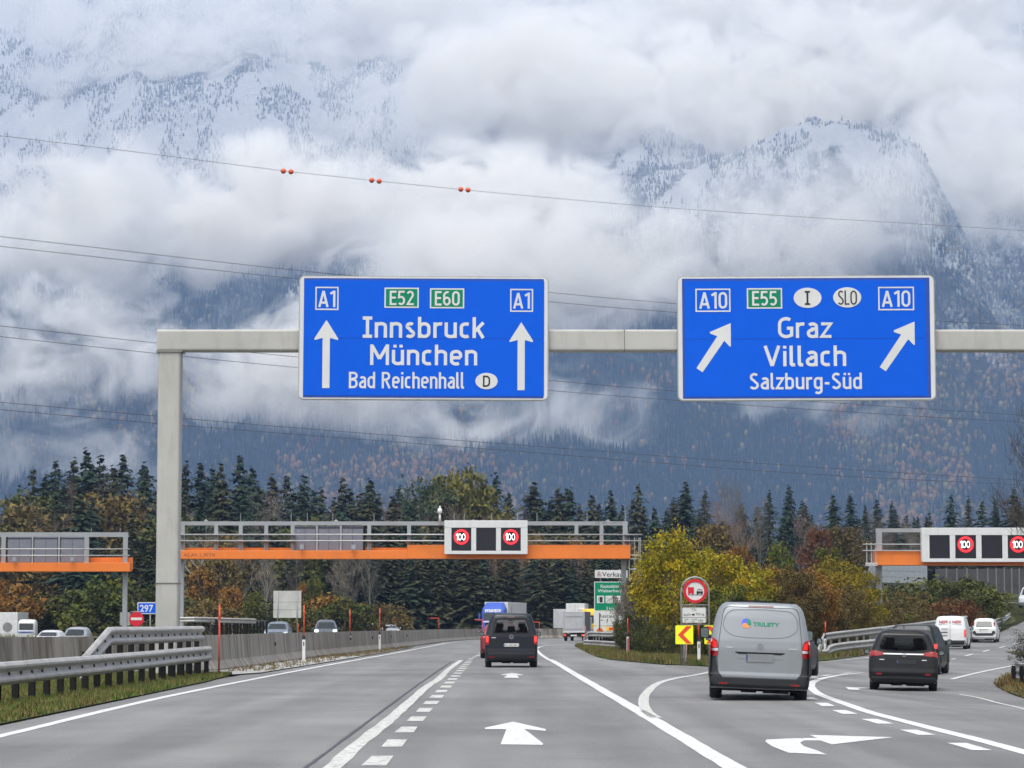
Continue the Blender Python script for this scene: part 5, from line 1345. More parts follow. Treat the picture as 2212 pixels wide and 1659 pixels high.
def proto_spruce(seed, h=20, r=3.3, tiers=36, sparse=1.0):
    rnd = random.Random(seed); mb, _ = trunk_mesh(h, .26, seed, .004, n=6, upto=.98)
    tr = mb.mesh('trunk', None); tris = []; picks = []
    for i in range(tiers):
        t = .10 + .895 * (i / (tiers - 1)) ** .92; z = h * t
        L0 = r * ((1 - t) ** .82) * (1 + .18 * math.sin(i * 1.7 + seed)) + .12
        nb = rnd.randint(6, 9) if t < .9 else 5; a0 = rnd.uniform(0, 6.28)
        for b in range(nb):
            if rnd.random() > .93 * sparse: continue
            a = a0 + 2 * PI * b / nb + rnd.uniform(-.35, .35); zj = rnd.uniform(-.5, .5) * h / tiers * 1.6; L = L0 * rnd.uniform(.5, 1.2) * (1 + .22 * math.sin(a * 2 + seed)); dr = rnd.uniform(.12, .42)
            ca, sa = math.cos(a), math.sin(a); m = max(4, int(5 + L * 4.6))
            for k in range(m):
                u = (k + rnd.random()) / m; rr = L * u; zz = z + zj + L * (.22 * u - dr * u * u * 1.25) + rnd.uniform(-.10, .10)
                wd = (.16 + .34 * (1 - u)) * (.5 + L * .25); side = rnd.uniform(-1, 1)
                cx = ca * rr - sa * side * wd * .6; cy = sa * rr + ca * side * wd * .6; s = rnd.uniform(.13, .30) * (.75 + L * .14)
                e = rnd.uniform(0, 6.28)
                p0 = (cx - sa * s, cy + ca * s, zz + rnd.uniform(-.03, .1)); p1 = (cx + sa * s, cy - ca * s, zz + rnd.uniform(-.03, .1)); p2 = (cx + ca * s * 1.3, cy + sa * s * 1.3, zz - s * rnd.uniform(.3, 1.5))
                tris.append((p0, p1, p2)); picks.append(rnd.random() * .7 + .3 * u)
    cr = soup('crown', tris, picks); return tr, cr, h
def proto_pine(seed, h=16, r=4.5):
    rnd = random.Random(seed); mb, _ = trunk_mesh(h, .3, seed, .02, 7, upto=.9, start=.45); tr = mb.mesh('trunk', None); tris = []; picks = []
    return tr, clumps('crown', rnd, (0, 0, h * .62), (r, r, h * .36), 46, 60, .42, 1.25), h
def clumps(name, rnd, c, rad, ncl, per, size, cr, hollow=.35, flat=.8, zmin=-1.0):
    tris = []; picks = []
    for i in range(ncl):
        while True:
            x, y, z = rnd.uniform(-1, 1), rnd.uniform(-1, 1), rnd.uniform(zmin, 1)
            d = x * x + y * y + z * z
            if d < 1 and (d > hollow or rnd.random() < .3): break
        cx, cy_, cz = c[0] + x * rad[0], c[1] + y * rad[1], c[2] + z * rad[2]; k = rnd.uniform(.6, 1.25) * cr; base = rnd.random() * .5
        for j in range(per):
            u = rnd.gauss(0, .5), rnd.gauss(0, .5), rnd.gauss(0, .5 * flat)
            p = Vector((cx + u[0] * k, cy_ + u[1] * k, cz + u[2] * k)); s = size * rnd.uniform(.55, 1.3)
            n = Vector((rnd.gauss(0, 1), rnd.gauss(0, 1), rnd.gauss(0, 1) + .5)).normalized(); a = n.orthogonal().normalized(); b = n.cross(a)
            th = rnd.uniform(0, 6.28); q = a * math.cos(th) + b * math.sin(th); w_ = b * math.cos(th) - a * math.sin(th)
            tris.append((p - q * s * .5 - w_ * s * .4, p + q * s * .6, p - q * s * .2 + w_ * s * .5)); picks.append(base + rnd.random() * .5)
    return soup(name, tris, picks)
def proto_leafy(seed, h, r, ncl=60, per=60, size=.3, cr=.9, ctr=.58, rz=.42, limbs=9, rt=.14, zmin=-1.0):
    rnd = random.Random(seed); mb, _ = trunk_mesh(h, rt, seed, .02, limbs, start=.15, spread=.7); tr = mb.mesh('trunk', None)
    return tr, clumps('crown', rnd, (0, 0, h * ctr), (r, r, h * rz), ncl, per, size, cr, zmin=zmin), h
def proto_bare(seed, h, r, limbs=12, twigs=1700, rt=.16, tw=.018, spread=.55):
    rnd = random.Random(seed); mb, tips = trunk_mesh(h, rt, seed, .02, limbs, start=.22, spread=spread); tr = mb.mesh('trunk', None)
    tris = []; picks = []
    for i in range(twigs):
        p, d, dep = tips[rnd.randrange(len(tips))]
        p = p - d * rnd.uniform(0, h * .09) + Vector((rnd.gauss(0, h * .022), rnd.gauss(0, h * .022), rnd.gauss(0, h * .022)))
        dd = (d + Vector((rnd.uniform(-.9, .9), rnd.uniform(-.9, .9), rnd.uniform(-.2, .9)))).normalized(); L = rnd.uniform(.03, .075) * h; sd_ = dd.orthogonal().normalized() * tw * h / 14
        tris.append((p - sd_, p + sd_, p + dd * L)); picks.append(rnd.random())
    return tr, soup('crown', tris, picks), h

def build_trees():
    bark = M('bark', (.085, .065, .05), .9, var=.35, vs=2); pale = M('pale_bark', (.36, .34, .31), .85, var=.3, vs=3); grey_b = M('grey_bark', (.15, .135, .115), .9, var=.3, vs=2)
    SP = leaf_mat('spruce_needles', [(.010, .022, .016), (.022, .042, .026), (.040, .062, .034)])
    SP2 = leaf_mat('spruce_needles_dull', [(.020, .024, .014), (.040, .044, .020), (.062, .060, .028)])
    PI_ = leaf_mat('pine_needles', [(.018, .032, .018), (.040, .060, .030), (.07, .09, .045)])
    YL = leaf_mat('maple_yellow', [(.055, .075, .008), (.165, .165, .010), (.34, .26, .012), (.44, .25, .015)])
    YG = leaf_mat('yellow_green', [(.03, .05, .012), (.075, .09, .015), (.15, .14, .02)])
    OR = leaf_mat('orange_leaves', [(.08, .055, .015), (.19, .10, .022), (.28, .13, .025), (.17, .13, .022)])
    RU = leaf_mat('rusty_leaves', [(.05, .03, .015), (.12, .05, .018), (.20, .065, .02)])
    BR = leaf_mat('brown_leaves', [(.05, .042, .016), (.125, .09, .028), (.20, .14, .038)])
    OL = leaf_mat('olive_leaves', [(.025, .034, .012), (.065, .075, .02), (.12, .11, .025)])
    TW = leaf_mat('reddish_twigs', [(.09, .06, .05), (.15, .10, .08), (.22, .15, .12)])
    GT = leaf_mat('grey_twigs', [(.10, .085, .07), (.17, .145, .12), (.26, .23, .19)])
    SD = leaf_mat('grey_seed_heads', [(.10, .08, .065), (.20, .17, .14), (.38, .35, .31)])
    spr = [proto_spruce(11, 20, 4.4, 40), proto_spruce(12, 20, 3.6, 44), proto_spruce(13, 20, 5.2, 38), proto_spruce(14, 20, 4.0, 42, .85)]
    pine = proto_pine(21)
    leafy = [proto_leafy(31, 10, 3.4, 70, 60, .42, 1.0), proto_leafy(32, 10, 2.9, 60, 60, .42, .9, .55, .45), proto_leafy(33, 10, 4.2, 80, 60, .42, 1.1)]
    bush = [proto_leafy(41, 4, 2.2, 46, 60, .26, .6, .48, .5, 7, .06, -.9), proto_leafy(42, 4, 2.6, 50, 60, .26, .65, .46, .5, 7, .06, -.9)]
    bare = [proto_bare(51, 14, 4), proto_bare(52, 14, 4, 14, 1900, .14, spread=.45), proto_bare(53, 14, 5, 13, 2000, .2, spread=.7)]
    def put(proto, name, x, y, h, label, mats, group=None, cat='tree', rz=None, sx=1.0, zb=None, parts=('trunk', 'crown')):
        tr, cr, h0 = proto; k = h / h0
        o = empty(name, (x, y, (gz(x, y) if zb is None else zb) - .05), rz if rz is not None else (x * 12.9 + y * 7.3) % 6.28, label, cat, group); o.scale = (k * sx, k * sx, k)
        for me, m, nm in ((tr, mats[0], parts[0]), (cr, mats[1], parts[1])):
            if not me.materials: me.materials.append(None)
            c = bpy.data.objects.new(nm, me); COL.objects.link(c); c.parent = o
            c.material_slots[0].link = 'OBJECT'; c.material_slots[0].material = m
        return o
    def top(proto, name, px, py, Y, label, mats, group=None, sx=1.0, cat='tree'):
        p = at(px, py, Y); zb = gz(p.x, Y) - (.5 if p.x < -25 else 0)
        return put(proto, name, p.x, Y, (p.z - zb) * 1.0, label, mats, group, cat, None, sx, zb)
    rnd = random.Random(77)
    YT = leaf_mat('yellow_treetop', [(.07, .08, .02), (.17, .16, .035), (.26, .21, .04)])
    ords = ['leftmost', 'second from the left', 'third from the left', 'fourth from the left', 'fifth from the left', 'sixth from the left', 'seventh from the left', 'eighth from the left', 'ninth from the left', 'tenth from the left', 'eleventh from the left', 'twelfth from the left', 'thirteenth from the left', 'fourteenth from the left']
    zones = [('rising left of the grey column', [(71, 1018, 0), (100, 1030, 1), (121, 1001, 2), (159, 993, 1), (188, 973, 3), (217, 990, 2), (245, 1010, 1), (265, 988, 0), (313, 1003, 1)]),
             ('rising right of the grey column', [(401, 1001, 1), (432, 1006, 0), (460, 1010, 3), (477, 1006, 2), (518, 990, 0), (545, 1012, 3), (588, 1028, 1), (619, 1033, 0), (656, 1033, 2), (740, 1036, 0), (800, 1038, 3), (850, 1075, 1)]),
             ('rising right of the yellow treetop', [(1045, 1052, 3), (1071, 1026, 1), (1100, 1070, 0), (1152, 1048, 2), (1190, 1078, 1), (1233, 1057, 1), (1278, 1070, 3), (1319, 1064, 0), (1345, 1095, 2)]),
             ('rising beyond the yellow maple', [(1379, 1050, 2), (1440, 1100, 1), (1481, 1044, 0), (1523, 1064, 1), (1661, 1062, 3), (1704, 1050, 2), (1740, 1090, 1), (1800, 1072, 0), (1837, 1069, 1), (1869, 1092, 3), (1894, 1082, 0), (1926, 1085, 1)]),
             ('rising above the right gantry', [(1975, 1118, 3), (2008, 1109, 0), (2055, 1072, 2), (2092, 1075, 1), (2122, 1085, 0), (2150, 1080, 3), (2190, 1060, 2), (2225, 1070, 0)])]
    for zn, L in zones:
        for i, (px, py, k) in enumerate(L):
            Y = 395 + rnd.uniform(-18, 25)
            top(spr[k], 'spruce_tree', px, py, Y, f'dark spruce {zn}, {ords[i]}', (bark, SP if i % 3 else SP2), 'spruces that stand out above the wood', rnd.uniform(1.05, 1.65))
    top(pine, 'pine_tree', 922, 1034, 372, 'broad round topped dark pine left of the yellow treetop', (bark, PI_), sx=.85)
    top(pine, 'pine_tree', 885, 1062, 380, 'lower round pine just left of the broad one', (bark, PI_), sx=.7)
    top(leafy[2], 'yellow_tree', 1000, 1014, 392, 'yellow green tree rising above the wood beside the camera mast', (bark, YT), sx=.62)
    top(leafy[1], 'yellow_tree', 962, 1030, 396, 'smaller yellow tree beside the broad pine', (bark, YT), sx=.5)
    # broadleaf trees in front of the spruces
    B = [(bare[2], 136, 1047, 350, 'reddish bare round crowned tree at the far left', (grey_b, TW), .95), (leafy[2], 227, 1064, 345, 'olive brown leafy tree between bare tree and grey column', (bark, BR), .8),
         (leafy[0], 88, 1056, 352, 'olive tree left of the reddish bare tree', (bark, OL), .8), (leafy[1], 30, 1080, 345, 'brown tree at the left edge', (bark, BR), .9), (bare[0], 262, 1030, 360, 'thin brown bare tree just left of the column', (grey_b, TW), 1.0),
         (leafy[0], 8, 1120, 335, 'ochre tree cut by the left edge', (bark, OL), 1.0), (leafy[0], 52, 1125, 338, 'second ochre tree at the left edge', (bark, BR), 1.0), (bare[1], 178, 1105, 338, 'slender pale bare tree left of the left gantry end', (pale, TW), .9),
         (bare[0], 290, 1100, 345, 'bare tree behind the right end of the left gantry', (grey_b, TW), .9),
         (bare[2], 440, 1128, 300, 'bare whitish tree seen through the left part of the middle gantry', (pale, GT), .9), (bare[1], 505, 1150, 300, 'tall bare tree with crossing limbs under the middle gantry', (pale, GT), .8),
         (leafy[1], 470, 1195, 290, 'ochre leafed tree right of the grey column', (grey_b, BR), .9), (leafy[1], 440, 1218, 288, 'orange leafed tree with thin trunks under the middle gantry', (grey_b, OR), .75), (leafy[1], 495, 1262, 282, 'small bright orange tree right of the orange one', (grey_b, OR), .8),
         (leafy[0], 545, 1272, 280, 'yellow green bush tree left of the big white sign back', (grey_b, YG), .7), (bare[1], 575, 1180, 298, 'slim bare tree left of the big white sign back', (pale, GT), .7),
         (bare[0], 640, 1160, 300, 'bare tree behind the big white sign back', (grey_b, GT), .8), (leafy[1], 684, 1243, 285, 'small bright green and yellow tree right of the big white sign back', (grey_b, YG), .55), (leafy[1], 655, 1256, 287, 'small orange tree peeking over the big white sign back', (grey_b, OR), .5),
         (bare[1], 745, 1165, 296, 'grey bare tree right of the bright green tree', (grey_b, GT), .9), (bare[0], 800, 1150, 298, 'grey bare tree above the oncoming white car', (grey_b, GT), .9), (bare[0], 1130, 1190, 330, 'grey brown bare tree behind the dark family van', (grey_b, GT), 1.0),
         (leafy[1], 1215, 1186, 345, 'rusty brown tree left of the service area sign', (bark, leaf_mat('dull_rust', [(.05, .035, .02), (.10, .055, .03), (.15, .075, .035)])), .8), (bare[1], 1243, 1180, 332, 'birch with a white trunk left of the service area sign', (pale, TW), .6), (bare[1], 1262, 1210, 334, 'second thin birch left of the service area sign', (pale, TW), .5),
         (leafy[1], 1235, 1150, 350, 'brown tree with an orange tip showing above the gantry beam', (bark, BR), .7),
         (bare[1], 1592, 1027, 300, 'tall wide bare tree behind the grey van', (grey_b, GT), 1.0), (bare[0], 1640, 1062, 296, 'bare tree right of the tallest bare one', (grey_b, GT), .8), (bare[2], 1570, 1085, 290, 'spreading bare tree left of the tallest bare one', (grey_b, TW), .9),
         (leafy[2], 1545, 1130, 270, 'brown and orange tree behind the yellow maple', (grey_b, BR), .7), (leafy[0], 1600, 1175, 262, 'brown reddish leafed tree behind the grey van roof', (grey_b, OR), .6),
         (bare[0], 1735, 1110, 300, 'bare brown tree above the ochre tree clump', (grey_b, TW), 1.0), (leafy[1], 1765, 1135, 296, 'rust coloured tree left of the right gantry', (grey_b, RU), .7), (leafy[0], 1830, 1130, 300, 'brown tree with orange tinge behind the right gantry end', (grey_b, BR), .8),
         (bare[1], 1900, 1105, 318, 'grey bare tree behind the leg of the right gantry', (grey_b, TW), .9), (bare[0], 1965, 1130, 350, 'grey bare tree over the panel wall', (grey_b, GT), 1.0),
         (leafy[0], 1690, 1165, 220, 'yellow leafed slender tree above the grey van roof', (grey_b, YG), .5), (leafy[0], 1795, 1175, 232, 'yellow green slender tree left of the right gantry', (grey_b, YG), .6)]
    for pr, px, py, Y, lab, mats, sx in B: top(pr, 'autumn_tree' if pr in leafy else 'bare_tree', px, py, Y, lab, mats, None, sx)
    # the dense wood behind, tree by tree
    def zone(px):
        for a, t in ((150, 'at the left edge'), (335, 'behind the left gantry'), (620, 'right of the grey column'), (800, 'behind the grey sign cabinets'), (950, 'below the round topped pine'), (1140, 'behind the lit speed sign'), (1350, 'left of the service area sign'), (1560, 'beyond the yellow maple'), (1740, 'beyond the grey van'), (1960, 'left of the right gantry sign')):
            if px < a: return t
        return 'beyond the right gantry sign'
    for i in range(150):
        px = -60 + 2330 * (i + rnd.random()) / 150; Y = rnd.choice([318, 335, 352, 370, 385, 400]); base_top = interp([(0, 1100), (80, 1045), (300, 1030), (450, 1035), (700, 1060), (1000, 1065), (1300, 1088), (1450, 1095), (1700, 1100), (1960, 1115), (2212, 1095)], px)
        py = base_top + rnd.uniform(0, 75); ty = rnd.random()
        if px > 1880 and Y < 352: Y = 380
        if 1500 < px <= 1880 : Y = max(Y, 352)
        if ty < .74: top(rnd.choice(spr), 'spruce_tree', px, py, Y, 'dark spruce packed inside the dense wood ' + zone(px), (bark, rnd.choice([SP, SP2, SP])), 'spruces inside the dense wood ' + zone(px), rnd.uniform(1.2, 1.6))
        elif ty < .88: top(rnd.choice(bare), 'bare_tree', px, py + 10, Y - 12 if px < 1500 else Y, 'brown bare tree inside the dense wood ' + zone(px), (grey_b, rnd.choice([TW, GT])), 'bare trees inside the dense wood', 1.0)
        else: top(rnd.choice(leafy), 'autumn_tree', px, py + 40, Y - 8 if px < 1500 else Y, 'brown leafed tree inside the dense wood ' + zone(px), (bark, rnd.choice([BR, OL, BR])), 'brown trees inside the dense wood', 1.0)
    for i in range(46):      # tops that fill the gaps of the skyline
        px = -30 + 2280 * (i + rnd.random()) / 46; Y = rnd.uniform(405, 440); t_ = interp([(0, 1060), (120, 1010), (300, 1015), (430, 1015), (600, 1040), (850, 1060), (1100, 1055), (1350, 1075), (1500, 1075), (1760, 1090), (1960, 1110), (2212, 1085)], px)
        k = rnd.choice([0, 1, 2, 3, 3, 2]); top(spr[k], 'spruce_tree', px, t_ + rnd.uniform(-12, 40), Y, 'distant spruce in the back row of the dense wood ' + zone(px), (bark, SP2 if rnd.random() < .6 else SP), 'back row spruces ' + zone(px), rnd.uniform(1.0, 2.0))
    for i in range(42):      # low dark spruces that close the foot of the wood
        px = 150 + 1250 * (i + rnd.random()) / 42; Y = rnd.uniform(306, 322)
        top(rnd.choice(spr), 'spruce_tree', px, rnd.uniform(1165, 1215), Y, 'low dark spruce at the front of the wood ' + zone(px), (bark, SP2 if i % 3 else SP), 'low spruces at the front of the wood ' + zone(px), rnd.uniform(1.5, 1.9))
    # scrub along the foot of the wood
    L = [(-5, 1250, 262, OR, 'orange yellow bush at the left edge'), (60, 1290, 268, OL, 'dull green bush left of the white truck'), (110, 1285, 270, BR, 'brown bush above the white truck cab'), (160, 1275, 268, OL, 'olive bush left of the left gantry leg'), (205, 1252, 262, YG, 'yellow green bush under the left gantry'),
         (240, 1248, 266, YG, 'taller yellow bush beside the left gantry leg'), (285, 1262, 262, OL, 'olive bush behind the blue 297 sign'), (325, 1270, 266, OL, 'green bush behind the grey column'), (405, 1290, 262, OL, 'green brown bush right of the grey column'), (455, 1295, 258, BR, 'brown bush behind the galvanised rail'),
         (590, 1300, 258, OL, 'green bush below the big white sign back'), (650, 1305, 256, OL, 'green bush between the sign posts'), (700, 1285, 262, OR, 'ochre bush right of the green tree'), (745, 1290, 260, YG, 'yellow bush above the grey oncoming car'), (790, 1300, 262, BR, 'brown bush above the white oncoming car'), (840, 1305, 292, BR, 'brown bush behind the small white sign back'),
         (880, 1315, 318, BR, 'low brown bush right of the small white sign back'), (930, 1305, 318, OL, 'green brown bush right of the scrub'), (985, 1275, 320, OL, 'olive bush left of the blue truck'), (1020, 1285, 320, OL, 'second olive bush left of the blue truck'), (1180, 1300, 320, BR, 'brown bush left of the white box trucks'), (1265, 1300, 322, BR, 'brown bush behind the yellow truck')]
    for i, (px, py, Y, m, lab) in enumerate(L): top(bush[i % 2], 'bush', px, py, Y, lab, (grey_b, m), 'bushes at the foot of the wood', 1.15, 'bush')
    # island: the yellow maple and its neighbours
    near = [proto_leafy(61, 6, 2.35, 150, 120, .125, .5, .54, .46, 9, .07, -1.0), proto_leafy(62, 6, 2.2, 140, 120, .125, .45, .52, .46, 9, .07, -1.0), proto_leafy(63, 4, 2.4, 130, 100, .11, .4, .48, .5, 9, .05, -.9)]
    put(near[0], 'maple_tree', at(1452, 1300, 128).x, 128, 5.9, 'bright yellow green maple behind the no overtaking sign', (grey_b, YL), sx=.78)
    put(near[1], 'maple_tree', at(1540, 1300, 134).x, 134, 5.4, 'yellow and orange maple hidden behind the grey van', (grey_b, YL), sx=1.05)
    put(near[1], 'maple_tree', at(1495, 1300, 140).x, 140, 5.3, 'ochre maple between the two yellow ones', (grey_b, leaf_mat('ochre_leaves', [(.08, .065, .012), (.18, .125, .015), (.23, .12, .02)])), sx=1.1)
    put(near[2], 'seed_bush', at(1363, 1300, 142).x, 142, 4.0, 'grey brown bush with pale seed heads in front of the green sign', (grey_b, SD), cat='bush', sx=.42)
    put(near[2], 'bush', at(1372, 1330, 137).x, 137, 2.2, 'dark olive bush between the grey bush and the maple', (grey_b, OL), cat='bush', sx=.85)
    put(near[2], 'bush', at(1420, 1380, 124).x, 124, 1.6, 'low dark bush at the foot of the maple', (grey_b, OL), cat='bush', sx=1.2)
    put(near[2], 'bush', at(1575, 1330, 128).x, 128, 3.6, 'green yellow bush just left of the grey van roof', (grey_b, YG), cat='bush', sx=1.1)
    T = [(1625, 1215, 150, 1, YL, 'yellow green tree behind the grey van roof', 1.0), (1672, 1225, 158, 0, OR, 'orange leafed tree above the right part of the grey van', 1.0), (1712, 1222, 150, 1, BR, 'ochre brown tree right of the grey van', .95), (1752, 1232, 152, 0, OR, 'orange and brown tree at the start of the right guardrail', .9),
         (1805, 1208, 162, 0, leaf_mat('gold_leaves', [(.07, .07, .010), (.17, .135, .012), (.27, .17, .015)]), 'golden tree left of the right gantry leg', 1.0), (1858, 1225, 166, 1, YL, 'yellow orange tree touching the right gantry leg', .95), (1830, 1262, 158, 1, BR, 'lower brown tree below the golden one', 1.2), (1775, 1290, 154, 0, BR, 'brown bushy tree behind the start of the guardrail', 1.2), (1700, 1290, 148, 1, BR, 'dark brown bushy tree behind the dark hatchback', 1.2)]
    for px, py, Y, k, m, lab, sx in T: top(near[k], 'autumn_tree', px, py, Y, lab, (grey_b, m), 'autumn trees on the island', sx)
    Bs = [(1925, 1262, 205, OL, 'olive bush right of the right gantry leg', 1.3), (1965, 1275, 198, BR, 'brown bush behind the middle of the right guardrail', 1.2), (2005, 1248, 212, YG, 'yellow green bush under the right gantry', 1.3), (2045, 1255, 210, OL, 'green bush below the dark noise barrier', 1.3), (2085, 1248, 216, YG, 'tall yellow green bush right of the green one', 1.3), (2125, 1262, 224, OL, 'olive bush at the bend of the ramp', 1.2),
          (2030, 1300, 196, RU, 'rust red bush above the white delivery van', 1.1), (2068, 1290, 202, RU, 'orange red bush right of the rust red one', 1.1), (2110, 1300, 216, RU, 'red orange bush near the bend of the ramp', 1.1), (2150, 1312, 232, BR, 'brown red bush at the tip of the bend', 1.0), (1945, 1320, 188, YG, 'small bright green bush behind the upper guardrail', .9), (1990, 1310, 192, BR, 'brown bush behind the upper guardrail', 1.2), (2090, 1325, 205, OL, 'dark green bush behind the lower guardrail', 1.0), (1900, 1300, 182, BR, 'brown bush beside the foot of the right gantry leg', 1.1)]
    for i, (px, py, Y, m, lab, sx) in enumerate(Bs):
        if m in (YG, RU): m = leaf_mat('dull_' + m.name, {'yellow_green': [(.035, .05, .012), (.09, .10, .018), (.15, .135, .022)], 'rusty_leaves': [(.06, .035, .02), (.15, .06, .02), (.24, .085, .022)]}[m.name])
        top(near[2] if i % 2 else bush[0], 'bush', px, py, Y, lab, (grey_b, m), 'bushes inside the bend of the ramp', sx, 'bush')
    # right edge: bare tree close to the road and the dark bush over the rail end
    big = proto_bare(71, 14, 5, 22, 5200, .13, .013, .6)
    put(proto_bare(73, 14, 5, 20, 4200, .12, .016, .8), 'bare_tree', 28.6, 134, 10.0, 'second dark bare tree just behind the one cut by the right edge', (bark, leaf_mat('dark_twigs', [(.05, .04, .035), (.10, .08, .06)])), sx=1.0)
    put(big, 'bare_tree', 26.0, 126, 12.2, 'dark bare tree with fine twigs cut by the right edge', (bark, leaf_mat('dark_twigs', [(.05, .04, .035), (.10, .08, .06)])), sx=.95)
    put(leafy[1], 'ivy_tree', 26.6, 121, 8.6, 'dark green leafy shrub at the right edge above the exit ramp', (bark, leaf_mat('ivy', [(.03, .04, .012), (.08, .085, .02), (.16, .13, .02)])), cat='tree', sx=.62)
    nb = proto_leafy(72, 2.2, .85, 60, 60, .05, .28, .5, .5, 9, .03)
    put(nb, 'bush', at(2226, 1400, 88).x, 88, 1.75, 'dark leafless bush over the rail end at the right edge', (bark, leaf_mat('dark_twigs2', [(.04, .035, .03), (.09, .075, .06)])), cat='bush')
# ================================================================ vehicles
# bodies are stacked rounded outlines: for every height a half width, a rear end and a front end. y = 0 is the rear bumper, +y forwards
class Body:
    def __init__(s, wid, rear, front, rc=.16, fc=.30, z0=.28, z1=1.5, crown=.05, bow=.05):
        s.wid, s.rear, s.front, s.rc, s.fc, s.z0, s.z1, s.crown, s.bow = wid, rear, front, rc, fc, z0, z1, crown, bow
    def w(s, z): return interp(s.wid, z)
    def yr(s, x, z):
        """rear surface, bowed and rounded at the corner"""
        w_ = s.w(z); ax = min(abs(x), w_); r = min(s.rc, w_ * .5); b = s.bow * (ax / w_) ** 2
        y = interp(s.rear, z) + b
        if ax > w_ - r: y += r - math.sqrt(max(0, r * r - (ax - w_ + r) ** 2))
        return y
    def yf(s, x, z):
        w_ = s.w(z); ax = min(abs(x), w_); r = min(s.fc, w_ * .5); b = s.bow * 2.2 * (ax / w_) ** 2
        y = interp(s.front, z) - b
        if ax > w_ - r: y -= (r - math.sqrt(max(0, r * r - (ax - w_ + r) ** 2))) * 1.2
        return y
    def mesh(s, name, mat, holes=None, nz=54):
        """holes: {'rear': polygon (x, z), 'front': ..., 'side': polygon (y, z)}"""
        nx = 30; V = []; rings = []
        zs = [s.z0 + (s.z1 - s.z0) * i / nz for i in range(nz + 1)]
        ny = 26
        for z in zs:
            w_ = s.w(z); xs = [-w_ + 2 * w_ * (.5 - .5 * math.cos(PI * i / nx)) * 1.0 for i in range(nx + 1)]
            ring = [(x, s.yr(x, z), z) for x in xs]
            a, b = s.yr(w_, z), s.yf(w_, z)
            ring += [(w_, a + (b - a) * k / ny, z) for k in range(1, ny)]
            ring += [(x, s.yf(x, z), z) for x in xs[::-1]]
            ring += [(-w_, b + (a - b) * k / ny, z) for k in range(1, ny)]
            rings.append(ring)
        m = len(rings[0]); fs = []
        for ring in rings: V += ring
        def inside(P, a, b):
            c = False; j = len(P) - 1
            for i in range(len(P)):
                if (P[i][1] > b) != (P[j][1] > b) and a < (P[j][0] - P[i][0]) * (b - P[i][1]) / (P[j][1] - P[i][1]) + P[i][0]: c = not c
                j = i
            return c
        for i in range(nz):
            for j in range(m):
                j2 = (j + 1) % m; q = [V[i * m + j], V[i * m + j2], V[(i + 1) * m + j2], V[(i + 1) * m + j]]
                if holes:
                    cx = sum(p[0] for p in q) / 4; cy_ = sum(p[1] for p in q) / 4; cz = sum(p[2] for p in q) / 4
                    sec = 'rear' if j < nx else ('side' if j < nx + ny else ('front' if j < 2 * nx + ny + 1 else 'side'))
                    if sec in holes and any(inside(P, cx if sec != 'side' else cy_, cz) for P in holes[sec]): continue
                fs.append((i * m + j, i * m + j2, (i + 1) * m + j2, (i + 1) * m + j))
        # roof cap, crowned, and floor
        top = rings[-1]; y0, y1 = s.yr(0, s.z1), s.yf(0, s.z1); k0 = len(V); w_ = s.w(s.z1)
        n = nx
        rows = 8
        idx = [[nz * m + i for i in range(n + 1)]]
        front = [nz * m + (nx + ny) + (n - i) for i in range(n + 1)]
        for r in range(1, rows):
            t = r / rows; row = []
            for i in range(n + 1):
                a = V[idx[0][i]]; b = V[front[i]]; u = 1 - (abs(a[0]) / w_) ** 2.5
                V.append((a[0] * (1 - t) + b[0] * t, a[1] * (1 - t) + b[1] * t, s.z1 + s.crown * max(0, u) * math.sin(PI * t) ** .5)); row.append(len(V) - 1)
            idx.append(row)
        idx.append(front)
        for r in range(rows):
            for i in range(n): fs.append((idx[r][i], idx[r][i + 1], idx[r + 1][i + 1], idx[r + 1][i]))
        fs.append(tuple(range(m))[::-1])
        mb = MB(); mb.add(V, fs); me = mb.mesh(name, mat, smooth=True)
        return me
    def patch(s, face, poly, off=.004, thick=.02, nr=10, nc=14):
        """plate that follows the body; poly in (x, z) for rear/front, (y, z) for left/right"""
        mb = MB(); zs = [p[1] for p in poly]; za, zb = min(zs), max(zs); rows = []
        for i in range(nr + 1):
            z = za + (zb - za) * (.002 + .996 * i / nr); X = []
            for (a, b) in zip(poly, poly[1:] + poly[:1]):
                if (a[1] - z) * (b[1] - z) <= 0 and a[1] != b[1]: X.append(a[0] + (b[0] - a[0]) * (z - a[1]) / (b[1] - a[1]))
            if len(X) < 2: X = [poly[0][0]] * 2
            rows.append((z, min(X), max(X)))
        def P(u, z, o):
            if face == 'rear': return (u, s.yr(u, z) - o, z)
            if face == 'front': return (u, s.yf(u, z) + o, z)
            sg = -1 if face == 'left' else 1
            return (sg * (s.w(z) + o), u, z)
        V = []; F_ = []
        for o in (off, off - thick):
            for z, a, b in rows:
                for k in range(nc + 1): V.append(P(a + (b - a) * k / nc, z, o))
        c = nc + 1; half = (nr + 1) * c
        for i in range(nr):
            for k in range(nc):
                F_.append((i * c + k, i * c + k + 1, (i + 1) * c + k + 1, (i + 1) * c + k))
        edge = [k for k in range(c)] + [i * c + nc for i in range(1, nr + 1)] + [nr * c + k for k in range(nc - 1, -1, -1)] + [i * c for i in range(nr - 1, 0, -1)]
        for a, b in zip(edge, edge[1:] + edge[:1]): F_.append((a, b, b + half, a + half))
        mb.add(V, F_); return mb
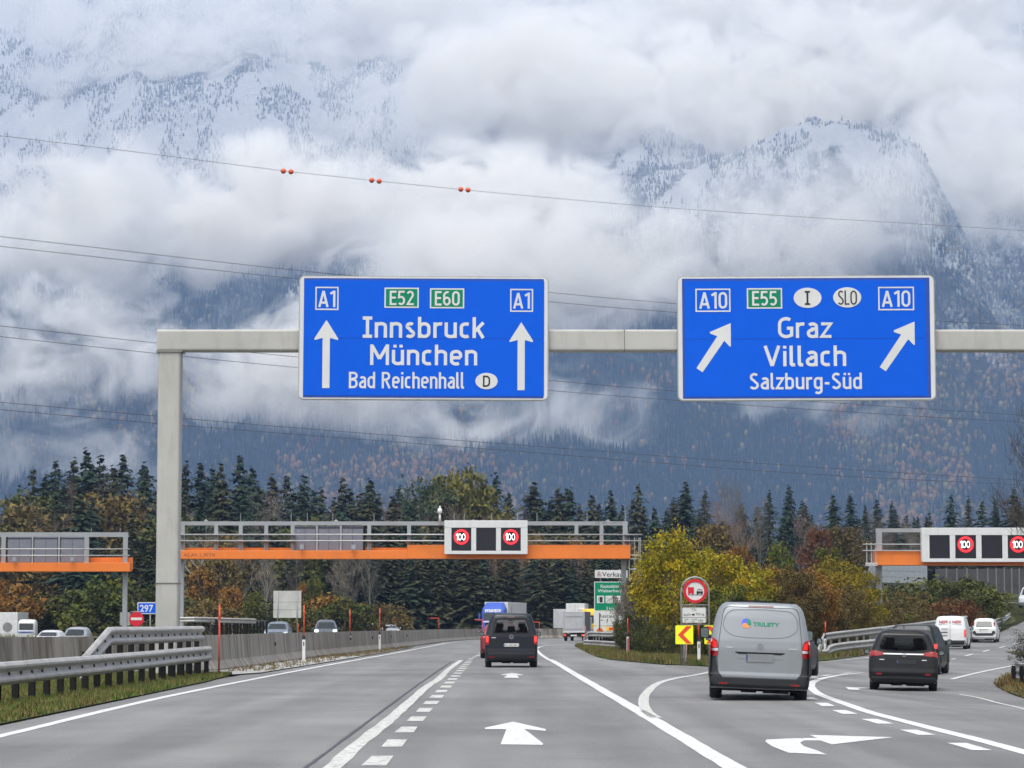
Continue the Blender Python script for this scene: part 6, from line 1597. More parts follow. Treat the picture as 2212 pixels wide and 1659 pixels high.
    def ringpatch(s, face, poly, inner, off=.005, n=64):
        """frame between two outlines sampled by angle"""
        def res(P):
            L = [0]; 
            for a, b in zip(P, P[1:] + P[:1]): L.append(L[-1] + math.dist(a, b))
            out = []
            for i in range(n):
                d = L[-1] * i / n; k = 0
                while L[k + 1] < d: k += 1
                t = (d - L[k]) / max(1e-6, L[k + 1] - L[k]); a = P[k]; b = P[(k + 1) % len(P)]; out.append((a[0] + (b[0] - a[0]) * t, a[1] + (b[1] - a[1]) * t))
            return out
        A, B = res(poly), res(inner); V = []
        for u, z in A + B:
            if face == 'rear': V.append((u, s.yr(u, z) - off, z))
            elif face == 'front': V.append((u, s.yf(u, z) + off, z))
            else: V.append(((-1 if face == 'left' else 1) * (s.w(z) + off), u, z))
        mb = MB(); mb.add(V, [(i, (i + 1) % n, n + (i + 1) % n, n + i) for i in range(n)]); return mb
def rnd_poly(P, r=.05, n=4):
    """round the corners of a polygon"""
    out = []
    for i in range(len(P)):
        a, b, c = Vector(P[i - 1]), Vector(P[i]), Vector(P[(i + 1) % len(P)])
        d1 = (a - b); d2 = (c - b); k = min(r, d1.length * .45, d2.length * .45)
        p, q = b + d1.normalized() * k, b + d2.normalized() * k
        for t in range(n + 1):
            u = t / n; v = p * (1 - u) ** 2 + b * 2 * u * (1 - u) + q * u * u; out.append((v.x, v.y))
    return out
def shrink(P, k):
    cx = sum(p[0] for p in P) / len(P); cz = sum(p[1] for p in P) / len(P)
    W = max(p[0] for p in P) - min(p[0] for p in P); H = max(p[1] for p in P) - min(p[1] for p in P)
    return [(cx + (x - cx) * (1 - 2 * k / W), cz + (z - cz) * (1 - 2 * k / H)) for x, z in P]
def mirror(P): return [(-x, z) for x, z in P[::-1]]
def car_mats():
    return dict(glass=M('car_glass', (.012, .016, .018), .05, var=.05, spec=.6), tyre=M('tyre', (.014, .014, .015), .85, var=.2), rim=M('rim', (.30, .30, .31), .35, .6), under=M('underbody', (.008, .008, .008), .9),
                black=M('black_trim', (.012, .012, .014), .7, spec=.2), bumper=M('bumper_plastic', (.030, .032, .035), .65, var=.08, spec=.3), red=M('lamp_red', (.28, .010, .012), .2, coat=.5), lit=M('lamp_lit', (.8, .03, .02), .3, emit=(1, .05, .03), estr=.7),
                clear=M('lamp_clear', (.55, .56, .57), .15, coat=.5), head=M('headlamp_lit', (.9, .9, .9), .2, emit=(.95, .97, 1), estr=3.0), chrome=M('chrome', (.6, .6, .62), .15, .9), plate=M('plate_white', (.62, .62, .60), .4), pblue=M('plate_blue', (.03, .05, .18), .4), seat=M('seat_cloth', (.05, .05, .055), .9), km=M('sign_black', (.015, .015, .02), .4))
def seeglass():
    if 'see_glass' in MATS: return MATS['see_glass']
    n = NB('see_glass'); n.base((.35, .42, .42)); n.set(Roughness=.03, Transmission_Weight=1.0, IOR=1.12); n.b.inputs['Alpha'].default_value = .75
    MATS['see_glass'] = n.m; return n.m
def wheel(parent, x, y, r, w_, mm, side):
    t = MB(); n = 28; prof = [(-w_ / 2, r * .62), (-w_ / 2, r * .9), (-w_ * .38, r), (w_ * .38, r), (w_ / 2, r * .9), (w_ / 2, r * .62)]
    vs = [(a, math.cos(2 * PI * i / n) * q, math.sin(2 * PI * i / n) * q) for i in range(n) for a, q in prof]; m = len(prof)
    t.add(vs, [(i * m + j, i * m + j + 1, ((i + 1) % n) * m + j + 1, ((i + 1) % n) * m + j) for i in range(n) for j in range(m - 1)])
    root = t.build('wheel', mm['tyre'], parent, smooth=True, loc=(x, y, r))
    q = MB(); q.disc((0, 0), r * .63, 0, -w_ * .44, w_ * .44, 20); q.build('rim', mm['rim'], root)
    q = MB()
    for i in range(5):
        a = 2 * PI * i / 5; q.bar((side * w_ * .46, 0, 0), (side * w_ * .46, math.cos(a) * r * .58, math.sin(a) * r * .58), .05, .03, Vector((1, 0, 0)))
    q.build('spokes', M('rim_dark', (.12, .12, .125), .4, .5), root)
    return root
def finish(root, B, mm, paint, wheels, mirrors, arch=True, mcol=None, under=None):
    """wheels: (x, y, r, w) list of axle positions; mirrors: (y, z, w, h)"""
    for (tr, y, r, w_) in wheels:
        for sgn in (-1, 1):
            wheel(root, sgn * tr, y, r, w_, mm, sgn)
            if arch:
                P = [(y + math.cos(a) * r * 1.16, r + math.sin(a) * r * 1.16) for a in [PI * k / 14 for k in range(15)]]
                P = [(a, max(b, B.z0 + .002)) for a, b in P]
                B.patch('left' if sgn < 0 else 'right', P, .003, .01, 8, 8).build('wheel_arch', mm['under'], root)
    y0, y1 = min(w_[1] for w_ in wheels) - .5, max(w_[1] for w_ in wheels) + .5
    u = MB(); ww = B.w(.35); u.box((0, (y0 + y1) / 2, .25), (ww * 1.6, y1 - y0, .16)); u.box((ww * .35, y0 + .1, .21), (.5, .35, .14)); u.box((-ww * .2, y0 + .3, .20), (.3, .3, .12)); u.build('underbody', mm['under'], root)
    if mirrors:
        my, mz, mw, mh = mirrors
        for sgn in (-1, 1):
            x0 = B.w(mz - .1); q = MB(); q.prism(rnd_poly([(sgn * (x0 + .03), mz - mh / 2), (sgn * (x0 + .03 + mw), mz - mh / 2 + .02), (sgn * (x0 + .03 + mw), mz + mh / 2), (sgn * (x0 + .05), mz + mh / 2 + .01)], .05), 1, my - .02, my + .14)
            o = q.build('wing_mirror', mcol or paint, root)
            q = MB(); q.prism(rnd_poly([(sgn * (x0 + .05), mz - mh / 2 + .02), (sgn * (x0 + .01 + mw), mz - mh / 2 + .035), (sgn * (x0 + .01 + mw), mz + mh / 2 - .02), (sgn * (x0 + .065), mz + mh / 2 - .015)], .04), 1, my - .03, my - .021); q.build('mirror_glass', M('mirror_glass', (.35, .42, .42), .08, .8), o)
            q = MB(); q.bar((sgn * (x0 - .02), my + .08, mz - mh / 2 + .03), (sgn * (x0 + .08), my + .06, mz - mh / 2 + .05), .05, .04); q.build('mirror_arm', mm['black'], o)
def plate(root, B, cx, cz, mm, face='rear', w_=.52, h=.11, text=None, col=None, off=.02):
    P = rrect(cx - w_ / 2, cz - h / 2, cx + w_ / 2, cz + h / 2, .01, 2); q = B.patch(face, P, off, .03, 3, 4); o = q.build('number_plate', col or mm['plate'], root)
    s = B.patch(face, rrect(cx - w_ / 2 + .004, cz - h / 2 + .006, cx - w_ / 2 + .034, cz + h / 2 - .006, .004, 2), off + .003, .004, 2, 2); s.build('blue_strip', mm['pblue'], o)
    if text:
        y = B.yr(cx, cz) - off - .006
        lettering('plate_text', text, cx - w_ / 2 + .06, cx + w_ / 2 - .02, cz - h * .33, cz + h * .33, y, mm['km'], o, .0)
def interior(root, B, mm, rows, y0, zf, w_):
    q = MB(); q.box((0, 2.2, zf - .05), (w_ * 1.8, 3.0, .1)); q.build('cabin_floor', mm['seat'], root)
    for (y, zs, xs) in rows:
        for x in xs:
            q = MB(); q.prism(rnd_poly([(x - .24, zf), (x + .24, zf), (x + .21, zs), (x - .21, zs)], .07), 1, y, y + .12); st = q.build('seat', mm['seat'], root)
            q = MB(); q.prism(rnd_poly([(x - .14, zs + .05), (x + .14, zs + .05), (x + .12, zs + .25), (x - .12, zs + .25)], .06), 1, y + .01, y + .10); q.build('headrest', mm['seat'], st)
            q = MB(); q.tube([(x - .06, y + .05, zs - .02), (x - .06, y + .05, zs + .08)], .008, 5); q.tube([(x + .06, y + .05, zs - .02), (x + .06, y + .05, zs + .08)], .008, 5); q.build('headrest_rods', mm['chrome'], st)
def seam(B, face, P, mat, root, w_=.012, name='panel_gap'):
    B.ringpatch(face, P, shrink(P, w_), .003, 96).build(name, mat, root)

def grey_van():
    mm = car_mats(); paint = M('van_silver_grey', (.225, .245, .262), .38, .2, var=.03, vs=1.2, coat=.3, dirt=.12)
    B = Body([(.22, .93), (.32, .955), (.45, .965), (.95, .965), (1.1, .95), (1.3, .925), (1.6, .865), (1.72, .83), (1.80, .79), (1.85, .74), (1.88, .68)],
             [(.22, .10), (.30, .02), (.42, .0), (.50, .0), (.52, .02), (1.0, .03), (1.15, .05), (1.6, .17), (1.78, .23), (1.85, .27), (1.88, .33)],
             [(.22, 4.9), (.5, 5.05), (.75, 5.03), (.95, 4.85), (1.05, 4.45), (1.12, 4.1), (1.75, 3.3), (1.88, 2.9)], .17, .4, .22, 1.885, .035, .06)
    p = Vector((4.76, 53.0, gz(4.76, 53)))
    root = empty('van', p, R(-4.0), 'silver grey panel van with a coloured round logo and green lettering on its rear doors', 'van'); root.rotation_euler.y = R(2.0)
    link('body', B.mesh('body', paint), root)
    # dark plastic corners and bumper
    for sg in (-1, 1):
        P = [(.955, .97), (.845, .97), (.83, .70), (.80, .55), (.70, .42), (.70, .24), (.955, .24)]
        P = P if sg > 0 else mirror(P)
        B.patch('rear', rnd_poly(P, .04), .006, .03, 24, 6).build('bumper_corner', mm['bumper'], root)
    B.patch('rear', rnd_poly([(-.72, .24), (.72, .24), (.72, .425), (-.72, .425)], .02), .008, .03, 6, 18).build('bumper', mm['bumper'], root)
    for sg, nm in ((-1, 'left'), (1, 'right')):
        B.patch(nm, rnd_poly([(.12, .24), (.62, .24), (.66, .7), (.6, .97), (.10, .97)], .03), .005, .02, 10, 4).build('side_cladding', mm['bumper'], root)
        B.patch(nm, rnd_poly([(1.3, .40), (3.8, .40), (3.8, .62), (1.3, .62)], .03), .012, .03, 4, 10).build('side_moulding', mm['bumper'], root)
        B.patch(nm, rnd_poly([(3.45, 1.12), (4.15, 1.12), (3.75, 1.55), (3.35, 1.68), (2.9, 1.68), (2.9, 1.14)], .06), .004, .02, 10, 10).build('side_window', mm['glass'], root)
        # tail lamp: red, clear band, red
        L = [(.955, 1.22), (.83, 1.14), (.81, 1.02), (.812, .835), (.955, .835)]; L = L if sg > 0 else mirror(L)
        lamp = B.patch('rear', rnd_poly(L, .03), .012, .04, 16, 8).build('tail_lamp', mm['red'], root)
        Lc = [(.957, .985), (.812, .985), (.812, .935), (.957, .935)]; Lc = Lc if sg > 0 else mirror(Lc)
        B.patch('rear', Lc, .016, .01, 4, 6).build('clear_band', mm['clear'], lamp)
        Lb = [(.957, .93), (.82, .93), (.82, .85), (.957, .85)]; Lb = Lb if sg > 0 else mirror(Lb)
        Lu = rnd_poly([(.93, 1.16), (.85, 1.11), (.84, 1.0), (.93, 1.0)], .02); Lu = Lu if sg > 0 else mirror(Lu)
        B.patch('rear', Lu, .016, .01, 6, 4).build('brake_lamp', M('lamp_lit_soft', (.6, .02, .02), .3, emit=(.8, .03, .03), estr=.35), lamp)
        P = rrect(.60, .30, .78, .335, .012, 3); P = P if sg > 0 else mirror(P)
        B.patch('rear', P, .014, .01, 2, 6).build('reflector', mm['red'], root)
        B.patch(nm, rrect(.03, .86, .22, 1.16, .04, 3), .006, .02, 6, 3).build('tail_lamp_side', mm['red'], root)
    # tailgate seam, window recess as a painted line of shade, ridge, handle recess
    gap = M('panel_gap', (.03, .033, .036), .7)
    seam(B, 'rear', rnd_poly([(-.80, .44), (-.72, .43), (.72, .43), (.80, .44), (.83, .8), (.80, 1.15), (.74, 1.70), (.68, 1.80), (-.68, 1.80), (-.74, 1.70), (-.80, 1.15), (-.83, .8)], .06), gap, root, .010)
    seam(B, 'rear', rnd_poly([(-.745, 1.38), (-.70, 1.62), (-.58, 1.74), (0, 1.765), (.58, 1.74), (.70, 1.62), (.745, 1.38), (.56, 1.23), (.28, 1.20), (-.28, 1.20), (-.56, 1.23)], .12), M('recess_shadow', (.10, .11, .12), .5), root, .014, 'recess_shade_line')
    B.patch('rear', rnd_poly([(-.50, .93), (.50, .93), (.42, .89), (-.42, .89)], .02), -.004 + .009, .02, 4, 12).build('handle_recess', mm['black'], root)
    B.patch('rear', rnd_poly([(-.45, .80), (.45, .80), (.45, .86), (-.45, .86)], .01), .004, .01, 2, 12).build('plate_ledge', paint, root)
    B.patch('rear', rrect(-.245, 1.795, .245, 1.83, .012, 3), .012, .03, 3, 10).build('third_brake_lamp', M('dull_red_lamp', (.10, .015, .02), .3), root)
    plate(root, B, 0, .82, mm, w_=.54, h=.155, col=M('masked_plate', (.18, .195, .205), .5), off=.014)
    # star emblem
    e = Vector((0, B.yr(0, 1.05) - .012, 1.05)); ch = M('emblem_silver', (.45, .46, .48), .25, .6)
    q = MB(); q.ring((0, 1.05), .050, .062, 1, e.y - .006, e.y + .004, 28)
    for k in range(3):
        a = PI / 2 + 2 * PI * k / 3; q.prism([(math.cos(a) * .055, 1.05 + math.sin(a) * .055), (math.cos(a + .9) * .009, 1.05 + math.sin(a + .9) * .009), (math.cos(a - .9) * .009, 1.05 + math.sin(a - .9) * .009)], 1, e.y - .007, e.y + .003)
    q.build('star_emblem', ch, root)
    for x0, x1 in ((-.66, -.52), (.54, .72)):
        B.patch('rear', rrect(x0, 1.0, x1, 1.02, .004, 2), .006, .008, 1, 6).build('badge', ch, root)
    # logo: three swirls and lettering
    cols = [M('logo_blue', (.06, .10, .55), .4), M('logo_green', (.0, .20, .11), .4), M('logo_orange', (.85, .22, .04), .4)]
    cx, cz, r = -.275, 1.485, .092; yy = lambda x, z: B.yr(x, z) - .007
    for k in range(3):
        a0 = R(150 - 120 * k - 60) if False else R([90, -30, 210][k]); P = []
        for i in range(13): a = a0 + R(120) * i / 12; P.append((cx + r * math.cos(a), cz + r * math.sin(a)))
        a1 = a0 + R(120)
        # curved inner edges
        for i in range(1, 7): t = i / 7; P.append((cx + r * (1 - t) * math.cos(a1 - .9 * t * (1 - t) * 2), cz + r * (1 - t) * math.sin(a1 - .9 * t * (1 - t) * 2)))
        P.append((cx, cz))
        for i in range(6, 0, -1): t = i / 7; P.append((cx + r * (1 - t) * math.cos(a0 - .9 * t * (1 - t) * 2), cz + r * (1 - t) * math.sin(a0 - .9 * t * (1 - t) * 2)))
        q = MB(); q.add([(x, yy(x, z), z) for x, z in P], [tuple(range(len(P)))]); q.build('logo_swirl', cols[k], root)
    o = lettering('lettering', 'TRILETY', -.15, .365, 1.435, 1.51, 0, cols[1], root, .035)
    for v in o.data.vertices: v.co.y = yy(v.co.x, v.co.z)
    # roof rails / roof edge
    q = MB(); q.box((0, .7, 1.925), (1.25, .5, .015)); q.build('roof_ridge', mm['black'], root)
    finish(root, B, mm, paint, [(.83, .95, .335, .24), (.83, 4.15, .335, .22)], (3.95, 1.26, .20, .24), mcol=mm['black'])
    return root

def dark_family_van():
    mm = car_mats(); paint = M('car_dark_blue', (.006, .009, .015), .38, .0, var=.05, coat=.12, dirt=.02, spec=.3)
    B = Body([(.22, .85), (.34, .885), (.6, .895), (.95, .895), (1.1, .88), (1.3, .83), (1.6, .745), (1.74, .69), (1.80, .63), (1.83, .55)],
             [(.22, .14), (.32, .03), (.44, .0), (.54, .005), (.64, .03), (1.05, .05), (1.2, .09), (1.7, .23), (1.8, .28), (1.83, .36)],
             [(.22, 4.3), (.5, 4.4), (.75, 4.38), (.95, 4.1), (1.02, 3.6), (1.1, 3.3), (1.72, 2.55), (1.83, 2.2)], .15, .35, .22, 1.83, .03, .05)
    root = empty('family_van', (-.02, 93.2, 0), R(.6), 'dark blue family van with tail lamps lit, ahead in the middle lane', 'car')
    win = rnd_poly([(-.63, 1.14), (.63, 1.14), (.645, 1.25), (.53, 1.68), (-.53, 1.68), (-.645, 1.25)], .09)
    inner = shrink(win, .055)
    ws = rnd_poly([(-.7, 1.12), (.7, 1.12), (.58, 1.70), (-.58, 1.70)], .08); sw = [rnd_poly([(.45, 1.15), (1.55, 1.15), (1.5, 1.66), (.55, 1.64)], .06), rnd_poly([(1.7, 1.14), (2.7, 1.12), (2.4, 1.68), (1.7, 1.68)], .06)]
    link('body', B.mesh('body', paint, {'rear': [shrink(win, .03)], 'front': [shrink(ws, .04)], 'side': [shrink(p, .03) for p in sw]}), root)
    B.ringpatch('rear', win, inner).build('rear_window_frame', mm['black'], root)
    B.patch('rear', inner, .002, .003, 12, 14).build('rear_window', seeglass(), root)
    B.patch('front', ws, .002, .003).build('windscreen', seeglass(), root)
    for nm in ('left', 'right'):
        for p in sw: B.patch(nm, p, .002, .003).build('side_window', seeglass(), root)
    interior(root, B, mm, [(1.0, 1.14, (-.42, 0, .42)), (2.0, 1.24, (-.38, .38))], 1, .55, .8)
    q = MB(); q.prism(rnd_poly([(-.10, 1.50), (.10, 1.50), (.10, 1.55), (-.10, 1.55)], .02), 1, 2.6, 2.63); q.build('inner_mirror', mm['black'], root)
    for sg in (-1, 1):
        L = rnd_poly([(.895, 1.10), (.765, 1.10), (.75, .95), (.77, .78), (.895, .78)], .03); L = L if sg > 0 else mirror(L)
        lamp = B.patch('rear', L, .014, .04, 14, 6).build('tail_lamp', mm['red'], root)
        Lb = rnd_poly([(.86, 1.06), (.785, 1.06), (.785, .86), (.86, .86)], .02); Lb = Lb if sg > 0 else mirror(Lb)
        B.patch('rear', Lb, .018, .01, 6, 4).build('lit_lamp', mm['lit'], lamp)
        P = rrect(.58, .34, .80, .375, .012, 3); P = P if sg > 0 else mirror(P); B.patch('rear', P, .014, .01, 2, 6).build('reflector', mm['red'], root)
        q = MB(); q.bar((sg * .60, .7, 1.86), (sg * .60, 2.5, 1.86), .04, .03); q.build('roof_rail', mm['black'], root)
    gap = M('panel_gap_dark', (.004, .004, .005), .7)
    seam(B, 'rear', rnd_poly([(-.70, .56), (.70, .56), (.75, .9), (.73, 1.12), (.60, 1.73), (-.60, 1.73), (-.73, 1.12), (-.75, .9)], .06), gap, root, .012)
    B.patch('rear', rnd_poly([(-.70, .88), (.70, .88), (.70, .865), (-.70, .865)], .004), .004, .01, 2, 12).build('crease', gap, root)
    B.patch('rear', rnd_poly([(-.85, .30), (.85, .30), (.87, .52), (-.87, .52)], .05), .010, .03, 6, 20).build('bumper', M('bumper_dark', (.012, .014, .018), .5), root)
    B.patch('rear', rnd_poly([(-.80, .24), (.80, .24), (.80, .33), (-.80, .33)], .02), .012, .03, 4, 20).build('lower_bumper', mm['bumper'], root)
    B.patch('rear', rrect(-.26, .70, .26, .83, .02, 3), .003, .01, 4, 8).build('plate_recess', gap, root)
    B.patch('rear', rrect(-.12, 1.70, .12, 1.72, .008, 2), .01, .02, 2, 6).build('third_brake_lamp', M('dull_red_lamp', (.10, .015, .02), .3), root)
    plate(root, B, 0, .765, mm, text='EU AG 5013', off=.012)
    # round emblem with V over W
    y = B.yr(0, 1.05) - .012; ch = mm['chrome']; q = MB(); q.ring((0, 1.04), .062, .074, 1, y - .006, y + .004, 28)
    for a, b in (((-.035, 1.095), (-.01, 1.045)), ((.035, 1.095), (.01, 1.045)), ((-.055, 1.07), (-.025, .985)), ((-.025, .985), (0, 1.03)), ((0, 1.03), (.025, .985)), ((.025, .985), (.055, 1.07))): q.bar((a[0], y - .003, a[1]), (b[0], y - .003, b[1]), .008, .012, Vector((0, 1, 0)))
    q.build('round_emblem', ch, root)
    B.patch('rear', rrect(-.68, 1.0, -.52, 1.025, .004, 2), .006, .008, 1, 6).build('badge', ch, root)
    finish(root, B, mm, paint, [(.78, .8, .32, .215), (.78, 3.5, .32, .21)], (3.05, 1.12, .16, .17))
    return root

def simple_car(name, label, cat, pos, rz, paint, wid, rear, front, z1, wheels, mirrors, rearwin=None, lamps=None, lit=False, bumper=None, plate_at=None, front_view=False, headlit=False, grill=None, extra=None, rc=.15, fc=.32, sidew=None, ry=0, group=None, frontwin=None, ptext=None, pcol=None, see=False, crown=.04):
    mm = car_mats(); B = Body(wid, rear, front, rc, fc, .22, z1, crown, .05)
    root = empty(name, pos, rz, label, cat, group, ry=ry)
    holes = {}
    if see and rearwin: holes = {'rear': [shrink(rnd_poly(rearwin, .06), .03)], 'front': [shrink(rnd_poly(frontwin, .06), .04)]}
    link('body', B.mesh('body', paint, holes or None), root)
    if rearwin:
        P = rnd_poly(rearwin, .06)
        if see:
            inner = shrink(P, .05); B.ringpatch('rear', P, inner).build('rear_window_frame', mm['black'], root); B.patch('rear', inner, .002, .003, 12, 14).build('rear_window', seeglass(), root); B.patch('front', rnd_poly(frontwin, .06), .002, .003).build('windscreen', seeglass(), root)
        else: B.patch('rear', P, .005, .02, 12, 14).build('rear_window', mm['glass'], root)
    if frontwin and not see: B.patch('front', rnd_poly(frontwin, .06), .005, .02, 12, 14).build('windscreen', mm['glass'], root)
    for P in (sidew or []):
        for nm in ('left', 'right'): B.patch(nm, rnd_poly(P, .05), .004, .02, 8, 8).build('side_window', mm['glass'], root)
    for P in (lamps or []):
        for sg in (-1, 1):
            Q = rnd_poly(P, .025); Q = Q if sg > 0 else mirror(Q)
            if front_view:
                B.patch('front', Q, .010, .03, 8, 8).build('headlight', mm['head'] if headlit else mm['clear'], root)
            else:
                l = B.patch('rear', Q, .012, .03, 10, 8).build('tail_lamp', mm['red'], root)
                if lit: B.patch('rear', shrink(Q, .022), .016, .01, 6, 6).build('lit_lamp', mm['lit'], l)
    if bumper: B.patch('rear' if not front_view else 'front', rnd_poly(bumper, .04), .010, .03, 6, 18).build('bumper', mm['bumper'], root)
    if grill: B.patch('front', rnd_poly(grill, .04), .010, .03, 6, 14).build('grille', mm['black'], root)
    if plate_at: plate(root, B, plate_at[0], plate_at[1], mm, 'front' if front_view else 'rear', text=None if front_view else ptext, off=.014, col=pcol)
    finish(root, B, mm, paint, wheels, mirrors, mcol=mm['black'] if extra == 'blackmirror' else None)
    return root, B, mm

def build_vehicles():
    grey_van(); dark_family_van()
    blk = M('car_black', (.006, .0055, .006), .36, .0, coat=.12, dirt=.02, var=.05, spec=.3); wht = M('car_white', (.66, .67, .67), .35, coat=.3, dirt=.10, var=.02); red = M('car_red', (.17, .008, .014), .3, coat=.5)
    silv = M('car_silver', (.40, .42, .44), .35, .4, coat=.3, var=.03); dgrey = M('car_grey', (.10, .11, .13), .3, .3, coat=.4); dgreen = M('car_dark_green', (.006, .012, .010), .36, .0, coat=.12, spec=.3); bluegrey = M('car_blue_grey', (.16, .19, .23), .3, .3, coat=.4)
    gap = M('panel_gap_dark', (.004, .004, .005), .7)
    W2 = [(.22, .87), (.34, .93), (.7, .94), (.9, .93), (1.0, .91), (1.15, .86), (1.45, .74), (1.56, .68), (1.62, .60), (1.65, .5)]
    # black estate car on the ramp
    p = G(1945, 1488); 
    root, B, mm = simple_car('estate_car', 'black estate car with a chrome strip across its tailgate on the exit ramp', 'car', (10.62, 74.6, gz(10.62, 74.6)), R(-8.5), blk, W2,
        [(.22, .16), (.34, .04), (.5, 0), (.62, .03), (.9, .06), (1.0, .08), (1.3, .17), (1.55, .27), (1.65, .38)], [(.22, 4.4), (.5, 4.6), (.8, 4.5), (.95, 4.0), (1.05, 3.4), (1.5, 2.6), (1.65, 2.2)], 1.65,
        [(.80, .9, .33, .23), (.80, 3.65, .33, .22)], (3.0, 1.02, .17, .15), rearwin=[(-.70, 1.12), (-.40, 1.055), (.40, 1.055), (.70, 1.12), (.66, 1.3), (.56, 1.52), (-.56, 1.52), (-.66, 1.3)], see=True,
        frontwin=[(-.72, 1.08), (.72, 1.08), (.6, 1.54), (-.6, 1.54)], bumper=[(-.87, .24), (.87, .24), (.87, .40), (-.87, .40)], plate_at=(.08, .80), pcol=M('masked_plate_dark', (.006, .008, .009), .5), ry=R(1.3))
    for sg in (-1, 1):
        L = rnd_poly([(.93, 1.06), (.80, 1.10), (.52, 1.04), (.52, .97), (.80, .94), (.93, .91)], .03); L = L if sg > 0 else mirror(L)
        B.patch('rear', L, .014, .04, 10, 10).build('tail_lamp', mm['red'], root)
        P = rrect(.58, .44, .74, .485, .012, 3); P = P if sg > 0 else mirror(P); B.patch('rear', P, .018, .01, 2, 5).build('reflector', M('dim_red_lamp', (.35, .015, .03), .3), root)
        q = MB(); q.bar((sg * .58, .7, 1.70), (sg * .60, 2.6, 1.70), .035, .03); q.build('roof_rail', M('rail_silver', (.5, .5, .52), .3, .7), root)
    B.patch('rear', rnd_poly([(-.54, 1.025), (.54, 1.025), (.54, .99), (-.54, .99)], .012), .022, .03, 3, 14).build('chrome_strip', M('bright_chrome', (.75, .75, .78), .3, .6), root)
    y = B.yr(0, .99) - .035; q = MB(); q.ring((.02, .98), .042, .054, 1, y, y + .01, 24); q.bar((-.03, y, .985), (.07, y, .975), .008, .01, Vector((0, 1, 0))); q.build('round_emblem', mm['chrome'], root)
    seam(B, 'rear', rnd_poly([(-.62, .55), (.62, .55), (.68, .9), (.74, 1.05), (.66, 1.3), (.60, 1.57), (-.60, 1.57), (-.66, 1.3), (-.74, 1.05), (-.68, .9)], .05), gap, root, .012)
    for x in (-.58, .56): B.patch('rear', rrect(x - .07, .84, x + .07, .86, .004, 2), .006, .008, 1, 4).build('badge', mm['chrome'], root)
    q = MB(); q.prism([(-.015, 1.68), (.015, 1.68), (.008, 1.78), (-.008, 1.78)], 1, .75, .85); q.build('roof_aerial', mm['black'], root)
    q = MB(); q.box((0, 1.4, 1.685), (1.18, 1.5, .02)); q.build('roof_sheen_panel', M('roof_sheen', (.30, .31, .34), .25, .5, coat=.4), root)  # pale plate laid on the black roof, sky sheen put into its colour
    interior(root, B, mm, [(1.1, 1.05, (-.42, .42)), (2.1, 1.18, (-.38, .38))], 1, .5, .8)
    # dark green off-road wagon ahead of it
    p = at(1999, 1458, 98.5)
    root, B, mm = simple_car('off_road_car', 'dark green tall car mostly hidden behind the black estate car', 'car', (14.42, 99, gz(14.42, 99)), R(-15), dgreen,
        [(.22, .85), (.4, .93), (.9, .94), (1.0, .93), (1.5, .80), (1.7, .74), (1.78, .66)], [(.22, .1), (.4, 0), (.9, .02), (1.0, .05), (1.6, .25), (1.78, .36)], [(.22, 4.4), (.5, 4.5), (.9, 4.45), (1.05, 4.2), (1.1, 3.4), (1.7, 2.7), (1.78, 2.3)], 1.78,
        [(.80, .9, .36, .25), (.80, 3.6, .36, .25)], (3.0, 1.15, .18, .2), rearwin=[(-.72, 1.08), (.72, 1.08), (.64, 1.6), (-.64, 1.6)], lamps=[[(.92, 1.12), (.79, 1.12), (.79, .92), (.92, .92)]], lit=True, bumper=[(-.87, .26), (.87, .26), (.87, .5), (-.87, .5)], extra='blackmirror')
    # white delivery van with red lettering
    root, B, mm = simple_car('delivery_van', 'white delivery van with red lettering NEFF on its rear window', 'van', (25.4, 159, gz(25.4, 159)), R(-13), wht,
        [(.22, .86), (.36, .92), (.9, .93), (1.1, .92), (1.6, .84), (1.8, .78), (1.9, .68)], [(.22, .1), (.4, 0), (.95, .02), (1.2, .05), (1.75, .18), (1.9, .3)], [(.22, 4.6), (.5, 4.7), (.9, 4.6), (1.05, 4.2), (1.75, 3.2), (1.9, 2.8)], 1.9,
        [(.80, .9, .32, .24), (.80, 3.9, .32, .22)], (3.6, 1.2, .18, .22), lamps=[[(.92, 1.15), (.80, 1.15), (.80, .72), (.92, .72)]], lit=True, bumper=[(-.88, .26), (.88, .26), (.88, .52), (-.88, .52)], plate_at=(-.45, .86), extra='blackmirror')
    nr = M('neff_red', (.48, .03, .05), .4)
    for s_, x0, x1 in (('NEFF', -.62, -.12), ('NEFF', .14, .64)): lettering('lettering', s_, x0, x1, 1.50, 1.66, B.yr(.3, 1.58) - .03, nr, root, .03)
    y = B.yr(0, 1.55) - .02; q = MB(); q.prism([(-.06, 1.5), (.06, 1.5), (0, 1.68)], 1, y, y + .01); q.box((0, y, 1.44), (1.3, .01, .02)); q.box((0, y, 1.36), (1.1, .01, .025)); q.build('lettering_lines', M('letter_grey', (.3, .3, .32), .5), root)
    y = B.yr(0, .9) - .012; q = MB(); q.box((-.45, y, .99), (.62, .02, .04)); q.box((-.30, y - .02, 1.18), (.4, .02, .03)); q.box((-.45, y - .01, .80), (.6, .02, .02)); q.build('door_handle', mm['black'], root)
    q = MB(); q.box((0, y - .005, .95), (.012, .02, .9)); q.build('door_gap', gap, root)
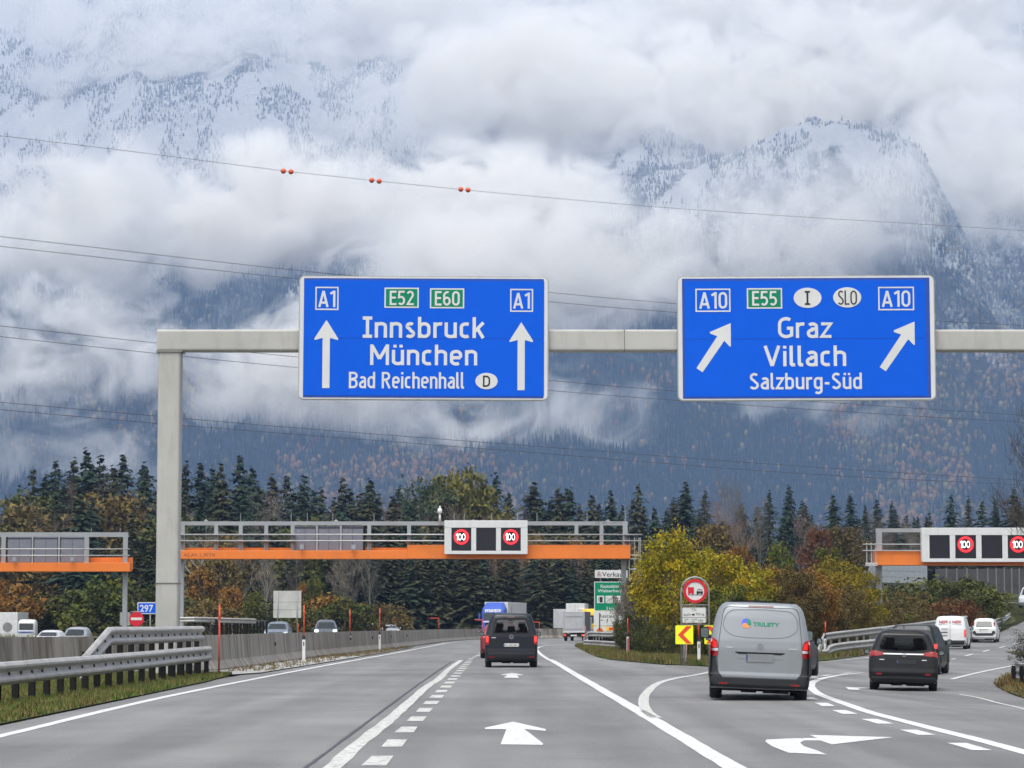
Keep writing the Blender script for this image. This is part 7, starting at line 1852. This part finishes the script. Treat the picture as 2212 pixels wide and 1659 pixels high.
    # small white hatchback
    root, B, mm = simple_car('small_car', 'small white hatchback farthest up the exit ramp', 'car', (32.7, 190, gz(32.7, 190)), R(-14), wht,
        [(.22, .76), (.36, .84), (.9, .845), (1.0, .83), (1.45, .70), (1.6, .62), (1.66, .5)], [(.22, .1), (.4, 0), (.95, .04), (1.1, .10), (1.5, .28), (1.66, .4)], [(.22, 3.6), (.5, 3.8), (.85, 3.7), (1.0, 3.2), (1.5, 2.5), (1.66, 2.1)], 1.66,
        [(.72, .6, .31, .2), (.72, 3.1, .31, .2)], (2.6, 1.0, .15, .15), rearwin=[(-.58, 1.08), (.58, 1.08), (.5, 1.48), (-.5, 1.48)], bumper=[(-.62, .48), (.62, .48), (.70, .66), (-.70, .66)], plate_at=(0, .80), extra='blackmirror')
    for sg in (-1, 1):
        P = rnd_poly([(.74, 1.42), (.64, 1.42), (.66, 1.15), (.76, 1.15)], .02); P = P if sg > 0 else mirror(P); B.patch('rear', P, .012, .03, 6, 4).build('tail_lamp', mm['red'] if sg > 0 else M('dim_red_lamp', (.35, .015, .03), .3), root)
        q = MB(); q.disc((sg * .66, .70), .12, 1, B.yr(.66, .7) - .03, B.yr(.66, .7) + .03, 16); q.build('fog_lamp', mm['bumper'], root)
    q = MB(); q.box((0, B.yr(0, .9) - .02, .92), (.62, .02, .03)); q.build('handle_strip', mm['chrome'], root)
    # slivers beside the grey van
    root, B, mm = simple_car('white_car', 'white car of which only a sliver and its mirror show left of the grey van', 'car', (6.98 - 1.15, 67.5, 0), R(0), wht,
        [(.22, .84), (.36, .90), (.9, .90), (1.0, .88), (1.4, .76), (1.6, .66), (1.66, .55)], [(.22, .1), (.4, 0), (.95, .03), (1.5, .3), (1.66, .4)], [(.22, 4.2), (.5, 4.4), (.85, 4.3), (1.0, 3.8), (1.5, 2.8), (1.66, 2.4)], 1.66,
        [(.80, .9, .32, .22), (.80, 3.5, .32, .22)], (3.0, 1.12, .18, .16), lamps=[[(.89, 1.0), (.76, 1.0), (.76, .8), (.89, .8)]], extra='blackmirror', frontwin=[(-.7, 1.05), (.7, 1.05), (.6, 1.5), (-.6, 1.5)])
    root.location.x = 5.80; root.rotation_euler.z = R(-5.0)
    root, B, mm = simple_car('black_car', 'black hatchback half hidden behind the right side of the grey van', 'car', (8.30, 85, gz(8.30, 85)), R(-11), blk,
        [(.22, .82), (.36, .88), (.9, .89), (1.0, .87), (1.35, .74), (1.5, .64), (1.55, .5)], [(.22, .1), (.4, 0), (.95, .03), (1.4, .4), (1.55, .5)], [(.22, 4.1), (.5, 4.3), (.8, 4.2), (.95, 3.6), (1.4, 2.7), (1.55, 2.3)], 1.55,
        [(.78, .8, .32, .22), (.78, 3.4, .32, .22)], (2.8, 1.1, .18, .2), rearwin=[(-.6, 1.02), (.6, 1.02), (.52, 1.4), (-.52, 1.4)], lamps=[[(.88, .98), (.72, .95), (.72, .78), (.88, .74)]], lit=True, extra='blackmirror')
    # red car ahead of the family van
    simple_car('red_car', 'red car mostly hidden in front of the dark blue family van', 'car', (-.50, 118, 0), R(0), red,
        [(.22, .80), (.36, .86), (.9, .87), (1.0, .85), (1.3, .72), (1.42, .62), (1.48, .5)], [(.22, .1), (.4, 0), (.9, .03), (1.3, .4), (1.48, .6)], [(.22, 4.0), (.5, 4.2), (.8, 4.1), (.95, 3.5), (1.35, 2.7), (1.48, 2.3)], 1.48,
        [(.76, .8, .31, .21), (.76, 3.3, .31, .21)], (2.8, 1.15, .2, .14), rearwin=[(-.6, 1.0), (.6, 1.0), (.52, 1.38), (-.52, 1.38)], lamps=[[(.86, .95), (.70, .95), (.70, .8), (.86, .8)]])
    # oncoming traffic, seen over the barrier
    fw = [(-.68, 1.05), (.68, 1.05), (.56, 1.46), (-.56, 1.46)]
    def oncoming(name, label, px, Y, paint, wmax, ht, headlit, dz=0.0, rz=0.0, fwz=1.05, zb=0.0):
        S = F / Y; x = (px - 1106) / S; k = wmax / .9; h = ht
        return simple_car(name, label, 'car', (x, Y + 4.2, zb), PI + rz, paint, [(.22, .82 * k), (.36, .88 * k), (.9, .90 * k), (1.0, .88 * k), (h * .72, .84 * k), (h * .93, .68 * k), (h, .52 * k)],
            [(.22, .1), (.4, 0), (.95, .03), (h * .9, .35), (h, .5)], [(.22, 4.1), (.5, 4.3), (.8, 4.2), (.95, 4.0), (1.06, 3.5), (h * .9, 2.8), (h, 2.35)], h,
            [(.78 * k, .8, .32, .22), (.78 * k, 3.4, .32, .22)], (3.05, 1.1, .17, .14), frontwin=[(-.72 * k, 1.1), (.72 * k, 1.1), (.60 * k, h * .92), (-.60 * k, h * .92)], lamps=[[(.86 * k, .93), (.60 * k, .90), (.60 * k, .80), (.86 * k, .78)]], front_view=True, headlit=headlit, grill=[(-.5, .6), (.5, .6), (.52, .86), (-.52, .86)], plate_at=(0, .5), group='oncoming cars beyond the concrete barrier')
    oncoming('grey_car', 'grey oncoming people carrier nearest the big white sign back', 597, 200, bluegrey, .9, 1.62, False)
    r, B, mm = oncoming('dark_car', 'dark grey oncoming car with both headlights lit', 699, 218, dgrey, .93, 1.78, False, rz=R(3))
    for sg in (-1, 1):
        B.patch('front', rnd_poly([(sg * .88, 1.02), (sg * .58, 1.0), (sg * .60, .86), (sg * .88, .86)] if sg > 0 else [(sg * .58, 1.0), (sg * .88, 1.02), (sg * .88, .86), (sg * .60, .86)], .03), .02, .03, 6, 8).build('headlight', mm['head'], r)
    r, B, mm = oncoming('white_car', 'white oncoming car with one bright headlight, farthest but one', 799, 279, wht, .92, 1.52, False, rz=R(10))
    B.patch('front', rnd_poly([(.55, 1.02), (.88, 1.02), (.88, .86), (.60, .86)], .03), .02, .03, 6, 8).build('headlight', mm['head'], r)
    oncoming('silver_car', 'silver oncoming saloon right behind the white one', 833, 286, silv, .9, 1.42, False, rz=R(10), zb=-.05)
    oncoming('white_car', 'low white car roof over the barrier at the far left', 102, 197, wht, .9, 1.50, False, zb=-.5)
    oncoming('grey_estate', 'pale car with dark windscreen over the barrier left of the grey column', 160, 203, silv, .92, 1.72, False, zb=-.5)
    # ---- trucks
    mm = car_mats()
    def rot(px, Y, rz, name, label, zb=0.0, group=None):
        S = F / Y; return empty(name, ((px - 1106) / S, Y, zb), rz, label, 'truck', group)
    blue = M('truck_blue', (.03, .085, .42), .35, coat=.3); tw_ = M('truck_white', (.62, .63, .64), .45, dirt=.2); tg = M('tarp_grey', (.34, .35, .36), .5, dirt=.3, vs=1)
    def axle(root, ys, tr=1.0, r=.48, w_=.3):
        for y in ys:
            for sg in (-1, 1): wheel(root, sg * tr, y, r, w_, mm, sg)
    # blue articulated truck, front towards the camera
    t = rot(1064, 290, PI - R(9), 'articulated_truck', 'blue truck cab with white lettering mazo and a white trailer coming round the bend')
    def bxp(root, name, mat, x0, x1, y0, y1, z0, z1, bev=.06): q = MB(); q.box(((x0 + x1) / 2, (y0 + y1) / 2, (z0 + z1) / 2), (x1 - x0, y1 - y0, z1 - z0)); return q.build(name, mat, root, bevel=bev)
    C = Body([(.35, 1.18), (.6, 1.25), (2.9, 1.25), (3.1, 1.2), (3.55, 1.02), (3.75, .92)], [(.35, -2.1), (3.75, -2.1)], [(.35, .0), (1.2, .06), (1.9, .0), (2.7, -.22), (3.0, -.3), (3.3, -.7), (3.75, -1.3)], .1, .3, .35, 3.75, .02, .05)
    link('cab', C.mesh('cab', blue), t)
    C.patch('front', rnd_poly([(-1.08, 1.85), (1.08, 1.85), (1.02, 2.62), (-1.02, 2.62)], .1), .006, .02).build('windscreen', mm['glass'], t)
    C.patch('front', rnd_poly([(-.8, .75), (.8, .75), (.8, 1.6), (-.8, 1.6)], .08), .01, .03).build('grille', mm['black'], t)
    C.patch('front', rrect(-1.0, 1.64, 1.0, 1.78, .03, 3), .012, .02, 3, 10).build('white_strip', tw_, t)
    for sg in (-1, 1):
        P = rnd_poly([(.88, .62), (1.14, .62), (1.14, .85), (.88, .85)], .04); P = P if sg > 0 else mirror(P); C.patch('front', P, .014, .03).build('headlight', mm['head'] if sg > 0 else mm['clear'], t)
        q = MB(); q.box((sg * 1.42, -.1, 2.2), (.2, .2, .7)); q.build('wing_mirror', blue, t, bevel=.03)
        C.patch('left' if sg < 0 else 'right', rnd_poly([(-1.3, 1.85), (-.5, 1.75), (-.55, 2.6), (-1.3, 2.6)], .06), .006, .02).build('side_window', mm['glass'], t)
    o = lettering('lettering', 'mazo', -.85, .85, 2.72, 3.0, 0, tw_, t, .04)
    for v in o.data.vertices: v.co.x = -v.co.x; v.co.y = C.yf(v.co.x, v.co.z) + .03
    bxp(t, 'trailer_box', tw_, -1.27, 1.27, -15.5, -2.5, 1.15, 3.8, .03)
    q = MB(); q.box((1.29, -4.9, 2.9), (.02, .1, .9)); q.box((-1.29, -4.9, 2.9), (.02, .1, .9)); q.build('trailer_marking', mm['black'], t)
    bxp(t, 'chassis', mm['under'], -.45, .45, -15.3, -.5, .7, 1.1, 0); axle(t, (-.9, -4.2, -12.0, -13.3, -14.6))
    # small grey box truck going away, with a taller white one beyond
    t = rot(1239, 237, R(-8), 'box_truck', 'light grey box truck seen from behind where the road bends right')
    bxp(t, 'cargo_box', tg, -.95, .95, 0, 4.4, .85, 2.55, .03); q = MB(); q.box((0, -.02, 2.25), (1.5, .02, .25)); q.box((0, -.02, 1.5), (1.5, .02, .9)); q.build('rear_door', M('door_grey', (.40, .41, .42), .4, .2), t)
    bxp(t, 'side_tarp', M('tarp_dark', (.11, .115, .125), .6), .955, .975, .05, 4.35, .9, 2.52, 0)
    bxp(t, 'platform', tw_, -.97, .97, -.05, 4.4, .74, .84, 0); bxp(t, 'rear_bumper', mm['black'], -.95, .95, -.03, .05, .36, .62, 0)
    for sg in (-1, 1): bxp(t, 'tail_lamp', mm['lit'], sg * .78 - .1, sg * .78 + .1, -.06, -.03, .45, .58, 0)
    bxp(t, 'number_plate', mm['plate'], -.26, .26, -.06, -.03, .42, .54, 0)
    bxp(t, 'cab', tw_, -.9, .9, 4.5, 6.2, .4, 2.1, .15); bxp(t, 'chassis', mm['under'], -.35, .35, .1, 6, .4, .7, 0); axle(t, (.7, 5.4), .78, .34, .24)
    t = rot(1242, 298, R(-6), 'box_truck', 'taller white box truck just beyond the light grey one')
    bxp(t, 'cargo_box', tw_, -1.0, 1.0, 0, 6, 1.0, 3.7, .03); bxp(t, 'door_gap', mm['under'], -.01, .01, -.01, 0, 1.1, 3.6, 0); bxp(t, 'chassis', mm['under'], -.4, .4, .1, 7.5, .5, .9, 0); bxp(t, 'cab', tw_, -.95, .95, 6.1, 7.8, .5, 2.6, .15); axle(t, (1.2, 7.0), .85, .42, .26)
    # yellow truck behind the service sign
    ty = M('truck_yellow', (.72, .46, .02), .4, coat=.3)
    t = rot(1292, 296, PI + R(24), 'yellow_truck', 'yellow truck cab half hidden behind the service area sign', zb=0)
    C = Body([(.35, 1.15), (.6, 1.22), (2.6, 1.22), (2.9, 1.1), (3.1, .95)], [(.35, -2.0), (3.1, -2.0)], [(.35, .0), (1.4, .03), (2.5, -.2), (2.8, -.35), (3.1, -.8)], .1, .3, .35, 3.1, .02, .05)
    link('cab', C.mesh('cab', ty), t); C.patch('front', rnd_poly([(-1.05, 1.5), (1.05, 1.5), (1.0, 2.4), (-1.0, 2.4)], .1), .006, .02).build('windscreen', mm['glass'], t)
    for nm in ('left', 'right'): C.patch(nm, rnd_poly([(-1.3, 1.5), (-.45, 1.4), (-.5, 2.3), (-1.3, 2.3)], .06), .006, .02).build('side_window', mm['glass'], t)
    for sg in (-1, 1): P = rnd_poly([(.85, .6), (1.1, .6), (1.1, .8), (.85, .8)], .04); P = P if sg > 0 else mirror(P); C.patch('front', P, .014, .03).build('headlight', mm['clear'], t)
    bxp(t, 'cargo_box', tw_, -1.2, 1.2, -9.0, -2.2, 1.0, 3.1, .03); bxp(t, 'chassis', mm['under'], -.4, .4, -8.8, -.5, .6, 1.0, 0); axle(t, (-.8, -3.5, -7.6), .98, .45, .28)
    # white truck and its box at the far left
    t = rot(60, 249, PI, 'white_truck', 'white truck cab beside a white trailer over the barrier at the far left', zb=-.6)
    t.scale = (.8, .8, .8)
    C = Body([(.35, .98), (.6, 1.02), (2.5, 1.02), (2.85, .95), (3.08, .8)], [(.35, -1.9), (3.08, -1.9)], [(.35, 0), (1.4, .03), (2.4, -.1), (2.8, -.2), (3.08, -.5)], .1, .25, .35, 3.08, .02, .05)
    link('cab', C.mesh('cab', tw_), t)
    C.patch('front', rnd_poly([(-.9, 1.9), (.9, 1.9), (.88, 2.65), (-.88, 2.65)], .08), .006, .02).build('windscreen', mm['glass'], t); bxp(t, 'sun_visor', blue, -.9, .9, .02, .10, 1.62, 1.74, 0); axle(t, (-.8,), .85, .42, .26)
    t = rot(22, 252, 0, 'white_trailer', 'white box trailer at the left edge behind the round sign disc', zb=-.6)
    t.scale = (.8, .8, .8)
    bxp(t, 'cargo_box', tw_, -3.2, 1.05, 0, 7, 1.1, 3.92, .03); axle(t, (1.5, 5.2), 1.0, .45, .28)
    # van cut by the right edge, far up the ramp
    gy = 250; p = at(2216, 1314, gy)
    simple_car('grey_van', 'pale grey van cut by the right edge high on the ramp', 'van', (p.x + 1.0, gy, p.z), R(160), M('van_pale_grey', (.45, .47, .5), .4, coat=.3), [(.22, .84), (.4, .92), (1.2, .92), (1.8, .8), (1.98, .6)], [(.22, .1), (.4, 0), (1.7, .1), (1.98, .3)], [(.22, 4.6), (.5, 4.8), (.9, 4.7), (1.1, 4.1), (1.8, 3.3), (1.98, 2.9)], 1.98,
        [(.80, .9, .33, .22), (.80, 3.9, .33, .22)], None, frontwin=[(-.75, 1.15), (.75, 1.15), (.65, 1.75), (-.65, 1.75)], lamps=[[(.88, .95), (.62, .92), (.62, .78), (.88, .78)]], front_view=True)
build_ground(); build_roads(); build_verges(); build_mountain(); build_far_forest(); build_mist(); build_haze()
build_walls(); build_barrier(); build_rails(); build_sign_gantry(); build_orange_gantries()
build_trees(); build_vehicles()
build_blue_signs(); build_small_signs(); build_poles(); build_cables()
